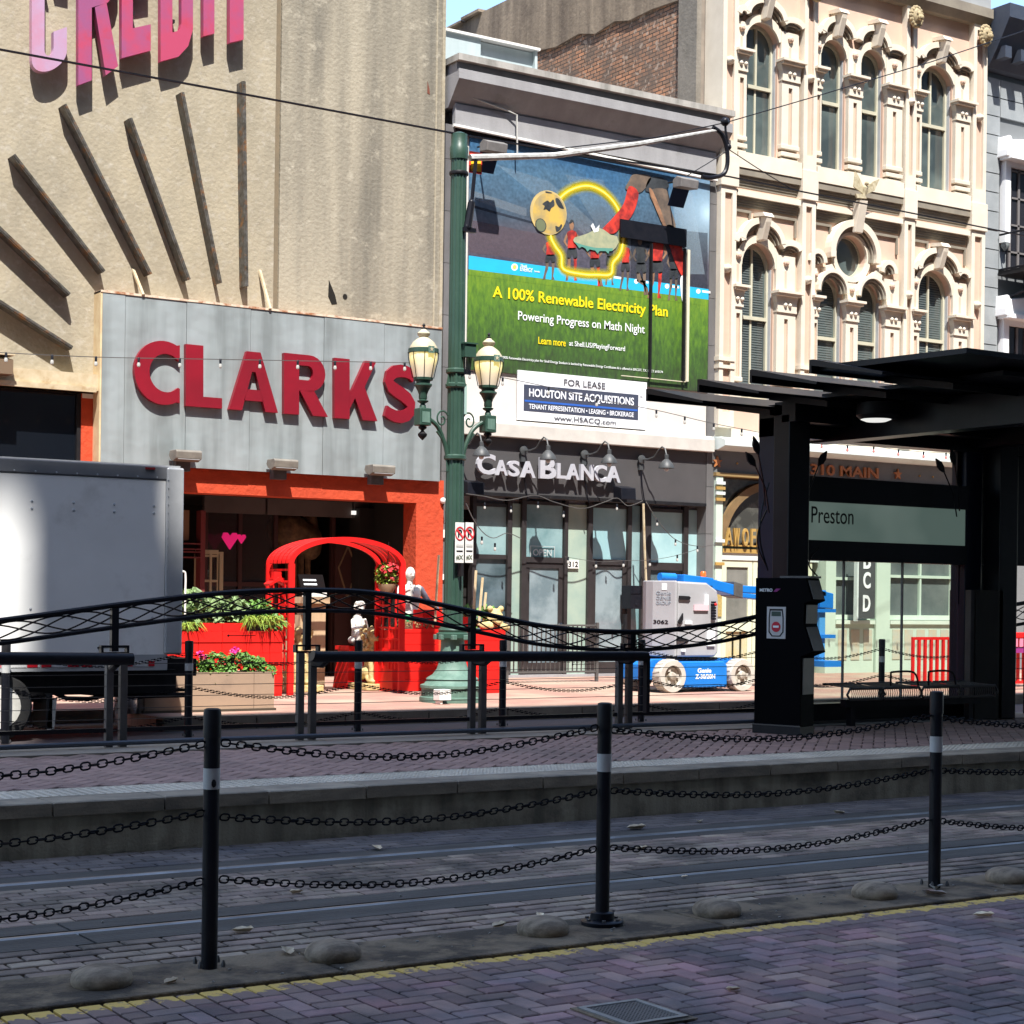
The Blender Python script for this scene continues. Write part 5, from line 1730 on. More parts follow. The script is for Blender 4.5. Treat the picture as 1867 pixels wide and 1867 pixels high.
def shopwin(xa, xb, z0, z1, nx):
    f = MB().band([(xa, z0), (xb, z0), (xb, z1), (xa, z1)], [(xa + .1, z0 + .1), (xb - .1, z0 + .1), (xb - .1, z1 - .1), (xa + .1, z1 - .1)], YD - .05, YD + .08, True)
    w_ = f.build('shop_window', mat('mint_frame', (.58, .66, .56), (.53, .6, .51), 3), b3)
    m_ = MB()
    for k in range(1, nx):
        x_ = xa + (xb - xa) * k / nx
        m_.box(x_ - .025, x_ + .025, YD - .02, YD + .04, z0 + .1, z1 - .1)
    m_.box(xa + .1, xb - .1, YD - .03, YD + .03, (z0 + z1) / 2 - .03, (z0 + z1) / 2 + .03)
    m_.build('sash_bar', M_mint, w_)
    MB().box(xa + .1, xb - .1, YD + .042, YD + .05, z0 + .1, z1 - .1).build('pane', mat('shop_pane', (.08, .10, .10), (.15, .17, .165), 1.3, .07), w_)


shopwin(25.22, 26.33, 1.25, 2.95, 1)
shopwin(26.8, 28.85, 1.25, 3.1, 2)
for a, b in ((25.22, 26.33), (26.77, 28.88)):
    MB().box(a, b, Y3 - .05, YD + .1, .15, 1.24).build('stall_riser', M_mint, b3)
    MB().box(a, b, Y3 - .1, Y3 - .051, 1.16, 1.24).build('riser_cap', mat('mint_frame', (.58, .66, .56)), b3)
    x_ = a + .1
    while x_ + .26 < b:
        MB().box(x_, x_ + .24, Y3 - .062, Y3 - .051, .42, 1.05).build('riser_panel', mat('riser_panel', (.5, .42, .3), (.42, .45, .38), 6), b3)
        x_ += .36
vs_ = thing('vertical_shop_sign', (26.2, Y3 - .3, 2), 'narrow dark vertical sign with white letters BCD hung beside the mint pier', 'sign')
(p, q), (r_, t2) = W(1561, 1128, Y3 - .3), W(1594, 1010, Y3 - .3)
MB().box(p, r_, Y3 - .34, Y3 - .28, q, t2 + .3).build('board', mat('dark_board', (.06, .065, .065), None, rough=.5), vs_)
MB().box(p - .04, p, Y3 - .36, Y3 - .26, q - .05, t2 + .3).build('edge_strip', M_mcor, vs_)
for i, s in enumerate('BCD'):
    zc_ = W(1580, (1022, 1058, 1100)[i], Y3 - .35)[1]
    letters(MB(), s, p + .14, r_ - .14, zc_ - .17, zc_ + .17, Y3 - .35, .008, .03).build('letter', M_pw, vs_, fix=False)

# ================================================================ GREY ASHLAR BUILDING AT THE RIGHT EDGE
b4 = thing('grey_building', (31, YF, 0), 'grey painted stone building with white window hoods and iron balcony, beside the cream facade', 'building')
M_ash = mat('grey_ashlar', (.30, .32, .33), (.25, .27, .28), 3, .8, bump=.15, bscale=30, rnd=.05)
MB().box(29.48, 40, YF + .06, 60, 0, 13.4).build('wall', mat('grey_wall_joint', (.17, .18, .185), None), b4)
z, k = 4.8, 0
while z < 13.2:
    h = .42
    MB().box(29.5, 30.02 + (.0 if k % 2 else .0), YF, YF + .08, z + .012, z + h - .012).build('ashlar_block', M_ash, b4)
    MB().box(30.05, 31.0, YF + .01, YF + .08, z + .012, z + h - .012).build('ashlar_block', M_ash, b4) if not (5.0 < z < 8.6 or 9.3 < z < 12.0) else None
    z += h
    k += 1
MB().box(31.0, 40, YF, YF + .08, 4.8, 13.3).build('plain_wall', M_ash, b4)
MB().prismx([(YF - .7, 14.6), (YF - .7, 14.3), (YF - .35, 13.7), (YF - .1, 13.35), (YF + .1, 13.3), (YF + .1, 14.6)], 29.5, 40).build('dark_cornice', mat('navy_cornice', (.035, .045, .07), (.05, .06, .08), 4, .5), b4)
for k in range(12):
    MB().box(29.6 + k * .5, 29.8 + k * .5, YF - .5, YF, 13.5, 13.75).build('cornice_bracket', mat('navy_cornice', (.035, .045, .07)), b4)
M_wh4 = mat('bright_white_trim', (.82, .83, .84), (.76, .77, .78), 3, .6)
for z0, z1, ht in ((9.0, 11.4, 12.3), (4.9, 7.9, 9.0)):
    MB().box(30.1, 30.26, YF - .12, YF + .05, z0 + .6, z1).build('window_surround', M_wh4, b4)
    MB().box(30.26, 33, YF - .10, YF + .05, z1 - .12, z1).build('window_surround', M_wh4, b4)
    MB().prism([(29.95, z1 + .05), (33, z1 + .05), (33, z1 + .75), (31.2, z1 + .6), (30.1, z1 + .42), (30.05, z1 + .5), (29.97, z1 + .5), (29.95, z1 + .2)], YF - .3, YF + .05).build('window_head', M_wh4, b4, bev=.02)
    MB().box(30.0, 33, YF - .36, YF - .02, z1 + .0, z1 + .09).build('window_head', M_wh4, b4)
    MB().lathe((30.12, YF - .1, z0 + .5), [(.02, -.1), (.09, 0), (.09, .06)], 8).build('corbel', mat('corbel_grey', (.2, .22, .22), None), b4)
    MB().box(30.27, 33, YF - .02, YF + .03, z0, z1 - .12).build('window_dark', mat('window_dark4', (.02, .02, .025), None, rough=.15), b4)
    f = MB()
    for k in range(6):
        f.box(30.3 + k * .28, 30.36 + k * .28, YF - .05, YF - .02, z0, z1 - .12)
    for k in range(4):
        f.box(30.3, 33, YF - .05, YF - .021, z0 + .4 + k * .6, z0 + .44 + k * .6)
    f.build('casement_bar', mat('brown_grey_frame', (.16, .145, .14), None), b4)
# balcony
MB().box(30.0, 33, YF - 1.0, YF - .02, 8.85, 8.95).build('balcony_floor', M_dark, b4)
bm2 = MB()
for z in (9.75, 8.98):
    bm2.tube([(30.0, YF - .05, z), (30.0, YF - 1.0, z), (33, YF - 1.0, z)], .025, 5)
bm2.build('balcony_rail', M_black, b4)
for k in range(24):
    MB().cyl((30.0 + k * .12, YF - 1.0, 8.95), (30.0 + k * .12, YF - 1.0, 9.75), .012, n=5).build('baluster', M_black, b4)
bm2 = MB()
bm2.tube([(30.05, YF - .05, 8.3), (30.3, YF - .5, 8.5), (30.4, YF - .95, 8.85)], .03, 5).tube([(30.9, YF - .05, 8.3), (30.9, YF - .5, 8.5), (30.9, YF - .95, 8.85)], .03, 5)
bm2.build('balcony_bracket', M_black, b4)

# ================================================================ BOLLARDS AND CHAINS ON THE NEAR STRIP
PX_ = [.85, 3.0, 5.06, 7.355, 9.55]


def bollard(name, x, y, h, lab, grp, scratch=False, z=0.0, tilt=0.0, r=.0345, base=False):
    t = thing(name, (x, y, z), lab, 'bollard', grp)
    MB().lathe((x, y, z), [(r, 0.0), (r, h - .12)], 20).build('post', M_black, t)
    MB().lathe((x, y, z), [(r + .0035, h - .125), (r + .0035, h - .02), (r, h - .004), (r * .7, h)], 20).build('cap', M_dark, t)
    MB().lathe((x, y, z), [(r + .0015, h * .69), (r + .0015, h * .77)], 20).build('reflective_band', M_refl, t)
    if base:
        MB().lathe((x, y, z), [(.105, 0), (.105, .018), (.098, .024), (.06, .026), (.058, .06), (.05, .066)], 24).build('base_flange', M_black, t)
        for k in range(6):
            MB().lathe((x + .082 * cos(k * pi / 3), y + .082 * sin(k * pi / 3), z + .024), [(.011, 0), (.011, .009)], 6).build('bolt', M_gray, t)
    else:
        for k in range(4):
            q = k * pi / 2 + .6
            MB().lathe((x + .07 * cos(q), y + .07 * sin(q), z + .012), [(.01, 0), (.01, .012), (.004, .03)], 6).build('anchor_bolt', M_gray, t)
    if tilt: t.rotation_euler = (0, tilt, 0)
    return t


bollard('bollard', 3.0, 6.945, 1.105, 'black bollard nearest the camera, its white band marked with a dark spot', 'bollards on the near concrete strip', z=.012)
bollard('bollard', 5.06, 6.945, 1.085, 'black bollard bolted down with a round base flange, middle of the near strip', 'bollards on the near concrete strip', base=True, z=.012)
bollard('bollard', 7.355, 6.945, 1.10, 'black bollard on the near strip in front of the dark station shelter', 'bollards on the near concrete strip', z=.012)
MB().ball((3.0 - .005, 6.945 - .0355, .80), (.012, .003, .018), 7, 5).build('band_spot', M_dark, [o for o in COL.objects if o.name == 'bollard'][0])
mt = MB()   # chain link: an elongated ring in the X-Z plane, 62 mm long
ring = [(-.022, 0, .013), (-.012, 0, .018), (.012, 0, .018), (.022, 0, .013), (.0265, 0, 0), (.022, 0, -.013), (.012, 0, -.018), (-.012, 0, -.018), (-.022, 0, -.013), (-.0265, 0, 0)]
mt.tube(ring, .0049, 6, closed=True)
mt.v = [(p[0] * .82, p[1] * .82, p[2] * .84) for p in mt.v]
LINK = mt.mesh('link', M_chain)


def chain(x0, x1, y, z0, z1, sag, lab, grp, whole=False, zc=0):
    n = max(8, int((x1 - x0) / .0355))
    t = thing('chain', ((x0 + x1) / 2, y, min(z0, z1)), lab, 'chain', grp)
    pts = []
    for i in range(n + 1):
        u = i / n
        pts.append((x0 + (x1 - x0) * u, y, z0 + (z1 - z0) * u - sag * 4 * u * (1 - u) * (1 + .25 * sin(3.2 * u))))
    if whole:
        m_ = MB()
        for i in range(n):
            a, b = pts[i], pts[i + 1]
            if i % 2: m_.box(a[0] - .006, b[0] + .006, y - .016, y + .016, (a[2] + b[2]) / 2 - .005, (a[2] + b[2]) / 2 + .005)
            else: m_.add([(a[0] - .008, y - .005, a[2] - .018), (b[0] + .008, y - .005, b[2] - .018), (b[0] + .008, y - .005, b[2] - .010), (a[0] - .008, y - .005, a[2] - .010)], [(0, 1, 2, 3)]).add([(a[0] - .008, y - .005, a[2] + .010), (b[0] + .008, y - .005, b[2] + .010), (b[0] + .008, y - .005, b[2] + .018), (a[0] - .008, y - .005, a[2] + .018)], [(0, 1, 2, 3)])
        m_.build('links', M_chain, t, kind='stuff')
        return
    for i in range(n):
        a, b = pts[i], pts[i + 1]
        m = ((a[0] + b[0]) / 2, y, (a[2] + b[2]) / 2)
        ang = -math.atan2(b[2] - a[2], b[0] - a[0])
        inst('link', LINK, t, m, (U(.1, .5) if i % 2 == 0 else U(1.1, 1.6), ang, 0))


rows = ((.965, .975, .07, 'uppermost'), (.66, .665, .05, 'middle'), (.385, .385, .075, 'lowest'))
spans = [('at the left picture edge, ending at the nearest bollard', 1.0, 2.965), ('between the nearest bollard and the flanged one', 3.045, 5.015), ('between the flanged bollard and the one before the shelter', 5.105, 7.31), ('from the bollard before the shelter to the right picture edge', 7.4, 9.5)]
for w_, x0, x1 in spans:
    for z0, z1, sg_, nm in rows:
        chain(x0, x1, 6.945, z0 + U(-.01, .01), z1 + U(-.01, .01), sg_ + U(-.012, .012), nm + ' chain ' + w_, 'chains along the near strip')
for i, (x, y) in enumerate(((2.5, 6.87), (3.55, 6.87), (4.68, 6.9), (5.73, 6.88), (6.83, 6.88), (7.90, 6.9))):
    lab = ('mottled stone dome at the left end of the near strip', 'stone dome just right of the nearest bollard', 'stone dome with a dry leaf against it, left of the flanged bollard', 'stone dome right of the flanged bollard', 'stone dome left of the bollard before the shelter', 'stone dome at the right picture edge')[i]
    m_ = MB().lathe((x, y, .005), [(.125 * q, z) for q, z in ((.90, 0), (.98, .015), (1.0, .03), (.97, .048), (.87, .064), (.7, .076), (.45, .084), (.15, .087))], 28)
    m_.build('dome_stone', mat('dome_stone', (.38, .30, .21), (.15, .115, .08), 7, .8, bump=.25, bscale=70, stretch=(1, 2.5, 2)), label=lab, cat='stone dome', group='stone domes on the near strip')
lv = [((3.477, 7.663), .07, 'curled dry leaf on the pavers behind the nearest bollard'), ((4.18, 8.527), .06, 'pale leaf lying between the near tram rails'), ((5.35, 9.764), .07, 'long dry leaf by the second rail, left of the flanged bollard'), ((4.618, 7.188), .06, 'dry leaf leaning on the third stone dome'),
      ((4.942, 7.311), .05, 'small leaf behind the third stone dome'), ((6.845, 8.975), .06, 'yellowish leaf between the rails right of the flanged bollard'), ((6.377, 7.951), .03, 'tiny crumpled leaf against the near rail'), ((8.044, 9.868), .06, 'dry leaf by the platform wall, right of the flanged bollard'),
      ((7.415, 9.789), .09, 'pair of curled leaves lying on the blue grey pavers'), ((4.703, 5.536), .05, 'pale leaf on the brick lane below the flanged bollard'), ((6.936, 6.21), .07, 'pale yellow leaf on the brick lane at the right'), ((7.302, 6.888), .09, 'torn paper scrap at the foot of the bollard before the shelter'),
      ((7.15, 6.75), .09, 'flattened brown wrapper beside the bollard before the shelter'), ((9.359, 9.812), .06, 'dry leaf far along the blue grey pavers'), ((2.75, 6.75), .05, 'brown stick like leaf right of the first dome'), ((3.42, 7.05), .07, 'brown leaf on the strip joint right of the nearest bollard'), ((2.72, 10.25), .08, 'brown leaf in the corner by the platform wall')]
for i, ((x, y), s, lab) in enumerate(lv):
    s *= 1.55
    q = U(0, 6.3)
    zz = .014 if 6.6 < y < 7.15 else .002
    m_ = MB()
    prof = [(-.5, 0), (-.3, .22), (-.05, .30), (.18, .2), (.34, .24), (.5, 0), (.3, -.16), (.1, -.26), (-.12, -.2), (-.34, -.2)]
    P3 = [(x + s * (a * cos(q) - b * sin(q)), y + s * (a * sin(q) + b * cos(q)), zz + s * (.06 + .5 * abs(b) + .25 * (a + .2) ** 2)) for a, b in prof]
    mid = [(x + s * a * cos(q), y + s * a * sin(q), zz + s * .02) for a in (-.25, .05, .3)]
    V = P3 + mid
    m_.add(V, [(0, 10, 1), (1, 10, 2), (2, 10, 11), (2, 11, 3), (3, 11, 12), (3, 12, 4), (4, 12, 5), (0, 9, 10), (9, 8, 10), (8, 11, 10), (8, 7, 11), (7, 12, 11), (7, 6, 12), (6, 5, 12)])
    mm = M_leafy if i not in (11, 12) else (mat('paper_scrap', (.5, .48, .45), None) if i == 11 else mat('wrapper', (.35, .2, .14), (.5, .48, .45), 30))
    nm = 'dry_leaf' if i < 11 or i > 12 else ('paper_scrap' if i == 11 else 'wrapper')
    m_.build(nm, mm, label=lab, cat='leaf' if nm == 'dry_leaf' else 'litter', group='dry leaves on the ground' if nm == 'dry_leaf' else None)
# tiny pale pebbles
pb = MB()
for k in range(70):
    x, y = U(2, 10), random.choice((U(6.65, 7.1), U(6.65, 7.1), U(7.2, 10.3)))
    pb.ball((x, y, (.014 if y < 7.15 else .002)), (U(.004, .011), U(.004, .009), U(.003, .007)), 5, 4)
pb.build('gravel', mat('pebble', (.4, .38, .33), (.15, .14, .12), 60), kind='stuff', label='scattered tiny pale pebbles and grit on the strip and pavers', cat='gravel')
# access cover in the near lane
MB().box(3.93, 4.26, 5.22, 5.60, .003, .008).build('surround', M_conc, mc)
MB().band([(3.95, 5.25), (4.24, 5.25), (4.24, 5.58), (3.95, 5.58)], [(3.975, 5.275), (4.215, 5.275), (4.215, 5.555), (3.975, 5.555)], .008, .013, True).v
fr_ = MB()
for a, b, c, d in ((3.95, 4.24, 5.25, 5.275), (3.95, 4.24, 5.555, 5.58), (3.95, 3.975, 5.276, 5.554), (4.215, 4.24, 5.276, 5.554)):
    fr_.box(a, b, c, d, .0085, .014)
fr_.build('rim', mat('worn_steel_rim', (.30, .30, .29), (.22, .22, .21), 20, .45, metal=.5), mc)
MB().box(3.978, 4.212, 5.278, 5.552, .0085, .0115).build('lid', M_gray, mc)
tr_ = MB()
for i in range(13):
    for j in range(15):
        x, y = 3.99 + i * .0175, 5.29 + j * .0178
        tr_.add([(x - .006, y, .0118), (x, y - .002, .0136), (x + .006, y, .0118), (x, y + .002, .0136)], [(0, 1, 2, 3)])
tr_.build('tread_studs', M_dark, mc, kind='stuff')

# ================================================================ PLATFORM RAILING
RY = 13.92
rl = thing('arched_railing', (8, RY, PZ), 'black railing with wavy ironwork arching along the back of the platform', 'railing')


def cat(pts, k=6):
    out = []
    n = len(pts)
    for i in range(n - 1):
        a, b, c, d = pts[max(i - 1, 0)], pts[i], pts[i + 1], pts[min(i + 2, n - 1)]
        for j in range(k):
            t = j / k
            out.append(tuple(.5 * ((2 * b[q]) + (-a[q] + c[q]) * t + (2 * a[q] - 5 * b[q] + 4 * c[q] - d[q]) * t * t + (-a[q] + 3 * b[q] - 3 * c[q] + d[q]) * t ** 3) for q in range(len(b))))
    out.append(pts[-1])
    return out


topc = cat([(2.6, 1.29), (3.4, 1.29), (4.18, 1.37), (5.13, 1.50), (6.05, 1.61), (6.9, 1.65), (7.65, 1.625), (8.6, 1.475), (9.45, 1.335), (10.45, 1.285), (11.4, 1.345), (12.05, 1.44), (12.7, 1.54)])
botc = [(p[0], p[1] - .182) for p in topc]
MB().tube([(p[0], RY, p[1]) for p in topc], .024, 8).build('top_rail', M_black, rl)
MB().tube([(p[0], RY, p[1]) for p in botc], .02, 8).build('lower_rail', M_black, rl)


def interp(c, x):
    for i in range(len(c) - 1):
        if c[i][0] <= x <= c[i + 1][0]:
            t = (x - c[i][0]) / (c[i + 1][0] - c[i][0])
            return c[i][1] + (c[i + 1][1] - c[i][1]) * t
    return c[-1][1]


for ph, per, am in ((0, 1.12, .072), (1.3, 1.12, .068), (pi, 1.12, .072), (4.3, 1.12, .068)):
    pts = []
    x = 2.7
    while x < 12.6:
        w = sin(2 * pi * x / per + ph + .5 * sin(x))
        pts.append((x, RY + (.006 if ph > 3 else -.006), interp(topc, x) - .091 + am * w))
        x += .06
    MB().tube(pts, .0072, 5).build('wavy_bar', M_black, rl)
for x in (3.38, 5.135, 6.895, 8.6, 10.46):
    MB().box(x - .03, x + .03, RY - .025, RY + .025, 1.12, interp(topc, x) - .02).build('upper_post', M_black, rl)
    MB().band([(x - .12, 1.10), (x + .12, 1.10), (x + .12, 1.17), (x - .12, 1.17)], [(x - .10, 1.115), (x + .10, 1.115), (x + .10, 1.155), (x - .10, 1.155)], RY - .03, RY + .03, True).build('collar_plate', M_black, rl)
for x in (3.45, 5.155, 6.895, 8.665, 10.37):
    for s in (-.06, .06):
        MB().box(x + s - .03, x + s + .03, RY - .03, RY + .03, PZ, 1.10).build('lower_post', M_gray, rl, bev=.004)
xs = [2.4, 3.39, 3.51, 5.065, 5.245, 6.80, 6.985, 8.575, 8.755, 10.28, 10.46, 12.3]
for a, b in zip(xs[::2], xs[1::2]):
    MB().box(a, b, RY - .015, RY + .015, .455, .49).build('bottom_bar', M_black, rl)
for k in range(7):
    z = 1.02 - k * .092
    MB().tube([(2.6, RY, z + .005 * (k % 2)), (7, RY, z - .004), (12.3, RY, z)], .0038, 4).build('cable', M_gray, rl)
for x, z in ((3.6, 1.24), (5.0, 1.24), (6.15, 1.34), (9.75, 1.06), (8.9, 1.12)):
    MB().tube([(x, RY, z - .09), (x + .25, RY, z - .09)], .0045, 4).ball((x, RY, z - .09), .011, 6, 4).build('cable_end', M_black, rl)
MB().tube([(2.4, RY - .12, PZ + .035), (6, RY - .1, PZ + .045), (12.4, RY - .12, PZ + .035)], .022, 8).build('conduit_pipe', mat('blue_grey_pipe', (.07, .085, .11), None, rough=.4), rl)
# lean rail: thick tube on brackets
lr = thing('lean_rail', (8.6, 13.62, 1.05), 'thick black tubular leaning rail running from the bench gap to the flat posts', 'rail')
ly = 13.62
MB().tube([(6.80, ly, 1.085), (6.84, ly, 1.075), (10.36, ly, 1.055), (10.42, ly, 1.05)], .048, 14).build('tube', M_black, lr)
for x in (6.95, 8.62, 10.3):
    MB().tube([(x, ly, 1.05), (x, ly + .1, 1.0), (x, RY - .03, 1.0)], .03, 8).build('bracket', M_dark, lr)
MB().box(10.40, 10.44, ly - .03, ly + .03, .5, 1.06).build('end_post', M_black, lr)
lr = thing('lean_rail', (4, ly, 1.05), 'thick black tubular leaning rail in front of the white truck', 'rail')
MB().tube([(2.6, ly, 1.105), (5.12, ly, 1.068), (5.18, ly, 1.066)], .05, 14).build('tube', M_black, lr)
MB().tube([(5.05, ly, 1.03), (5.05, ly + .1, .99), (5.1, RY - .03, 1.0)], .03, 8).build('bracket', M_dark, lr)

# far row of bollards with thin chains
fx = [5.62, 7.68, 9.82, 11.86, 14.03, 16.2, 18.4, 20.6]
flab = ['far black bollard at the left picture edge before the truck wheels', 'far black bollard before the truck tail and the tan planter', 'far black bollard before the red pedestal and seated statue', 'far black bollard before the iron barrier', 'far black bollard left of the boom lift chassis', 'far bollard hidden behind the ticket machine side', 'far grey bollard seen through the shelter glass', 'far bollard behind the right shelter pillar']
for i, x in enumerate(fx):
    if i in (5, 7): continue
    bollard('far_bollard', x, 18.45, 1.08, flab[i], 'bollards of the far row', r=.045)
for i in range(len(fx) - 1):
    for z, nm in ((.93, 'upper'), (.55, 'middle'), (.22, 'lower')):
        nb = ('before the truck wheels', 'before the tan planter', 'before the red planters and lamp base', 'before the iron barrier', 'before the boom lift', 'behind the ticket machine', 'behind the shelter glass')[i]
        chain(fx[i] + .05, fx[i + 1] - .05, 18.45, z, z, .10, nm + ' thin far chain ' + nb, 'chains of the far row', whole=True)

# ================================================================ STATION SHELTER
M_shf = mat('shelter_black', (.006, .0065, .010), (.010, .010, .014), 4, .35, spec=.2)
M_navy = mat('navy_column', (.006, .010, .028), (.009, .013, .034), 4, .35, spec=.25)
M_brn2 = mat('brown_panel', (.026, .022, .018), (.02, .017, .015), 3, .6, spec=.2)
st = thing('station_shelter', (14, 13.7, PZ), 'black tram shelter with louvred roof, glass back wall and green Preston name panel', 'shelter')
sy = 13.75
XcA0, XcA1 = W(1395, 1000, sy)[0], W(1432, 1000, sy)[0]
XcB0, XcB1 = W(1437, 1000, sy - .42)[0], W(1475, 1000, sy - .42)[0]
MB().box(XcA0, XcA1, sy - .12, sy + .12, PZ, 3.5).build('column', M_navy, st, bev=.01)
MB().box(XcB0, XcB1, sy - .42, sy - .18, PZ, 3.5).build('column', M_shf, st, bev=.01)
XdA, XdB = W(1748, 1000, sy)[0], W(1806, 1000, sy)[0]
MB().box(XdA, XdB - .25, sy - .1, sy + .12, PZ, 3.6).build('column', M_navy, st, bev=.01)
MB().box(XdB - .24, XdB + .05, sy - .35, sy - .11, PZ, 3.6).build('column', M_shf, st, bev=.01)
# brown wing wall at the right
wa, wb = W(1772, 1200, 13.45)[0], W(1821, 1200, 13.45)[0]
MB().box(wa, wb, 13.4, 13.5, PZ, W(1790, 1076, 13.45)[1]).build('wing_wall', M_brn2, st)
MB().box(wa - .06, wa - .001, 13.42, 13.5, PZ, W(1790, 1076, 13.45)[1]).build('wing_edge', M_gray, st)
wc = W(1735, 1200, 13.9)[0]
MB().box(wc, wc + .1, 13.86, 13.94, PZ, W(1735, 1076, 13.9)[1]).build('wing_edge', M_gray, st)
# roof louvres
rx1 = 24.0
for i, (px_, py_, D) in enumerate(((1183, 712, 14.5), (1277, 695, 13.65), (1373, 678, 12.8), (1482, 660, 11.95), (1600, 652, 11.1))):
    x0, z0 = W(px_, py_ + 6, D)
    if i == 4:
        x0, z0 = 11.25, 3.78
    wdt = .98
    if i == 4: break
    m_ = MB().prismx([(D - wdt + .1, z0 - .17), (D - wdt + .1, z0 - .145), (D + .0, z0 + .055), (D + .05, z0 + .055), (D + .05, z0 - .07), (D + .02, z0 - .07), (D + .02, z0 + .0)], x0, rx1)
    m_.build('roof_louvre', M_shf, st)
    MB().prismx([(D - wdt + .12, z0 - .23), (D + .0, z0 - .09), (D + .0, z0 - .02), (D - wdt + .12, z0 - .172)], x0 + .9, rx1).build('roof_rib', M_dark, st)
x0 = W(1482, 700, 11.9)[0]
MB().prismx([(10.2, 3.69), (10.2, 3.735), (12.0, 3.775), (12.0, 3.72)], 11.1, rx1).build('roof_fascia', M_shf, st)
# beams
MB().box(12.75, 12.98, 10.0, 13.9, 3.28, 3.6).build('cross_beam', M_shf, st)
MB().box(14.9, 15.15, 10.0, 13.9, 3.34, 3.66).build('cross_beam', M_shf, st)
MB().prismx([(sy - .12, 3.3), (sy - .12, 3.62), (sy + .12, 3.62), (sy + .12, 3.3)], XcA0, rx1).build('eaves_beam', M_shf, st)
MB().box(XcB0, rx1, 13.25, 13.45, 3.42, 3.62).build('eaves_beam', M_shf, st)
MB().box(XcB1 + .02, 24, 13.0, 13.9, 3.63, 3.68).build('ceiling_panel', M_shf, st)
MB().box(12.0, 24, 10.6, 12.9, 3.62, 3.66).build('ceiling_panel', M_shf, st)
# lit ceiling lamp
(lx, lz) = W(1600, 752, 12.6)
lo_ = MB().lathe((lx, 12.6, lz - .03), [(.2, .12), (.21, .0), (.17, -.04)], 24).build('ceiling_lamp', M_dark, st)
MB().lathe((lx - .02, 12.6, lz - .072), [(.155, .03), (.15, -.0), (.10, -.02), (.02, -.028)], 24).build('lens', mat('lit_lens', (.9, .9, .88), None, emit=(1, 1, .95), estr=.25), lo_)
# name panel and glass wall
zP0, zP1 = W(1600, 990, sy)[1], W(1600, 922, sy)[1]
xa, xb = XcB1 + .02, XdA - .0
M_pp = bpy.data.materials.new('green_name_panel')
M_pp.use_nodes = True
N, L = M_pp.node_tree.nodes, M_pp.node_tree.links
P_ = N['Principled BSDF']
P_.inputs['Roughness'].default_value = .25
g_ = N.new('ShaderNodeNewGeometry')
n_ = N.new('ShaderNodeTexNoise')
n_.inputs['Scale'].default_value = 1.2
L.new(g_.outputs['Position'], n_.inputs['Vector'])
cr_ = ramp(N, L, n_.outputs['Fac'], [(.35, (.20, .29, .25)), (.65, (.30, .40, .35))])
L.new(cr_, P_.inputs['Base Color'])
L.new(cr_, P_.inputs['Emission Color'])
P_.inputs['Emission Strength'].default_value = .10
pn_ = MB().box(xa, xb, sy - .09, sy - .03, zP0, zP1).build('name_panel', M_pp, st)
(p, q), (r_, t2) = W(1480, 953, sy - .1), W(1557, 927, sy - .1)
letters(MB(), 'Preston', p, r_, q, t2, sy - .096, .003, .0).build('station_name', mat('name_print', (.01, .012, .015), None), pn_, fix=False)
MB().box(xa - .02, xb, sy - .14, sy + .06, zP1, zP1 + .26).build('panel_head', M_shf, st)
MB().box(xa - .02, xb, sy - .12, sy + .06, zP0 - .21, zP0).build('panel_foot', M_shf, st)
zg1 = zP0 - .21
zg0 = W(1600, 1279, sy)[1]
M_glw = glass('shelter_glass', (.78, .86, .80), .02, .28, .12)
npn = 3
for k in range(npn):
    a, b = xa + (xb - xa) * k / npn, xa + (xb - xa) * (k + 1) / npn
    MB().ngon([(a + .012, sy, zg0), (b - .012, sy, zg0), (b - .012, sy, zg1), (a + .012, sy, zg1)]).build('glass_panel', M_glw, st, fix=False)
    if k: MB().box(a - .006, a + .006, sy - .01, sy + .02, zg0, zg1).build('glazing_bar', mat('pale_bar', (.22, .23, .22), None), st)
MB().box(xa - .02, XdB, sy - .1, sy + .1, PZ + .02, zg0).build('kick_panel', M_shf, st)
MB().box(xa - .02, XdB, sy - .14, sy + .1, PZ, PZ + .03).build('kick_strip', M_gray, st)
MB().box(XdA - .06, 24, sy - .02, sy + .0, zP0 - .2, 3.6).box(XdA + .0, wb + .25, sy - .019, sy + .0, 1.6, zP0 - .201).build('end_panel', M_shf, st)
# iron leaf sprigs on the columns
for (bx, by), (tx, ty) in (((1403, 890), (1378, 852)), ((1396, 878), (1383, 830)), ((1470, 890), (1492, 850)), ((1745, 900), (1722, 862)), ((1750, 890), (1741, 850))):
    a, b = W(bx, by, 13.4), W(tx, ty, 13.4)
    s_ = MB().tube([(a[0], 13.4, a[1] - .25), (a[0] + (b[0] - a[0]) * .3, 13.4, a[1]), (b[0], 13.4, b[1])], .008, 5).build('vine_stem', M_black, st)
    dx, dz = b[0] - a[0], b[1] - a[1]
    l = sqrt(dx * dx + dz * dz)
    ux, uz = dx / l, dz / l
    P = [(b[0] + ux * u * .2 - uz * v, b[1] + uz * u * .2 + ux * v) for u, v in ((0, 0), (.3, .035), (.6, .04), (1, 0), (.6, -.04), (.3, -.035))]
    MB().prism(P, 13.39, 13.41).build('iron_leaf', M_black, s_)
for x_, ya, yb in ((1388, 880, 1040), (1384, 930, 1030), (1478, 1000, 1050)):
    pts = [(*W(x_ + 14, ya, 13.5), ), (*W(x_, (ya * 2 + yb) / 3, 13.5),), (*W(x_ - 2, (ya + 2 * yb) / 3, 13.5),), (*W(x_ + 12, yb, 13.5),)]
    MB().tube([(p[0], 13.5, p[1]) for p in cat(pts, 5)], .008, 5).build('vine_stem', M_black, st)

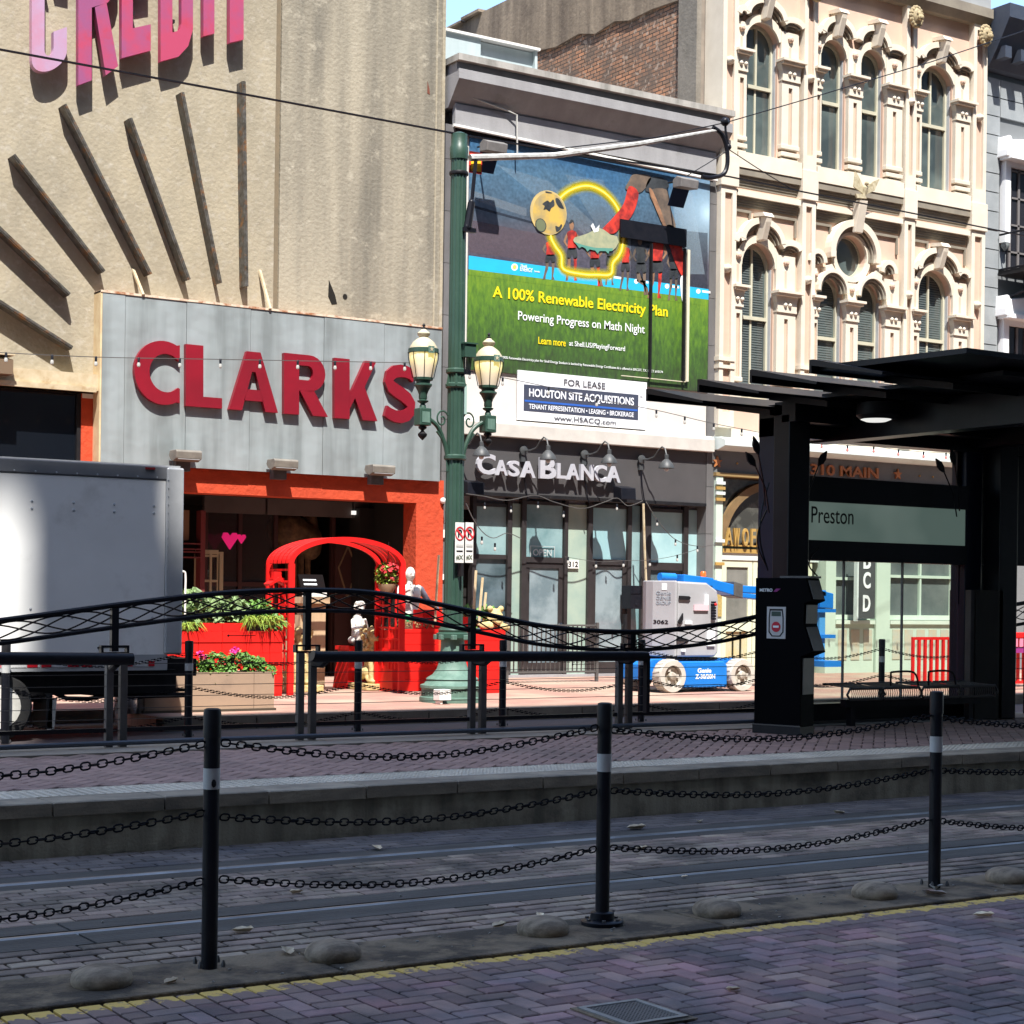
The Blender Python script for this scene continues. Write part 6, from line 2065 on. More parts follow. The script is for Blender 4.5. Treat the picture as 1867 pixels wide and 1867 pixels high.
# bench
be = thing('wire_bench', (15, 13.2, PZ), 'row of dark looped wire bench seats with hoop arms under the shelter', 'bench')
by_ = 13.1
for i, (a, b) in enumerate(((1550, 1608), (1612, 1676), (1684, 1748), (1752, 1814))):
    x0, x1 = W(a, 1260, by_)[0], W(b, 1260, by_)[0]
    z = W(1600, 1255, by_)[1]
    s_ = MB()
    s_.tube([(x0, by_, z), (x1, by_, z), (x1 + .04, by_, z - .06), (x1, by_, z - .11), (x0, by_, z - .11), (x0 - .04, by_, z - .06)], .014, 6, closed=True)
    s_.tube([(x0, by_ + .4, z + .03), (x1, by_ + .4, z + .03)], .012, 6)
    s_ = s_.build('seat_frame', M_gray, be)
    w_ = MB()
    n = 16
    for k in range(n):
        x = x0 + (x1 - x0) * (k + .5) / n
        w_.tube([(x, by_ - .005, z - .11), (x, by_ - .015, z - .05), (x, by_, z + .01), (x, by_ + .2, z + .015), (x, by_ + .4, z + .03)], .004, 4)
    w_.build('seat_wires', M_gray, s_, kind='stuff')
for a, b in ((1624, 1674), (1693, 1742)):
    x0, x1 = W(a, 1250, by_ + .1)[0], W(b, 1250, by_ + .1)[0]
    MB().tube(cat([(x0, by_ + .1, z), (x0, by_ + .1, z + .13), (x0 + .03, by_ + .1, z + .16), (x1 - .1, by_ + .1, z + .16), (x1 - .02, by_ + .1, z + .10), (x1, by_ + .1, z)], 4), .011, 6).build('arm_hoop', M_black, be)
MB().box(W(1560, 1270, by_)[0], W(1808, 1270, by_)[0], by_ + .15, by_ + .22, z - .2, z - .12).build('support_beam', M_black, be)
for a in (1575, 1790):
    x0 = W(a, 1270, by_)[0]
    MB().box(x0 - .03, x0 + .03, by_ + .15, by_ + .22, PZ, z - .2).build('leg', M_black, be)

# ticket machine
tm = thing('ticket_machine', (0, 0, 0), 'tall black ticket machine seen side on with a white and red sticker', 'ticket machine')
# built along its own axes: a runs from the back (left) to the screens (right), b is its thickness
(c0x, c0y), (c1x, c1y) = G(1457, 1341, PZ), G(1374, 1335.4, PZ)
ML = sqrt((c0x - c1x) ** 2 + (c0y - c1y) ** 2)
MA = math.atan2(c0y - c1y, c0x - c1x)
ca_, sa_ = cos(MA), sin(MA)
MT = .26


def mb_local(mb):
    """Local (a, b, z) to the place: a along the side face, b behind it."""
    mb.v = [(c1x + p[0] * ca_ - p[1] * sa_, c1y + p[0] * sa_ + p[1] * ca_, p[2]) for p in mb.v]
    return mb


def ZM(y): return PZ + (1338 - y) / (1338 - 1068) * 1.50


prof = [(0, PZ + .08), (0, ZM(1068)), (ML * 1.1, ZM(1068)), (ML * 1.24, ZM(1107)), (ML * 1.08, ZM(1112)), (ML * 1.07, ZM(1148)), (ML * 1.26, ZM(1195)), (ML * 1.02, ZM(1203)), (ML * 1.02, PZ + .08)]
mb_local(MB().prism(prof, 0, MT)).build('cabinet', mat('machine_black', (.002, .0022, .003), None, rough=.6, spec=.03), tm, bev=.006)
mb_local(MB().box(-.01, ML * 1.03, -.01, MT, PZ, PZ + .079)).build('plinth', M_black, tm)
mb_local(MB().box(-.01, ML * 1.03, -.014, -.0105, PZ + .08, PZ + .09)).build('plinth_strip', M_gray, tm)
mb_local(MB().box(ML * .5, ML * 1.14, .03, MT, ZM(1068) + .001, ZM(1068) + .02)).build('roof_flap', M_gray, tm)
M_mp = mat('machine_face', (.20, .19, .17), (.15, .145, .13), 6, .4)
for (a0, y0), (a1, y1) in (((1.11, 1072), (1.23, 1104)), ((1.08, 1114), (1.073, 1146)), ((1.08, 1152), (1.25, 1192)), ((1.02, 1206), (1.02, 1268))):
    mb_local(MB().prism([(ML * a0 + .002, ZM(y0)), (ML * a0 + .012, ZM(y0)), (ML * a1 + .012, ZM(y1)), (ML * a1 + .002, ZM(y1))], .03, MT - .03)).build('face_panel', M_mp, tm)
sa0, sa1, sz0, sz1 = ML * .27, ML * .68, ZM(1173), ZM(1118)
sk = mb_local(MB().box(sa0, sa1, -.006, -.001, sz0, sz1)).build('sticker', mat('sticker_grey', (.50, .49, .47), None), tm)
cxs, czs = (sa0 + sa1) / 2, (sz0 + sz1) / 2 - .04
hw = (sa1 - sa0) / 2
o_ = [(cxs - hw * .7, sz1 - .02), (cxs + hw * .7, sz1 - .02), (cxs + hw * .8, sz1 - .1), (cxs + hw * .8, czs - .05), (cxs + hw * .45, sz0 + .02), (cxs - hw * .45, sz0 + .02), (cxs - hw * .8, czs - .05), (cxs - hw * .8, sz1 - .1)]
i_ = [(cxs + (a - cxs) * .86, czs + (b - czs) * .9) for a, b in o_]
mb_local(MB().band(o_, i_, -.009, -.0065, True)).build('sticker_outline', M_black, sk)
mb_local(MB().box(cxs - hw * .5, cxs + hw * .5, -.009, -.0065, sz1 - .09, sz1 - .045)).build('sticker_slot', mat('slot_green', (.05, .08, .06), None), sk)
mb_local(MB().prism(arc(cxs, czs, hw * .48, .05, 0, 2 * pi, 20)[:-1], -.009, -.0065)).build('sticker_disc', mat('sticker_red', (.5, .02, .04), None), sk)
mb_local(MB().box(cxs - hw * .3, cxs + hw * .3, -.012, -.0095, czs - .008, czs + .012)).build('sticker_words', M_pw, sk)
mb_local(letters(MB(), 'METRO', ML * .1, ML * .38, ZM(1092), ZM(1086.5), -.004, .003, .02)).build('maker_logo', M_pw, tm, fix=False)
mb_local(MB().prism([(ML * .40, ZM(1092)), (ML * .48, ZM(1092)), (ML * .56, ZM(1086.5)), (ML * .46, ZM(1086.5))], -.004, -.001)).build('maker_logo', mat('logo_purple', (.2, .02, .15), None), tm)

# ================================================================ STREET LAMP AND TRACTION POLE
M_grn = mat('green_pole_paint', (.030, .068, .048), (.024, .056, .040), 3, .42, bump=.08, bscale=20, dirt=(.05, .10, .075), dscale=5, dlo=.62, dhi=.75)
M_grl = mat('chalky_green_paint', (.12, .2, .16), (.075, .14, .11), 3, .6, bump=.15, bscale=20, stretch=(3, 3, .6))
LX, LY = 12.63, 20.95
lp = thing('street_lamp', (LX, LY, SW), 'tall fluted green iron pole with two lit cream lanterns on scroll arms', 'street lamp')
MB().lathe((LX, LY, SW), [(.14, 1.0), (.128, 3.0), (.118, 4.6), (.112, 7.6)], 32, flute=.09).build('pole', M_grn, lp)
MB().lathe((LX, LY, SW), [(.125, 7.55), (.13, 7.6), (.13, 7.72), (.115, 7.74), (.115, 7.9), (.05, 7.93)], 20).build('pole_cap', M_grn, lp)
MB().lathe((LX, LY, SW), [(.46, 0), (.46, .07), (.43, .08), (.43, .19), (.45, .20), (.45, .235), (.40, .25), (.36, .30), (.37, .32), (.35, .34), (.28, .38), (.22, .46), (.185, .58), (.17, .75), (.165, .86)], 16).build('base', M_grl, lp)
MB().lathe((LX, LY, SW), [(.2, .86), (.235, .89), (.235, .95), (.2, .97), (.21, 1.0), (.16, 1.06)], 16).build('base_collar', M_grn, lp)
for k in range(8):
    q = k * pi / 4 + .3
    MB().cbox((LX + .225 * cos(q), LY + .225 * sin(q), SW + .9), .07, .07, .07).build('collar_lug', M_grl, lp, bev=.008)
for z, r in ((4.55, .15), (4.75, .145), (3.55, .16)):
    MB().lathe((LX, LY, z), [(r - .02, -.04), (r, -.02), (r, .02), (r - .02, .04)], 16).build('pole_ring', M_grn, lp)
for k in range(6):
    q = k * pi / 3
    MB().prism([(-.05, 0), (0, .16), (.05, 0), (0, -.07)], -.01, .01)
    MB().cap((LX + .13 * cos(q), LY + .13 * sin(q), 4.55), (LX + .12 * cos(q), LY + .12 * sin(q), 4.72), .028, .01, 6).build('leaf_ornament', M_grn, lp)
MB().box(LX + .02, LX + .2, LY - .2, LY - .1, 4.94, 5.12).box(LX - .0, LX + .22, LY - .22, LY - .08, 5.12, 5.14).build('junction_box', M_grn, lp)
for k in range(5):
    MB().tube([(LX + .05 + k * .025, LY - .15, 4.94), (LX + .05 + k * .02, LY - .14, 4.7)], .009, 5).build('cable', M_black, lp)
MB().box(LX + .06, LX + .10, LY - .132, LY - .125, 4.15, 4.55).build('pale_patch', mat('pale_green_patch', (.3, .42, .38), None), lp)
for z in (3.4, 3.7):
    pass
M_cream = mat('cream_lantern_cap', (.52, .46, .32), (.44, .38, .26), 5, .5)
M_glow = bpy.data.materials.new('lit_lantern_glass')
M_glow.use_nodes = True
N, L = M_glow.node_tree.nodes, M_glow.node_tree.links
P_ = N['Principled BSDF']
P_.inputs['Roughness'].default_value = .3
P_.inputs['Base Color'].default_value = (.6, .52, .42, 1)
tc = N.new('ShaderNodeTexCoord')
sp = N.new('ShaderNodeSeparateXYZ')
L.new(tc.outputs['Generated'], sp.inputs[0])
ec = ramp(N, L, sp.outputs['Z'], [(0, (.12, .09, .06)), (.45, (.25, .19, .09)), (.75, (.5, .4, .1)), (1, (.4, .32, .1))])
L.new(ec, P_.inputs['Emission Color'])
P_.inputs['Emission Strength'].default_value = .5


def lantern(x, y, z0):
    """z0: top of the arm block."""
    c = (x, y, z0)
    LM = lambda t: -.24 + (t + .24) * .62 if t < -.24 else (t if t < 0 else (t * .69 if t < .61 else (.42 + (t - .61) * .89 if t < 1.06 else .82 + (t - 1.06) * .62)))
    K = lambda pr_: [(r_, LM(t_)) for r_, t_ in pr_]
    MB().box(x - .09, x + .09, y - .09, y + .09, z0 - .24, z0).build('arm_block', M_grn, lp, bev=.012)
    MB().box(x - .06, x + .06, y - .096, y - .0905, z0 - .2, z0 - .05).build('block_panel', M_grl, lp)
    MB().lathe(c, K([(.03, -.24), (.06, -.26), (.055, -.30), (.02, -.34), (.03, -.37), (.065, -.42), (.06, -.47), (.02, -.54), (.005, -.56)]), 14).build('pendant', M_dark, lp)
    MB().lathe(c, K([(.05, 0), (.045, .05), (.03, .09), (.075, .13), (.08, .15), (.05, .17), (.06, .2), (.058, .27), (.075, .34), (.11, .43), (.125, .45), (.125, .48), (.095, .50), (.10, .54), (.135, .56), (.14, .61)]), 16).build('stem', M_grn, lp)
    MB().lathe(c, K([(.13, .61), (.155, .72), (.185, .85), (.195, .93), (.195, .99)]), 20).build('globe', M_glow, lp)
    MB().lathe(c, K([(.205, .985), (.21, .99), (.21, 1.055), (.2, 1.06)]), 24).build('lantern_band', M_grn, lp)
    MB().lathe(c, K([(.195, 1.05), (.19, 1.10), (.16, 1.17), (.155, 1.19), (.12, 1.24), (.07, 1.30), (.06, 1.32), (.085, 1.36), (.09, 1.40), (.06, 1.45), (.04, 1.47), (.035, 1.49)]), 20).build('lantern_cap', M_cream, lp)
    MB().lathe(c, K([(.02, 1.49), (.03, 1.52), (.012, 1.55), (.025, 1.58), (.01, 1.62)]), 8).build('finial', M_dark, lp)
    for k in range(8):
        q = k * pi / 4 + .35
        MB().tube([(x + .145 * cos(q), y + .145 * sin(q), z0 + LM(.60)), (x + .175 * cos(q), y + .175 * sin(q), z0 + LM(.76)), (x + .205 * cos(q), y + .205 * sin(q), z0 + LM(.9)), (x + .212 * cos(q), y + .212 * sin(q), z0 + LM(1.0))], .006, 4).build('cage_bar', M_dark, lp)
    MB().box(x - .045, x + .045, y - .222, y - .21, z0 + LM(.97), z0 + LM(.97) + .095).build('star_plate', M_grl, lp)
    s5 = [(x + (.034 if k % 2 == 0 else .014) * sin(k * pi / 5), z0 + LM(.97) + .05 + (.034 if k % 2 == 0 else .014) * cos(k * pi / 5)) for k in range(10)]
    MB().prism(s5, y - .228, y - .2225).build('star', M_cream, lp)


for s, x, zz in ((-1, LX - .53, 4.2), (1, LX + .53, 4.17)):
    lantern(x, LY, zz)
    p = cat([(LX + s * .12, LY, 3.5), (LX + s * .16, LY, 3.7), (LX + s * .28, LY, 3.95), (x - s * .09, LY, 4.07)], 5)
    MB().tube(p, .03, 8).build('arm', M_grn, lp)
    MB().tube(cat([(LX + s * .12, LY, 3.35), (LX + s * .14, LY, 3.57), (LX + s * .2, LY, 3.77), (LX + s * .3, LY, 3.9)], 5), .02, 6).build('arm_brace', M_grn, lp)
    sc_ = []
    for k in range(22):
        q = k / 21 * 2.6 * pi
        rr = .13 * (1 - k / 26)
        sc_.append((LX + s * (.22 - rr * cos(q + .5) * .8), LY, 4.07 + rr * sin(q + .5)))
    MB().tube(sc_, .013, 6).build('scroll', M_grn, lp)
# white rod arm and its fixings near the top
(rx, rz), (qx, qz) = W(868, 287, LY), W(1310, 237, LY)
tr = thing('trolley_arm', (LX, LY, 7.5), 'long pale rod arm reaching from the green pole over the billboard to hold the wires', 'wire arm')
MB().tube([(rx - .1, LY, rz - .02), (rx + (qx - rx) * .3, LY, rz + .22), (rx + (qx - rx) * .65, LY, rz + .62), (qx, LY, qz)], .045, 8, rs=[.05, .045, .04, .025]).build('rod', mat('weathered_rod', (.55, .55, .54), (.3, .29, .27), 9, .5), tr)
MB().tube([(LX + .1, LY - .1, 6.95), (LX + .16, LY - .1, 7.15), (rx, LY, rz)], .03, 6).build('pole_fixing', M_black, tr)
MB().cap((LX + .08, LY - .12, 6.75), (LX + .14, LY - .12, 7.1), .06, .05, 8).box(LX - .0, LX + .2, LY - .16, LY - .1, 6.68, 6.74).build('insulator', M_black, tr)
MB().lathe((LX, LY, 7.48), [(.13, 0), (.135, .01), (.135, .04), (.13, .05)], 14).build('clamp_band', M_dark, tr)
cab = [W(a, b, LY) for a, b in ((1300, 232), (1316, 245), (1325, 270), (1326, 300), (1318, 318), (1296, 324), (1280, 322))]
MB().tube([(p[0], LY, p[1]) for p in cat(cab, 5)], .035, 8).build('looped_cable', M_black, tr)
cab = [W(a, b, LY) for a, b in ((1322, 222), (1323, 240), (1328, 268))]
MB().tube([(p[0], LY, p[1]) for p in cab], .02, 6).ball((cab[0][0], LY, cab[0][1]), .07, 8, 6).ball((cab[2][0], LY, cab[2][1]), .05, 8, 6).build('insulator', M_black, tr)


def wire(pts, D, r, lab, name='overhead_wire', grp='overhead wires', m=M_black):
    P = []
    for (a, b), d in zip(pts, D if isinstance(D, (list, tuple)) else [D] * len(pts)):
        q = W(a, b, d)
        P.append((q[0], d, q[1]))
    return MB().tube(P, r, 5).build(name, m, label=lab, cat='wire', group=grp)


wire([(-60, 76), (0, 90), (420, 167), (845, 246)], LY, .016, 'thick black wire crossing the stucco wall down to the top of the green pole')
wire([(845, 246), (1100, 288), (1330, 322), (1466, 350), (1660, 388), (1900, 436)], LY, .014, 'black wire running from the green pole across the cream facade to the right edge')
wire([(1000, 273), (1200, 250), (1325, 223), (1500, 172), (1700, 112), (1900, 45)], LY, .009, 'thin wire rising over the upper windows of the cream facade')
wire([(1325, 270), (1380, 306), (1440, 343), (1465, 350)], LY, .008, 'thin short wire slanting over the pink band near the first windows')
wire([(1326, 275), (1290, 298), (1250, 322)], LY, .008, 'thin short wire slanting behind the looped cable by the billboard')
# red and yellow sign on the pole
rs = thing('pole_sign', (LX + .2, LY, 7.3), 'small yellow and red sign fixed behind the green pole near its top', 'sign')
(p, q), (r_, t2) = W(856, 314, LY + .1), W(879, 279, LY + .1)
MB().box(p, r_, LY + .1, LY + .12, q, t2).build('plate', mat('sign_red', (.7, .05, .03), None), rs)
MB().box(p + .02, r_ - .02, LY + .092, LY + .0985, q + .03, t2 - .07).build('yellow_field', mat('sign_yellow', (.85, .55, .02), None), rs)
# no parking signs
ps = thing('no_parking_sign', (LX, LY - .2, 2.4), 'pair of white no parking plates with red circles on the green pole', 'sign')
for a, b in ((829, 847), (847.5, 864)):
    Yn2 = LY - .24
    (p, q), (r_, t2) = W(a, 1026, Yn2), W(b, 953, Yn2)
    pl = MB().box(p + .004, r_ - .004, Yn2, Yn2 + .006, q, t2).build('sign_plate', mat('plate_white', (.68, .67, .63), None, rough=.5), ps, bev=.002)
    cx_, cz_ = (p + r_) / 2, t2 - .15
    MB().band(arc(cx_, cz_, .075, .095, 0, 2 * pi, 24)[:-1], arc(cx_, cz_, .062, .08, 0, 2 * pi, 24)[:-1], Yn2 - .008, Yn2 - .005, True).build('red_ring', mat('sign_ring_red', (.6, .02, .03), None), pl)
    MB().prism([(cx_ - .06, cz_ + .05), (cx_ - .045, cz_ + .065), (cx_ + .06, cz_ - .05), (cx_ + .045, cz_ - .065)], Yn2 - .009, Yn2 - .0081).build('red_slash', mat('sign_ring_red', (.6, .02, .03)), pl)
    letters(MB(), 'P', cx_ - .03, cx_ + .035, cz_ - .055, cz_ + .055, Yn2 - .005, .003, .03).build('letter', M_black, pl, fix=False)
    MB().box(cx_ - .05, cx_ + .05, Yn2 - .006, Yn2 - .001, t2 - .40, t2 - .385).build('arrow_bar', M_black, pl)
    MB().box(p + .02, r_ - .02, Yn2 - .006, Yn2 - .001, t2 - .335, t2 - .30).build('small_print', mat('grey_print', (.45, .44, .42), None), pl)
    letters(MB(), '#X', p + .02, r_ - .02, q + .04, q + .11, Yn2 - .006, .003, .01).build('tow_symbol', mat('dark_print', (.1, .12, .08), None), pl, fix=False)
MB().box(LX - .02, LX + .02, LY - .235, LY - .1, 1.9, 2.5).build('bracket', M_dark, ps)
mt_ = thing('pole_base_box', (12.1, 20.6, SW), 'small white and grey metal box at the foot of the green pole', 'box')
MB().box(12.12, 12.3, 20.42, 20.6, SW + .05, SW + .2).box(12.14, 12.18, 20.44, 20.58, SW, SW + .05).build('casing', M_white, mt_, bev=.01)

# ================================================================ BOX TRUCK
tk = thing('box_truck', (5, 19.6, 0), 'white box truck with riveted side and red and white tape along its lower edge', 'truck')
tx0, tx1, ty, tyb = .5, 7.67, 18.65, 20.85
M_tw = mat('truck_white', (.86, .86, .84), (.80, .80, .78), 1.2, .35, spec=.5, dirt=(.6, .59, .56), dscale=1.7, dlo=.55, dhi=.8)
M_tal = mat('truck_aluminium', (.50, .51, .52), (.42, .43, .44), 3, .4, metal=.3)
MB().box(tx0, tx1 - .02, ty + .02, tyb, .92, 3.0).build('box_body', M_tw, tk)
for a, b in ((tx0, 3.9), (3.905, 7.46)):
    MB().box(a, b - .003, ty, ty + .02, .92, 2.87).build('side_panel', M_tw, tk)
MB().box(7.462, tx1, ty - .025, tyb + .02, .92, 3.02).build('corner_post', M_tal, tk, bev=.02)
MB().box(tx0, 7.5, ty - .012, ty + .3, 2.875, 3.03).build('roof_rail', mat('truck_rail_grey', (.2, .205, .215), (.17, .175, .185), 3, .4), tk, bev=.015)
MB().box(tx0, 7.67, ty + .1, tyb, 3.0, 3.05).build('roof', M_tal, tk)
(mx_, mz_) = W(272, 851, ty)
MB().box(mx_ - .05, mx_ + .06, ty - .03, ty - .012, 2.985, 3.01).build('marker_lamp', mat('marker_red', (.25, .01, .01), None), tk)
MB().box(tx0, 7.5, ty - .008, ty + .2, .745, .918).build('lower_rail', M_tal, tk)
MB().box(tx0, 7.66, ty + .12, tyb - .1, .48, .744).build('underbody', M_dark, tk)
MB().box(7.1, 7.98, ty + .3, tyb - .1, .66, .86).box(7.3, 7.98, ty + .5, tyb - .2, .47, .5).build('rear_bumper', M_dark, tk)
rv = MB()
for zz in (2.58, 2.5, 1.42, 1.33):
    for k in range(12):
        rv.ball((7.32 - k * .46, ty - .002, zz + (.0 if True else 0)), (.016, .008, .016), 6, 4)
for k in range(20):
    rv.ball((7.35 - k * .23, ty - .014, 2.90), (.011, .006, .011), 6, 4)
for k in range(22):
    rv.ball((7.48, ty - .03, .95 + k * .092), (.008, .008, .008), 6, 4)
rv.build('rivets', M_tal, tk, kind='stuff')
M_tr_, M_tw_ = mat('tape_red', (.5, .01, .02), None, rough=.3), mat('tape_white', (.62, .62, .6), (.5, .5, .5), 40, rough=.3)
x = 5.0
for a, b, m in ((0, 18, 1), (19, 48, 0), (49, 68, 1), (69, 72, 0), (75, 93, 1), (94, 122, 0), (123, 143, 1), (144, 146, 0), (148, 168, 1), (172, 200, 0), (202, 216, 1), (226, 241, 1), (243, 268, 0), (270, 281, 1)):
    xa, xb = W(a, 1215, ty)[0], W(b, 1215, ty)[0]
    MB().box(xa, xb, ty - .013, ty - .0085, .79, .848).build('reflective_tape', M_tr_ if m else M_tw_, tk)
# wheels, mudflap
M_tyre, M_hub = mat('tyre_rubber', (.02, .02, .02), None, rough=.8), mat('hub_white', (.66, .65, .60), (.5, .49, .44), 6, .5)
for (x, y, l) in ((5.62, 18.80, 0), (5.62, 20.45, 0), (2.2, 18.80, 0)):
    zc = .37
    wh = MB().lathe((x, y, zc), [(.22, -.13), (.34, -.13), (.37, -.09), (.37, .09), (.34, .13), (.22, .13)], 28, ax='y').build('wheel', M_tyre, tk)
    MB().lathe((x, y - .05, zc), [(.235, -.085), (.225, -.07), (.2, .02), (.09, .03), (.08, -.05), (.03, -.06)], 20, ax='y').build('rim', M_hub, wh)
MB().prism([(6.14, .10), (6.17, .45), (6.25, .45), (6.22, .10)], ty + .02, ty + .06).build('mudflap', M_hub, tk)
MB().box(5.2, 6.15, ty + .25, ty + .6, .4, .6).build('axle_housing', M_dark, tk)
MB().box(6.14, 6.2, ty + .02, ty + .5, .12, .5).build('flap_rubber', M_tyre, tk)
MB().tube([(6.3, ty + .3, .5), (6.45, ty + .3, .43), (6.7, ty + .3, .42), (6.95, ty + .3, .46)], .025, 6).tube([(6.6, ty + .3, .5), (7.2, ty + .35, .44), (7.9, ty + .35, .44)], .03, 6).build('chassis_tube', M_dark, tk)
hd = thing('silver_drum', (7.35, 21.5, SW), 'small shiny silver and white drum on the sidewalk under the truck tail', 'drum')
(hx, hy) = G(232, 1300, SW)
MB().lathe((hx, hy, SW), [(.15, 0), (.16, .02), (.16, .22), (.13, .25)], 16).build('drum', mat('shiny_silver', (.6, .62, .66), None, rough=.2, metal=.6), hd)
MB().lathe((hx + .18, hy, SW), [(.13, 0), (.14, .02), (.14, .24), (.1, .27)], 16).build('white_drum', M_white, hd)

# ================================================================ PLANTERS, ARCH, STATUES BEFORE THE SHOP
M_pln = mat('tan_panel', (.36, .25, .17), (.30, .21, .15), 2, .75, bump=.1, dirt=(.22, .16, .11), dscale=2, dlo=.55, dhi=.8)
tp = thing('tan_planter', (8.7, 20.5, SW), 'long tan panelled planter box with pink flowers trailing over its front', 'planter')
tz = W(400, 1226, 20.2)[1]
xs = [7.84, 8.42, 9.28, 9.56]
for a, b in zip(xs, xs[1:]):
    MB().box(a + .003, b - .003, 20.2, 20.23, SW + .03, tz).build('side_panel', M_pln, tp)
MB().box(7.845, 9.555, 20.231, 20.85, SW, tz - .005).build('box', M_pln, tp)
MB().box(7.82, 9.58, 20.18, 20.9, SW, SW + .03).build('skid', mat('dark_wood', (.06, .045, .03), None), tp)
M_lf = mat('leaf_green', (.13, .26, .045), (.06, .15, .025), 8, .55, rnd=.35, isl=True)
M_lf2 = mat('leaf_grey_green', (.22, .30, .13), (.11, .18, .06), 8, .55, rnd=.35, isl=True)
M_lf3 = mat('leaf_lime', (.26, .34, .05), (.16, .24, .03), 8, .5, rnd=.3, isl=True)
M_fl = mat('pink_petal', (.70, .03, .28), (.6, .02, .2), 20, .5, rnd=.2, isl=True)
M_flr = mat('red_petal', (.62, .04, .05), (.5, .02, .03), 20, .5, rnd=.2, isl=True)


def leaves(mb, c, r, n, s, flat=.5, aspect=.6):
    for _ in range(n):
        while True:
            p = (U(-1, 1), U(-1, 1), U(-1, 1))
            d = p[0] ** 2 + p[1] ** 2 + p[2] ** 2
            if .25 < d < 1: break
        x, y, z = c[0] + p[0] * r[0], c[1] + p[1] * r[1], c[2] + p[2] * r[2]
        a = Vector((U(-1, 1), U(-1, 1), U(-.7, .7))).normalized()
        nrm = Vector((U(-.6, .6), U(-.9, .2), U(.1, 1))).normalized()
        b = a.cross(nrm).normalized()
        a = nrm.cross(b).normalized()
        l, w = s * U(.7, 1.3), s * aspect * U(.7, 1.2)
        P = Vector((x, y, z))
        k = nrm * (l * .12)
        mb.add([P - a * l * .5, P + b * w * .5 + k, P + a * l * .5 - k, P - b * w * .5 + k], [(0, 1, 2, 3)])
    return mb


def blades(mb, c, n, l, spread, droop=.6):
    for _ in range(n):
        q = U(0, 2 * pi)
        d = Vector((cos(q), sin(q) * .6 - .25, 0)) * spread * U(.4, 1)
        P0 = Vector(c) + Vector((U(-.06, .06), U(-.04, .04), 0))
        P1 = P0 + d * .5 + Vector((0, 0, l * U(.5, .9)))
        P2 = P0 + d * 1.2 + Vector((0, 0, l * U(-.5, .4) * droop))
        s = Vector((.012, .004, 0))
        mb.add([P0 - s, P0 + s, P1 + s, P1 - s], [(0, 1, 2, 3)])
        mb.add([P1 - s, P1 + s, P2], [(0, 1, 2)])
    return mb


fp = thing('trailing_flowers', (8.7, 20.4, tz), 'bushy green plants with a few magenta flowers growing in the tan planter', 'plants')
m_ = MB()
for a, b, rr, n in ((345, 1224, .1, 60), (375, 1218, .16, 170), (395, 1212, .2, 260), (412, 1224, .16, 170), (440, 1212, .22, 300), (468, 1216, .16, 190), (490, 1222, .1, 70), (392, 1240, .12, 110)):
    x, z = W(a, b, 20.3)
    leaves(m_, (x, 20.33, z), (rr, .14, rr * .8), n, .07)
m_.build('foliage', M_lf, fp, fix=False)
for a, b in ((365, 1192), (371, 1197), (430, 1184), (426, 1188), (404, 1210)):
    x, z = W(a, b, 20.25)
    leaves(MB(), (x, 20.25, z), (.05, .04, .04), 26, .035, aspect=.9).build('flower', M_fl if b != 1210 else M_flr, fp, fix=False)
m_ = MB()
for a, b in ((365, 1200), (430, 1192), (450, 1195)):
    x, z = W(a, b + 12, 20.3)
    m_.tube([(x, 20.3, z - .1), (x + .01, 20.28, z + .1)], .004, 4)
m_.build('stem', M_lf, fp, kind='stuff')

RYP = 23.0
M_rw = mat('red_boards', (.68, .010, .006), (.56, .008, .005), 3, .55, bump=.1, bscale=25, rnd=.1)
rp = thing('red_planter', (11, RYP, SW), 'big bright red wooden planter of stepped boards behind the tan planter', 'planter')
z0 = SW
zt1, zt2 = W(340, 1150, RYP)[1], W(400, 1136, RYP)[1]
segs = [(322, 362, 0), (362, 405, 1), (405, 450, 1), (450, 492, 0), (492, 516, 0)]
for a, b, up in segs:
    xa, xb = W(a, 1200, RYP)[0], W(b, 1200, RYP)[0]
    z = SW
    k = 0
    while z < (zt2 if up else zt1) - .03:
        z1 = min(z + .155, zt2 if up else zt1)
        MB().box(xa + .004, xb - .004, RYP + (.0 if k % 2 else .012), RYP + .04, z + .004, z1).build('board', M_rw, rp)
        z = z1
        k += 1
MB().box(W(322, 1200, RYP)[0], W(516, 1200, RYP)[0], RYP + .041, RYP + .7, SW, zt1 - .02).build('box', M_rw, rp)
pl2 = thing('planter_plants', (11, RYP + .3, zt1), 'mixed leafy plants and yellow grass growing in the big red planter', 'plants')
m_ = MB()
for a, b, rr, n in ((345, 1130, .22, 150), (340, 1105, .2, 120), (372, 1112, .25, 200), (350, 1085, .12, 60), (400, 1115, .26, 220), (428, 1110, .2, 140), (385, 1128, .2, 160), (415, 1130, .2, 160), (355, 1140, .2, 120)):
    x, z = W(a, b, RYP + .25)
    leaves(m_, (x, RYP + .25, z), (rr, .22, rr * .8), n, .13, aspect=.75)
m_.build('foliage', M_lf2, pl2, fix=False)
m_ = MB()
for a, b, rr, n in ((460, 1118, .18, 110), (478, 1108, .14, 80), (490, 1128, .16, 90), (505, 1135, .12, 60)):
    x, z = W(a, b, RYP + .25)
    leaves(m_, (x, RYP + .25, z), (rr, .18, rr), n, .09)
m_.build('foliage', M_lf, pl2, fix=False)
m_ = MB()
for a in (455, 468, 480, 492):
    x, z = W(a, 1140, RYP)
    blades(m_, (x, RYP + .05, z), 42, .16, .32, 1.6)
for a in (338, 350):
    x, z = W(a, 1150, RYP)
    blades(m_, (x, RYP + .05, z), 30, .14, .2, .5)
m_.build('grass_blades', M_lf3, pl2, fix=False, kind='stuff')
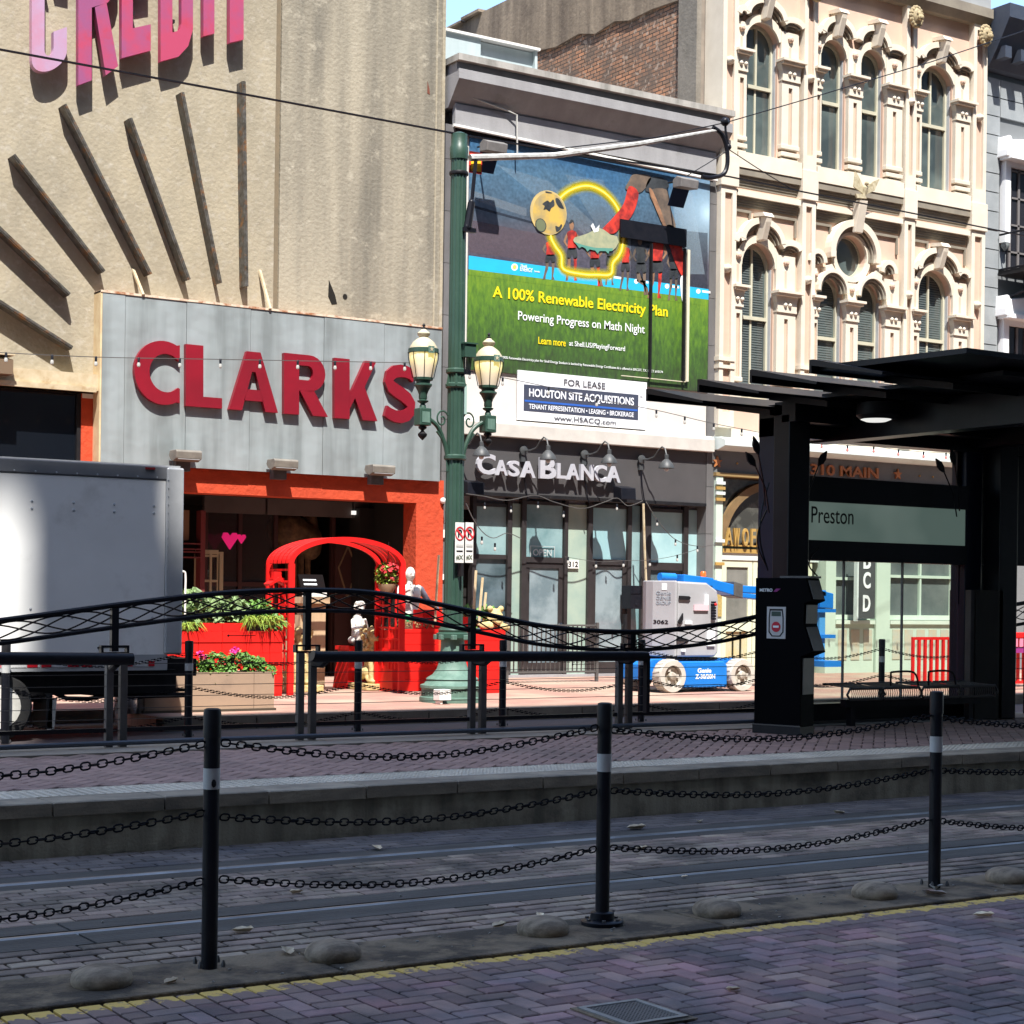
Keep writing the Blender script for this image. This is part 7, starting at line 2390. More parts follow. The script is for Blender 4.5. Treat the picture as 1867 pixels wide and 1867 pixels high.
ho = thing('white_hoop', (10.6, RYP, 1.8), 'thin white hooped rail sticking up at the truck corner above the red planter', 'rail')
(x0, z0), (x1, z1) = W(330, 1042, RYP), W(338, 1080, RYP)
MB().tube(cat([(x0 - .1, RYP, z0), (x0 + .04, RYP, z0), (x1, RYP, z0 - .06), (x1, RYP, z1), (x1, RYP, 1.3)], 4), .014, 6).build('hoop', M_white, ho)

# red arch
AY0, AY1 = 23.1, 23.85
ar = thing('garden_arch', (13, AY0, SW), 'bright red garden arch of curved slats over the shop entrance', 'arch')
xl0, xr0 = W(527, 1100, AY0)[0], W(739, 1100, AY0)[0]
xc, rx_ = (xl0 + xr0) / 2, (xr0 - xl0) / 2
zs_ = W(630, 1030, AY0)[1]
zt_ = W(630, 983, AY0)[1]
ap = arc(xc, zs_, rx_, zt_ - zs_ + .02, pi, 0, 24)
for y in (AY0, AY1):
    MB().band([(p[0], p[1]) for p in ap], [(xc + (p[0] - xc) * .925, zs_ + (p[1] - zs_) * .86) for p in ap], y, y + .05).build('arch_rib', M_red, ar)
    for x in (xl0, xr0 - .09):
        MB().box(x, x + .09, y, y + .05, SW, zs_).build('post', M_red, ar)
for k in range(5):
    y = AY0 + .055 + k * .14
    MB().band([(xc + (p[0] - xc) * 1.005, zs_ + (p[1] - zs_) * 1.005 + .012) for p in ap], [(p[0], p[1] + .0005) for p in ap], y - .05, y + .06).build('curved_slat', M_red, ar)
for x in (xl0 + .03, xr0 - .05):
    for k in range(9):
        z = SW + .45 + k * .17
        if z < zs_ - .05:
            MB().box(x, x + .025, AY0 + .05, AY1, z, z + .03).build('side_slat', M_red, ar)
    for k in range(3):
        y = AY0 + .2 + k * .2
        MB().box(x - .001, x + .02, y, y + .03, SW + .35, zs_ - .3).build('side_slat', M_red, ar)
# red bird feeder inside the left side
bf = thing('bird_feeder', (12.0, 23.6, 1.9), 'small red roofed bird feeder hanging in the left side of the red arch', 'bird feeder')
bx, bz = W(504, 1062, 23.5)
MB().prism([(bx - .16, bz - .02), (bx, bz + .08), (bx + .16, bz - .02), (bx + .14, bz - .05), (bx, bz + .03), (bx - .14, bz - .05)], 23.4, 23.6).build('roof', M_red, bf)
MB().box(bx - .06, bx + .06, 23.45, 23.55, bz + .05, bz + .16).box(bx - .09, bx + .09, 23.42, 23.58, bz + .04, bz + .07).build('cap', M_red, bf)
for s in (-.1, .1): MB().box(bx + s - .015, bx + s + .015, 23.44, 23.5, bz - .9, bz - .04).build('post', M_red, bf)
# hanging flower basket
hb = thing('hanging_basket', (15.2, 23.3, 2.0), 'basket of red flowers and lime leaves hanging inside the right side of the arch', 'flower basket')
bx, bz = W(706, 1048, 23.3)
leaves(MB(), (bx, 23.3, bz), (.2, .14, .2), 260, .09).build('foliage', M_lf3, hb, fix=False)
leaves(MB(), (bx + .02, 23.2, bz + .06), (.2, .1, .15), 50, .07, aspect=.9).build('flowers', M_flr, hb, fix=False)
MB().lathe((bx, 23.3, bz - .2), [(.05, -.12), (.13, 0), (.14, .06)], 12).build('pot', mat('basket_brown', (.3, .2, .12), None), hb)
MB().tube([(bx, 23.3, bz), (bx + .02, 23.3, bz + .5)], .006, 4).build('hanger', M_dark, hb)

# wooden podium with sign
pd = thing('wooden_podium', (13, 25, SW), 'pale wooden podium with a small black notice on top behind the arch', 'podium')
py_ = 24.6
(x0, zt3), (x1, _) = W(562, 1100, py_), W(594, 1100, py_)
M_pwd = mat('pale_wood', (.50, .36, .22), (.42, .3, .18), 3, .7, stretch=(6, 6, .5))
MB().box(x0, x1, py_, py_ + .4, SW, zt3 - .0).build('column', M_pwd, pd)
MB().box(x0 - .12, x1 + .04, py_ - .06, py_ + .45, zt3, zt3 + .1).build('top_board', M_pwd, pd)
MB().box(x0 - .08, x0 - .001, py_ + .1, py_ + .3, SW, 1.3).build('side_shelf', M_pwd, pd)
MB().prismx([(py_ - .02, zt3 + .17), (py_ + .12, zt3 + .45), (py_ + .15, zt3 + .45), (py_ + .01, zt3 + .17)], x0 - .12, x1 + .0).build('notice', mat('notice_black', (.008, .006, .006), None, rough=.9, spec=.05), pd)
for k in range(3):
    t = .22 + k * .065
    MB().prismx([(py_ - .03 + (t - .17) * .5 , zt3 + t), (py_ - .015 + (t - .17) * .5, zt3 + t + .025), (py_ - .012 + (t - .17) * .5, zt3 + t + .025), (py_ - .027 + (t - .17) * .5, zt3 + t)], x0 - .06, x1 - .14).build('notice_line', M_pw, pd)
MB().box(x0 - .1, x1 + .0, py_ - .03, py_ + .02, zt3 + .1, zt3 + .17).build('notice_foot', M_white, pd)
MB().box(W(525, 1135, 25.5)[0], W(556, 1135, 25.5)[0], 25.5, 25.9, SW, W(540, 1138, 25.5)[1]).build('low_chest', M_pwd, label='low pale wooden box behind the left lion statue', cat='box')

# lions
M_lst = mat('yellow_cast_stone', (.58, .46, .22), (.42, .32, .14), 12, .75, bump=.5, bscale=30, dirt=(.2, .14, .07), dscale=9, dlo=.55, dhi=.7)


def lion(x, y, z, s, lab, flip=1):
    t = thing('lion_statue', (x, y, z), lab, 'statue', 'yellow lion statues by the arch')
    P = lambda a, b, c: (x + a * s * flip, y + b * s, z + c * s)
    m = MB()
    m.cap(P(.10, .18, .14), P(-.02, -.02, .44), .15 * s, .13 * s).cap(P(-.02, -.02, .44), P(-.05, -.06, .60), .12 * s, .10 * s)
    m.ball(P(-.05, -.08, .70), (.10 * s, .11 * s, .11 * s), 12, 8).cap(P(-.06, -.16, .68), P(-.07, -.21, .655), .06 * s, .045 * s)
    for dx in (-.10, .06):
        m.cap(P(dx, -.10, .42), P(dx - .01, -.14, .2), .055 * s, .04 * s).cap(P(dx - .01, -.14, .2), P(dx - .01, -.15, .03), .04 * s, .036 * s).cap(P(dx - .01, -.15, .035), P(dx - .01, -.21, .03), .042 * s, .035 * s)
    for dx in (-.12, .20):
        m.cap(P(dx * .9, .16, .14), P(dx, -.02, .16), .10 * s, .07 * s).cap(P(dx, -.02, .12), P(dx, -.12, .035), .05 * s, .04 * s)
    m.cap(P(.2, .26, .06), P(.3, .2, .05), .03 * s, .03 * s).cap(P(.3, .2, .05), P(.34, .05, .06), .03 * s, .045 * s)
    for dx in (-.11, .01): m.ball(P(dx, -.05, .80), .03 * s, 6, 5)
    b = m.build('body', M_lst, t)
    remesh(b, .016 * s, 1)
    mn = MB()
    random.seed(11)
    for k in range(85):
        q, w = U(0, 2 * pi), U(-1.1, 1.0)
        rr = (.15 + .03 * sin(3 * w)) * s
        if -sin(q) > .78 and w > -.3: continue
        mn.ball((x + flip * -.04 * s + rr * cos(q), y - .04 * s + rr * .8 * sin(q), z + (.66 + .17 * w) * s), .035 * s, 6, 4)
    mn.build('mane', M_lst, t)
    f = MB()
    for dx in (-.09, -.015): f.ball(P(dx, -.175, .735), .014 * s, 6, 4)
    f.ball(P(-.066, -.25, .685), .018 * s, 6, 4)
    f.build('eyes_and_nose', mat('dark_stone', (.12, .09, .05), None), t)
    MB().box(x - .26 * s, x + .32 * s, y - .28 * s, y + .3 * s, z - .09 * s, z + .005).build('plinth', M_lst, t, bev=.01)
    return t


lx_, _z = W(686, 1240, 24.0)
lion(lx_, 24.1, SW + .10, 1.06, 'seated yellow lion statue right of the arch opening, in front of the red boxes')
lx_, _z = W(543, 1250, 23.9)
lion(lx_ , 24.0, SW + .10, 1.06, 'seated yellow lion statue left of the arch opening, half behind the flat posts', -1)

# cherub on a red pedestal
rd_ = thing('red_pedestal', (13.6, 24.9, SW), 'tapered red pedestal under the white seated figure', 'pedestal')
cx_, _z = W(652, 1240, 24.6)
cz_ = W(652, 1178, 24.6)[1]
MB().add([(cx_ - .26, 24.45, SW), (cx_ + .26, 24.45, SW), (cx_ + .26, 24.95, SW), (cx_ - .26, 24.95, SW), (cx_ - .19, 24.5, cz_), (cx_ + .19, 24.5, cz_), (cx_ + .19, 24.9, cz_), (cx_ - .19, 24.9, cz_)],
         [(0, 3, 2, 1), (4, 5, 6, 7), (0, 1, 5, 4), (1, 2, 6, 5), (2, 3, 7, 6), (3, 0, 4, 7)]).build('pedestal_body', M_red, rd_)
MB().box(cx_ - .23, cx_ + .23, 24.46, 24.94, cz_ - .06, cz_ + .0).build('pedestal_cap', M_red, rd_)
ch = thing('seated_statue', (cx_, 24.7, cz_), 'white plaster statue of a curly haired child sitting on the red pedestal', 'statue')
P = lambda a, b, c: (cx_ + .05 + a, 24.7 + b, cz_ + c)
m = MB().ball(P(0, 0, .09), (.17, .14, .09), 12, 8)
m.cap(P(0, .03, .16), P(0, .02, .42), .095, .085).cap(P(0, .01, .44), P(.01, 0, .52), .04, .035)
m.ball(P(.015, -.02, .60), (.075, .08, .09), 12, 8)
m.cap(P(-.05, -.02, .17), P(-.09, -.22, .2), .065, .05).cap(P(-.09, -.22, .2), P(-.11, -.2, .02), .045, .035)
m.cap(P(.06, -.02, .17), P(.1, -.2, .24), .065, .05).cap(P(.1, -.2, .24), P(.08, -.22, .04), .045, .035)
m.cap(P(-.09, .01, .4), P(-.13, -.08, .28), .035, .03).cap(P(-.13, -.08, .28), P(-.02, -.17, .30), .028, .022)
m.cap(P(.09, .01, .4), P(.12, -.06, .30), .035, .03).cap(P(.12, -.06, .3), P(.05, -.14, .42), .028, .022)
m.cap(P(-.11, -.24, .02), P(-.12, -.30, .015), .03, .022).cap(P(.08, -.25, .04), P(.08, -.31, .03), .03, .022).cap(P(.016, -.1, .6), P(.016, -.112, .585), .016, .014)
M_plas = mat('white_plaster', (.66, .64, .58), (.56, .54, .48), 8, .8)
b = m.build('body', M_plas, ch)
remesh(b, .011, 1)
hh = MB()
for k in range(60):
    q, w = U(0, 2 * pi), U(0, 1)
    if -sin(q) > .5 and w < .5: continue
    hh.ball((cx_ + .065 + .08 * cos(q) * sqrt(1 - w * w * .8), 24.68 + .085 * sin(q) * sqrt(1 - w * w * .8), cz_ + .60 + .1 * w), .022, 6, 4)
hh.build('hair_curls', M_plas, ch)

# red boxes at the right
for i, (a, b, top, bot, D, lab) in enumerate(((700, 745, 1160, 1230, 23.7, 'dark red painted bin of boards right of the seated lion'), (716, 800, 1147, 1230, 23.4, 'large red board planter below the white mannequin'))):
    r_ = thing('red_box_planter', (15, D, SW), lab, 'planter', 'red planters by the orange pillar')
    x0, x1, z1 = W(a, 1200, D)[0], W(b, 1200, D)[0], W((a + b) / 2, top, D)[1]
    z = SW
    while z < z1 - .02:
        MB().box(x0, x1, D + U(0, .012), D + .05, z + .004, min(z + .18, z1)).build('board', M_rw, r_)
        z += .18
    MB().box(x0 + .002, x1 - .002, D + .051, D + .55, SW, z1 - .02).build('box', M_rw, r_)
bd_ = thing('red_seat_box', (15.6, 24.1, 1.0), 'small bright red block stacked on the planter beside the green pole', 'box')
(x0, z0), (x1, z1) = W(770, 1148, 23.9), W(804, 1112, 23.9)
MB().box(x0, x1, 23.9, 24.2, z0, z1).box(x0 + .12, x1 + .02, 23.86, 23.899, z0 + .05, z1 - .06).build('block', M_red, bd_)
m_ = MB()
x, z = W(760, 1142, 23.5)
leaves(m_, (x, 23.65, z + .03), (.45, .2, .08), 200, .05).build('dry_fern', mat('dry_fern', (.25, .15, .06), (.14, .1, .04), 10, .7, rnd=.3, isl=True), label='low brown dried plants along the top of the right red planter', cat='plants', kind='stuff', fix=False)
for i, (a, top, bot, D, b2_) in enumerate(((800, 1012, 1140, 23.8, 793), (868, 1040, 1140, 22.8, 862), (880, 1053, 1140, 22.8, 873), (886, 1080, 1140, 22.8, 880))):
    lab = ('long pale bent stick leaning by the orange pillar', 'tallest of the three pale sticks right of the green pole', 'middle one of the three pale sticks right of the green pole', 'shortest of the three pale sticks right of the green pole')[i]
    pts = [W(b2_, bot, D), W(b2_ + 2, (bot * 2 + top) / 3, D), W((a + b2_) / 2 + 1, (bot + top * 2) / 3, D), W(a, top, D)]
    MB().tube([(p[0], D, p[1]) for p in cat(pts, 4)], .022, 6).build('pale_stick', mat('bare_stick', (.58, .47, .3), (.45, .35, .2), 12, .8), label=lab, cat='stick', group='bare sticks in the red planters')
rr = thing('red_box_planter', (16.2, 22.6, SW), 'tall red planter box right of the green lamp base', 'planter', 'red planters by the lamp')
D = 22.6
x0, x1, z1 = W(851, 1200, D)[0], W(921, 1200, D)[0], W(890, 1148, D)[1]
z = SW
while z < z1 - .02:
    MB().box(x0, x1, D + U(0, .012), D + .05, z + .004, min(z + .2, z1)).build('board', M_rw, rr)
    z += .2
MB().box(x0 + .002, x1 - .002, D + .051, D + .5, SW, z1 - .02).build('box', M_rw, rr)
MB().box(W(846, 1130, D)[0], W(862, 1130, D)[0], D + .1, D + .3, z1, W(854, 1125, D)[1]).build('red_block', M_red, label='small red block on the planter directly behind the green pole', cat='box')
x, z = W(900, 1130, D + .2)
lb = thing('lion_head_statue', (x, D + .2, z1), 'yellow stone lion head lying on the red planter right of the lamp', 'statue')
m = MB().ball((x, D + .2, z + .02), (.16, .14, .16), 12, 8).cap((x - .02, D + .08, z), (x - .04, D + .0, z - .03), .07, .05).ball((x - .14, D + .16, z - .1), (.14, .1, .08), 10, 6).ball((x + .12, D + .14, z - .12), (.14, .1, .07), 10, 6).ball((x - .1, D + .15, z + .17), .05, 8, 5).ball((x + .1, D + .15, z + .17), .05, 8, 5)
b = m.build('head', M_lst, lb)
remesh(b, .014, 1)
f = MB()
for s in (-.06, .03): f.ball((x + s, D + .07, z + .06), .018, 6, 4)
f.build('eyes', mat('dark_stone', (.12, .09, .05)), lb)
leaves(MB(), (x - .2, D + .3, z + .05), (.35, .15, .2), 90, .12, aspect=.8).build('leafy_plant', M_lf, label='broad leafy plant behind the stone lion head on the red planter', cat='plant', fix=False)

# mannequin torso
mx, _z = W(752, 1130, 24.6)
mz = W(752, 1128, 24.6)[1]
mn = thing('mannequin', (mx, 24.6, mz), 'bald white mannequin torso with grey arms and a green waist cloth beside the orange pillar', 'mannequin')
hs = (W(748, 1032, 24.6)[1] - mz)
S_ = hs / .93
P = lambda a, b, c: (mx - .06 + a * S_, 24.6 + b * S_, mz + c * S_)
m = MB()
m.cap(P(0, 0, -.05), P(0, 0, .18), .17 * S_, .15 * S_).cap(P(-.03, 0, .2), P(-.06, 0, .42), .135 * S_, .15 * S_).cap(P(.03, 0, .2), P(.06, 0, .42), .135 * S_, .15 * S_)
m.cap(P(-.1, 0, .5), P(.1, 0, .5), .10 * S_, .10 * S_).cap(P(0, 0, .5), P(0, -.01, .68), .062 * S_, .052 * S_)
m.ball(P(0, -.02, .79), (.083 * S_, .1 * S_, .125 * S_), 14, 10).cap(P(.0, -.11, .78), P(.0, -.125, .755), .018 * S_, .016 * S_)
for s in (-1, 1): m.ball(P(s * .085, -.0, .78), (.012 * S_, .02 * S_, .032 * S_), 6, 5)
m.cap(P(-.18, 0, .54), P(-.27, -.05, .40), .06 * S_, .045 * S_).cap(P(-.27, -.05, .40), P(-.2, -.26, .50), .042 * S_, .032 * S_)
m.cap(P(.18, 0, .54), P(.25, 0, .46), .062 * S_, .055 * S_)
b = m.build('torso', M_plas, mn)
remesh(b, .013, 1)
M_gr2 = mat('grey_fabric', (.13, .13, .17), (.1, .1, .13), 9)
a_ = MB().cap(P(.22, 0, .52), P(.36, -.03, .32), .066 * S_, .05 * S_).cap(P(.36, -.03, .32), P(.44, -.14, .22), .046 * S_, .034 * S_)
a_ = a_.build('sleeved_arm', M_gr2, mn)
remesh(a_, .012, 1)
hd_ = MB().cap(P(.44, -.14, .22), P(.47, -.18, .19), .034 * S_, .03 * S_)
for k in range(4):
    hd_.cap(P(.475 + k * .006, -.185 + k * .018 - .02, .185), P(.51 + k * .005, -.22 + k * .022, .15 - k * .004), .010 * S_, .008 * S_, 6)
hd_.cap(P(.455, -.19, .2), P(.46, -.225, .185), .011 * S_, .009 * S_, 6)
hd_.build('hand', M_gr2, mn)
hd_ = MB().cap(P(-.2, -.26, .50), P(-.17, -.30, .52), .03 * S_, .028 * S_)
for k in range(4):
    hd_.cap(P(-.165, -.315 + k * .018, .52 + k * .006), P(-.13, -.35 + k * .022, .515), .010 * S_, .008 * S_, 6)
hd_.cap(P(-.18, -.30, .545), P(-.165, -.325, .57), .011 * S_, .009 * S_, 6)
hd_.build('hand', M_plas, mn)
MB().lathe(P(0, 0, -.06), [(.19 * S_, 0), (.195 * S_, .02), (.185 * S_, .12 * S_), (.17 * S_, .15 * S_)], 16).build('waist_cloth', mat('green_cloth', (.02, .30, .10), (.015, .24, .08), 6, .8), mn)
MB().tube([P(-.05, -.1, .62), P(-.01, -.155, .45), P(.05, -.12, .6)], .006, 5).build('cord', M_dark, mn)
for s in (-.035, .035): MB().ball(P(s, -.112, .80), (.014 * S_, .008, .01 * S_), 6, 4).build('eye', mat('grey_eye', (.35, .33, .33), None), mn)
MB().cap(P(0, 0, -.5), P(0, 0, 0), .03, .03, 8).build('stand', M_dark, mn)

# things seen inside the dark entry
gi = thing('giraffe_sculpture', (13.3, 29.0, SW), 'dark giraffe sculpture with neck and head showing above the red arch', 'sculpture')
M_gir = mat('giraffe_brown', (.14, .085, .04), (.06, .035, .02), 9, .8)
P = lambda a, b: (lambda q: (q[0], 29.0, q[1]))(W(a, b, 29.0))
m = MB().cap(P(565, 1000), P(566, 925), .22, .10).cap(P(566, 925), P(560, 915), .1, .08).cap(P(562, 917), P(578, 922), .07, .05).cap(P(520, 965), P(560, 985), .36, .3)
for a, b in ((556, 904), (572, 902)): m.cap(P(564, 918), P(a, b), .02, .03, 6)
b = m.build('body', M_gir, gi)
remesh(b, .03, 1)
rl_ = MB()
for k in range(4): rl_.cap(P(525 + k * 12, 1000), P(525 + k * 12, 1200), .06, .04, 6)
rl_.build('legs', M_gir, gi)
pw_ = thing('white_window_frame', (11, 27.6, 1.5), 'old white window sash with small panes leaning in the dark entry', 'window sash')
D = 27.6
x0, x1, z0, z1 = W(357, 1045, D)[0], W(398, 1045, D)[0], W(378, 1080, D)[1] - .3, W(378, 1010, D)[1]
f = MB()
for k in range(4):
    x = x0 + (x1 - x0) * k / 3
    f.box(x - .02, x + .02, D, D + .03, z0, z1)
for z in (z0, (z0 + z1) / 2, z1 - .05):
    f.box(x0, x1, D + .001, D + .029, z, z + .04)
f.box(x1 + .0, x1 + .09, D, D + .03, z0, z1 + .04).box(x0, x1, D - .001, D + .031, z1, z1 + .07)
f.build('sash_bars', mat('aged_white_wood', (.42, .38, .24), None), pw_)
ht = thing('pink_heart_lights', (11.4, 28.3, 2.4), 'pair of glowing pink neon hearts behind the dark shop glass', 'neon light')
M_neonp = mat('pink_neon', (.8, .02, .25), None, emit=(1, .02, .2), estr=.13)
for a, b, s in ((420, 985, 1), (441, 982, .55)):
    x, z = W(a, b, 28.3)
    MB().prism([(x, z - .16 * s), (x + .15 * s, z + .05 * s), (x + .12 * s, z + .13 * s), (x + .05 * s, z + .13 * s), (x, z + .07 * s), (x - .05 * s, z + .13 * s), (x - .12 * s, z + .13 * s), (x - .15 * s, z + .05 * s)], 28.3, 28.34).build('heart', M_neonp, ht)
sf_ = thing('cabinet', (10.9, 28, SW), 'dark red shelf cabinet just right of the truck inside the entry', 'cabinet')
x0, x1 = W(330, 1000, 27.4)[0], W(366, 1000, 27.4)[0]
for y in (1000, 990, 1005, 1015):
    z = W(345, y, 27.4)[1]
    MB().box(x0, x1, 27.4, 27.6, z - .02, z).build('shelf', mat('cabinet_red', (.16, .03, .03), None), sf_)
MB().box(x1, x1 + .08, 27.4, 27.6, SW, 3.0).build('upright', mat('cabinet_red', (.16, .03, .03)), sf_)
MB().box(W(330, 950, 27.5)[0], W(345, 950, 27.5)[0], 27.5, 27.6, W(338, 985, 27.5)[1], W(338, 930, 27.5)[1]).build('picture', mat('tan_picture', (.2, .13, .07), None), sf_)

# iron barrier before the glass shopfront
ib = thing('iron_barrier', (17.3, 24.8, SW), 'low black iron barrier with thin upright bars before the glass doors', 'barrier')
YI = 25.2
x0, x1 = W(924, 1200, YI)[0], W(1088, 1200, YI)[0]
z0, z1 = SW + .18, W(1000, 1140, YI)[1] + .0
for z in (z0, z1): MB().box(x0, x1, YI - .015, YI + .015, z - .015, z + .015).build('rail', M_gray, ib)
n = 20
for k in range(n):
    x = x0 + (x1 - x0) * (k + .5) / n
    MB().box(x - .009, x + .009, YI - .009, YI + .009, z0 + .015, z1 - .015).build('bar', M_gray, ib)
for x in (x0, x1): MB().box(x - .025, x + .025, YI - .025, YI + .025, SW, z1 + .05).build('post', M_gray, ib)
MB().box(x1 + .9, x1 + .96, YI + .4, YI + .46, SW, z1 + .2).build('gate_post', M_dark, ib)
mb_ = thing('mail_box', (20, 26.5, 1.2), 'black wall mailbox on the post between the glass doors', 'mailbox')
(x0, z0), (x1, z1) = W(1147, 1110, 26.6), W(1168, 1068, 26.6)
MB().box(x0, x1, 26.55, 26.85, z0, z1).box(x0 + .1, x1 - .1, 26.54, 26.55, z0 + .06, z0 + .1).build('case', M_black, mb_, bev=.01)
wr_ = wire([(1173, 918), (1175, 990), (1178, 1060), (1182, 1112)], 26.3, .022, 'pale hanging cable by the corner of the glass shopfront', 'hanging_cable', None, M_crm)

# ================================================================ BOOM LIFT
bl = thing('boom_lift', (17.5, 22.2, SW), 'blue and grey boom lift with white wheels parked on the sidewalk', 'boom lift')
M_blu = mat('lift_blue', (.010, .17, .55), (.008, .15, .5), 4, .4)
M_lgy = mat('lift_grey', (.36, .36, .37), (.31, .31, .32), 2, .45, bump=.03)
YL0 = 21.75
X_ = lambda px_, y=1235, D=YL0: W(px_, y, D)[0]
Z2 = lambda y, px_=1280, D=YL0: W(px_, y, D)[1]
zb = Z2(1250)
MB().prism([(X_(1243), Z2(1254)), (X_(1243), Z2(1206)), (X_(1320), Z2(1206)), (X_(1326), Z2(1214)), (X_(1326), Z2(1254))], YL0 + .0, YL0 + .75).build('chassis', M_blu, bl, bev=.02)
MB().box(X_(1250), X_(1316), YL0 - .006, YL0, Z2(1248), Z2(1211)).build('access_panel', M_blu, bl, bev=.004)
MB().prism([(X_(1192), Z2(1212)), (X_(1205), Z2(1202)), (X_(1360), Z2(1202)), (X_(1368), Z2(1212)), (X_(1368), Z2(1240)), (X_(1192), Z2(1240))], YL0 + .22, YL0 + .9).build('axle_beam', M_blu, bl, bev=.015)
for s, a, b, c, d in (('Genie', 1272, 1297, 1227, 1218), ('Z-30/20N', 1268, 1304, 1238, 1229)):
    (p, q), (r_, t2) = W(a, c, YL0 - .01), W(b, d, YL0 - .01)
    letters(MB(), s, p, r_, q, t2, YL0 - .01, .003, .03).build('lettering', M_pw, bl, fix=False)
M_tyw = mat('pale_tyre', (.52, .49, .43), (.4, .375, .33), 6, .8)
for px_, y in ((1222, YL0 - .08), (1349, YL0 - .08), (1222, YL0 + .75), (1349, YL0 + .75)):
    x, zc = X_(px_, 1235, YL0), SW + .262
    w = MB().lathe((x, y, zc), [(.02, .10), (.165, .10), (.17, -.0), (.25, -.0), (.262, .03), (.262, .2), (.24, .23), (.1, .23)], 26, ax='y').build('wheel', M_tyw, bl)
    MB().lathe((x, y + .03, zc), [(.16, .06), (.15, .03), (.075, .04), (.06, -.03), (.03, -.04)], 16, ax='y').build('hub', mat('hub_brown', (.22, .18, .13), (.5, .48, .42), 9), w)
    for k in range(3):
        q = k * 2.1
        MB().cbox((x + .11 * cos(q), y + .05, zc + .11 * sin(q)), .05, .04, .05).build('wheel_web', M_tyw, w)
    tb_ = MB()
    for k in range(22):
        q = 2 * pi * k / 22
        tb_.tube([(x + .262 * cos(q), y + .03, zc + .262 * sin(q)), (x + .262 * cos(q + .08), y + .2, zc + .262 * sin(q + .08))], .011, 4)
    tb_.build('tread', M_tyw, w, kind='stuff')
# turret
YT = YL0 + .1
Xt = lambda a, y=1130: W(a, y, YT)[0]
Zt = lambda y, a=1250: W(a, y, YT)[1]
xk, yk = Xt(1236), YT + .02
cwx = W(1191, 1130, YT + .42)[0]
MB().prismz([(xk, yk), (xk, yk + .75), (cwx + .05, yk + .75), (cwx, yk + .6), (cwx, yk + .42), (xk - .03, yk + .01)], Zt(1198), Zt(1059)).build('counterweight', M_lgy, bl, bev=.03)
MB().prism([(Xt(1237), Zt(1198)), (Xt(1237), Zt(1060)), (Xt(1290), Zt(1062)), (Xt(1309), Zt(1076)), (Xt(1311), Zt(1092)), (Xt(1312), Zt(1190)), (Xt(1306), Zt(1198))], YT + .02, YT + .8).build('engine_cover', M_lgy, bl, bev=.03)
MB().box(Xt(1226), Xt(1312), YT + .05, YT + .7, Zt(1203), Zt(1199)).build('turntable', M_dark, bl)
for pts in (((1239, 1086), (1256, 1087), (1259, 1090), (1256, 1094), (1238, 1093)), ((1236, 1134), (1245, 1118), (1245, 1130), (1240, 1138)), ((1234, 1166), (1236, 1160), (1255, 1166), (1250, 1170), (1235, 1169))):
    MB().prism([W(a, b, YT) for a, b in pts], YT - .012, YT - .002 + .02).build('slot', M_dark, bl)
for a, b, c, d, m in ((1266, 1292, 1113, 1103, mat('pale_pink_label', (.65, .45, .48), None)), (1286, 1292, 1103, 1084, M_pw), (1250, 1262, 1138, 1132, M_pw), (1290, 1304, 1178, 1147, M_pw), (1243, 1250, 1188, 1184, M_pw)):
    (p, q), (r_, t2) = W(a, c, YT - .01), W(b, d, YT - .01)
    MB().box(p, r_, YT - .012, YT + .018, q, t2).build('label_plate', m, bl)
# lettering on the chamfered counterweight face, set on that face's own plane
ax_, ay_ = cwx, yk + .42
bx_, by2 = xk - .03, yk + .01
fl = sqrt((bx_ - ax_) ** 2 + (by2 - ay_) ** 2)


def cwface(mb):
    ux, uy = (bx_ - ax_) / fl, (by2 - ay_) / fl
    mb.v = [(ax_ + p[0] * ux + p[1] * -uy, ay_ + p[0] * uy + p[1] * ux, p[2]) for p in mb.v]
    return mb


for k in range(3):
    z_ = Zt(1085 + k * 9)
    cwface(letters(MB(), ('Genie', 'GENIE', 'GROUP')[k], fl * .15, fl * .8, z_, z_ + .055, -.006, .004, .01)).build('lettering', mat('lift_print', (.12, .16, .2), (.4, .42, .45), 60), bl, fix=False)
cwface(MB().box(fl * .4, fl * .62, -.006, -.002, Zt(1076), Zt(1064))).build('label_plate', M_pw, bl)
cwface(letters(MB(), '3062', .02, fl * .7, Zt(1138), Zt(1131), -.006, .004, .02)).build('lettering', M_black, bl, fix=False)
m_ = MB()
for k in range(7):
    x, z = W(1300, 1098 + k * 5, YT)
    m_.box(x - .04, x + .04, YT - .03, YT + .0, z - .018, z + .014)
m_.build('control_buttons', M_black, bl, kind='stuff')
x, z = W(1302, 1102, YT)
MB().ball((x, YT - .04, z), .025, 8, 6).build('red_button', M_red, bl)
# boom
YBm = YT + .5
Pb = lambda a, b: (lambda q: (q[0], YBm, q[1]))(W(a, b, YBm))
MB().tube([Pb(1203, 1052), Pb(1230, 1053)], .07, 12).build('hydraulic_end', M_blu, bl)


def beam(p0, p1, h0, h1, name, m=M_blu, w=.16):
    a, b = W(*p0, YBm), W(*p1, YBm)
    MB().add([(a[0], YBm - w, a[1] - h0), (b[0], YBm - w, b[1] - h1), (b[0], YBm - w, b[1] + h1), (a[0], YBm - w, a[1] + h0), (a[0], YBm + w, a[1] - h0), (b[0], YBm + w, b[1] - h1), (b[0], YBm + w, b[1] + h1), (a[0], YBm + w, a[1] + h0)],
             [(0, 1, 2, 3), (7, 6, 5, 4), (0, 4, 5, 1), (3, 2, 6, 7), (0, 3, 7, 4), (1, 5, 6, 2)]).build(name, m, bl, bev=.012)


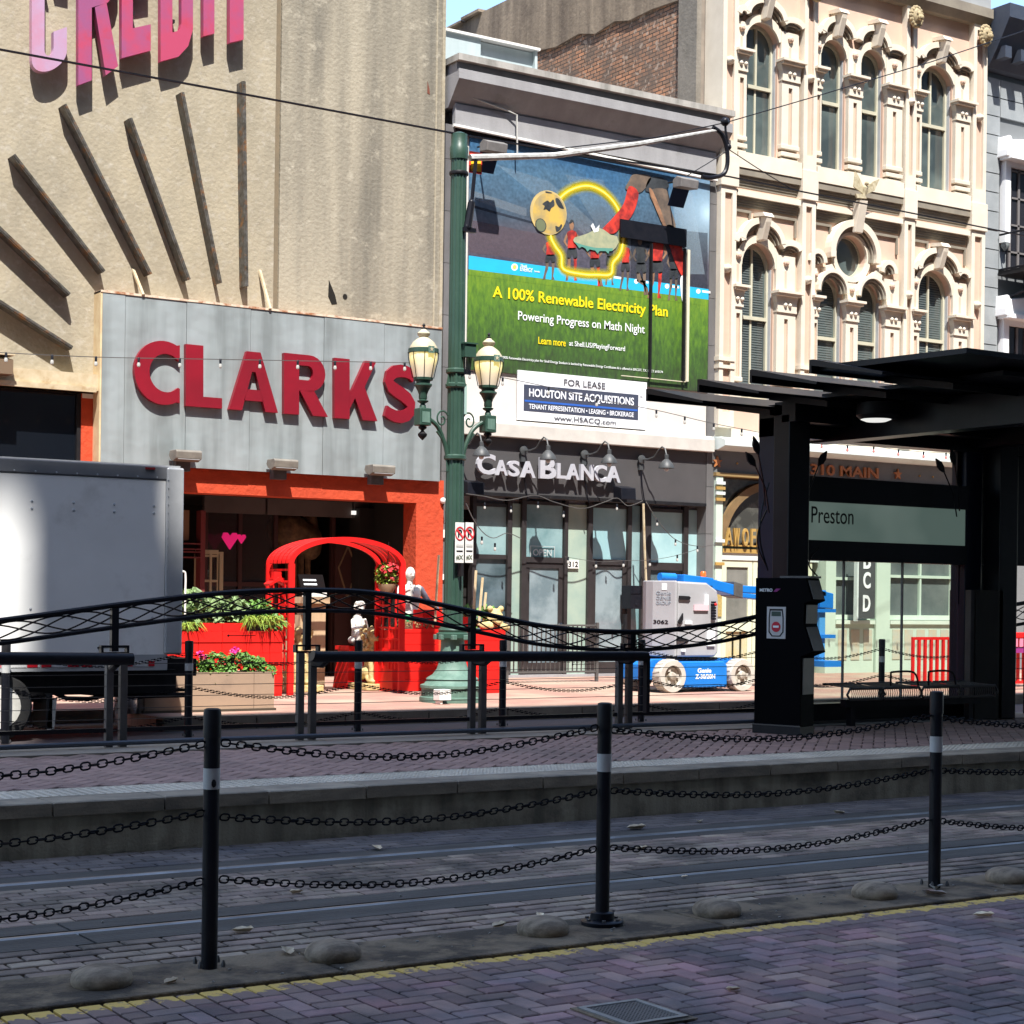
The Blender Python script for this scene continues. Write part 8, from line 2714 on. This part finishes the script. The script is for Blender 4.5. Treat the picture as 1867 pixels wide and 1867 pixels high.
beam((1236, 1054), (1290, 1062), .06, .07, 'boom')
beam((1288, 1065), (1328, 1076), .08, .09, 'boom')
beam((1340, 1074), (1495, 1082), .06, .055, 'boom')
beam((1338, 1085), (1480, 1098), .04, .04, 'boom_link')
beam((1326, 1073), (1342, 1078), .12, .12, 'boom_knuckle', M_gray, .18)
beam((1484, 1092), (1508, 1096), .15, .13, 'boom_head')
a, b = W(1487, 1108, YBm), W(1496, 1214, YBm)
MB().box(a[0], b[0], YBm - .1, YBm + .1, b[1], a[1]).build('jib_post', mat('lift_pale_blue', (.06, .28, .6), None), bl)
for y in (1113, 1160):
    z = W(1490, y, YBm)[1]
    MB().box(a[0] - .1, b[0] + .2, YBm - .15, YBm + .15, z - .03, z + .03).build('platform_rail', M_blu, bl)
z = W(1490, 1209, YBm)[1]
MB().box(a[0] - .15, b[0] + .12, YBm - .4, YBm + .4, z - .05, z + .05).build('platform_floor', M_blu, bl)
x, z = W(1282, 1055, YBm)
MB().lathe((x, YBm, z), [(.07, -.03), (.07, .02), (.05, .03)], 12).build('beacon_base', M_dark, bl)
MB().lathe((x, YBm, z + .03), [(.05, 0), (.048, .07), (.03, .09)], 12).build('beacon', mat('orange_beacon', (.75, .12, .02), None, rough=.25), bl)

# ================================================================ RED FENCE AND TABLE AT THE RIGHT
rf = thing('red_fence', (21, 20.6, SW), 'red slatted metal fence on the sidewalk seen through the shelter glass', 'fence')
YR = 21.2
x0, x1 = W(1662, 1230, YR)[0], W(1900, 1230, YR)[0]
z0, z1 = SW + .08, W(1700, 1164, YR)[1]
for z in (z0, z1): MB().box(x0, x1, YR - .02, YR + .02, z - .025, z + .025).build('rail', M_red, rf)
x = x0
k = 0
while x < x1:
    MB().box(x, x + .05, YR - .02, YR + .02, z0 + .025, z1 - .025).build('slat', M_red, rf)
    x += .145
ra = thing('red_awning', (24, 21.5, 1.2), 'red fringed counter above the red slats at the right picture edge', 'counter')
(xa, za), (xb, zb_) = W(1822, 1182, YR - .2), W(1905, 1160, YR - .2)
MB().box(xa, xb, YR - .3, YR + .3, zb_ - .02, zb_ + .06).build('top', M_red, ra)
MB().box(xa, xb, YR - .28, YR - .26, za - .08, za + .02).build('purple_band', mat('purple_band', (.25, .02, .16), None), ra)
for k in range(9):
    MB().box(xa + k * .14, xa + k * .14 + .09, YR - .29, YR - .27, za + .03, zb_ - .03).build('fringe', mat('pink_fringe', (.7, .2, .3), None), ra)
rl2 = thing('arched_railing', (17, RY, PZ), 'dark arched railing piece right of the brown shelter wall', 'railing')
xa, xb = W(1826, 1110, RY)[0], 20.0
tp_ = cat([(xa, W(1826, 1106, RY)[1]), (xa + .35, W(1866, 1100, RY)[1]), (xa + 1.2, 1.72), (20, 1.7)], 6)
MB().tube([(p[0], RY, p[1]) for p in tp_], .024, 8).build('top_rail', M_black, rl2)
MB().tube([(p[0], RY, p[1] - .24) for p in tp_], .02, 8).build('lower_rail', M_black, rl2)
for ph in (0, 2.2, pi, 5):
    pts = []
    x = xa
    while x < 19.9:
        pts.append((x, RY, interp(tp_, x) - .12 + .08 * sin(2 * pi * x / 1.1 + ph)))
        x += .06
    MB().tube(pts, .006, 5).build('wavy_bar', M_black, rl2)
for x in (xa + .08, xa + .45, xa + 1.7):
    MB().box(x - .03, x + .03, RY - .03, RY + .03, PZ, interp(tp_, x)).build('post', M_black, rl2)
for k in range(6):
    MB().tube([(xa, RY, .5 + k * .12), (20, RY, .5 + k * .12)], .005, 4).build('cable', M_gray, rl2)

# ================================================================ STRING LIGHTS
M_wb = mat('string_bulb', (.42, .41, .38), None, rough=.2)
M_pkb = mat('pink_bulb', (.6, .22, .2), None, rough=.2)


def string(pts, D, bulbs, lab, m=M_wb, r=.007, size=1.0, drop=.0):
    P = [(*W(a, b, D),) for a, b in pts]
    C = cat(P, 6)
    t = thing('string_lights', (P[0][0], D, P[0][1]), lab, 'string lights', 'strings of small bulbs')
    MB().tube([(p[0], D, p[1]) for p in C], r, 4).build('wire', M_gray, t)
    for a in bulbs:
        x, zz = W(a, 0, D)[0], None
        # follow the wire
        x = W(a, (pts[0][1] + pts[-1][1]) / 2, D)[0]
        z = interp(C, x)
        MB().lathe((x, D, z - drop), [(.016 * size, -.06 * size), (.018 * size, -.0), (.01, .01)], 8).build('socket', M_black, t)
        MB().lathe((x, D, z - drop), [(.005, -.12 * size), (.02 * size, -.11 * size), (.024 * size, -.085 * size), (.016 * size, -.06 * size)], 8).build('bulb', m, t)
    return t


string([(-20, 642), (0, 643), (175, 651), (330, 654), (500, 657), (770, 662)], 22.0, [11, 95, 175, 253, 328, 402, 474, 543, 611, 676, 738], 'row of bulbs strung across the grey metal sign')
string([(838, 672), (880, 682), (945, 694), (1010, 708), (1090, 728), (1197, 748), (1300, 772), (1395, 790)], 22.5, [856, 916, 1000, 1088, 1197, 1249, 1302, 1353], 'row of bulbs strung over the FOR LEASE sign toward the shelter')
string([(1470, 800), (1498, 805), (1545, 812), (1593, 814), (1638, 820), (1684, 824), (1725, 826), (1800, 835)], 24.5, [1498, 1545, 1593, 1638, 1684, 1725], 'row of pink bulbs strung over the ground floor cornice of the cream building', M_pkb)
YX = 26.2
string([(850, 900), (884, 905), (925, 912), (975, 903), (1010, 915), (1060, 927), (1100, 916), (1125, 908), (1145, 922), (1172, 913)], YX, [884, 932, 981, 1028, 1125], 'garland of bulbs draped along the top of the glass shopfront', size=.9, drop=.12, r=.009)
string([(850, 918), (862, 945), (880, 970), (900, 981), (925, 972), (950, 982)], YX, [879, 903], 'looped cord with two round bulbs hanging left of the OPEN sign', size=1.1, drop=.1, r=.009)
string([(1178, 915), (1200, 950), (1232, 984), (1275, 996), (1320, 990)], YX, [1198, 1232, 1272], 'sagging bulb string over the right shop pane', r=.008)
string([(1030, 1015), (1090, 1024), (1140, 1022), (1185, 1021), (1236, 1012), (1290, 995)], YX, [1036, 1087, 1137, 1185, 1235], 'low bulb string over the glass doors and right pane', r=.006)
gl = thing('globe_wall_lamp', (15.75, YF - .3, 3.2), 'small round white globe lamp on the stone edge beside the orange pillar', 'lamp')
x, z = W(808, 913, YF - .2)
MB().ball((x, YF - .2, z), .055, 12, 8).build('globe', mat('white_globe', (.75, .75, .73), None, rough=.3), gl)
MB().tube([(x + .01, YF - .2, z - .05), (x + .03, YF - .1, z - .15), (x + .03, YF - .03, z - .15)], .012, 5).build('stem', M_black, gl)
for y, h, lab in ((973, .14, 'upper white square plate on the stone edge left of the green pole'), (1052, .1, 'lower white square plate on the stone edge left of the green pole')):
    x, z = W(806, y, YF - .05)
    MB().box(x - .06, x + .08, YF - .07, YF - .031, z - h / 2, z + h / 2).build('white_plate', M_white, label=lab, cat='plate', group='white plates on the stone edge')
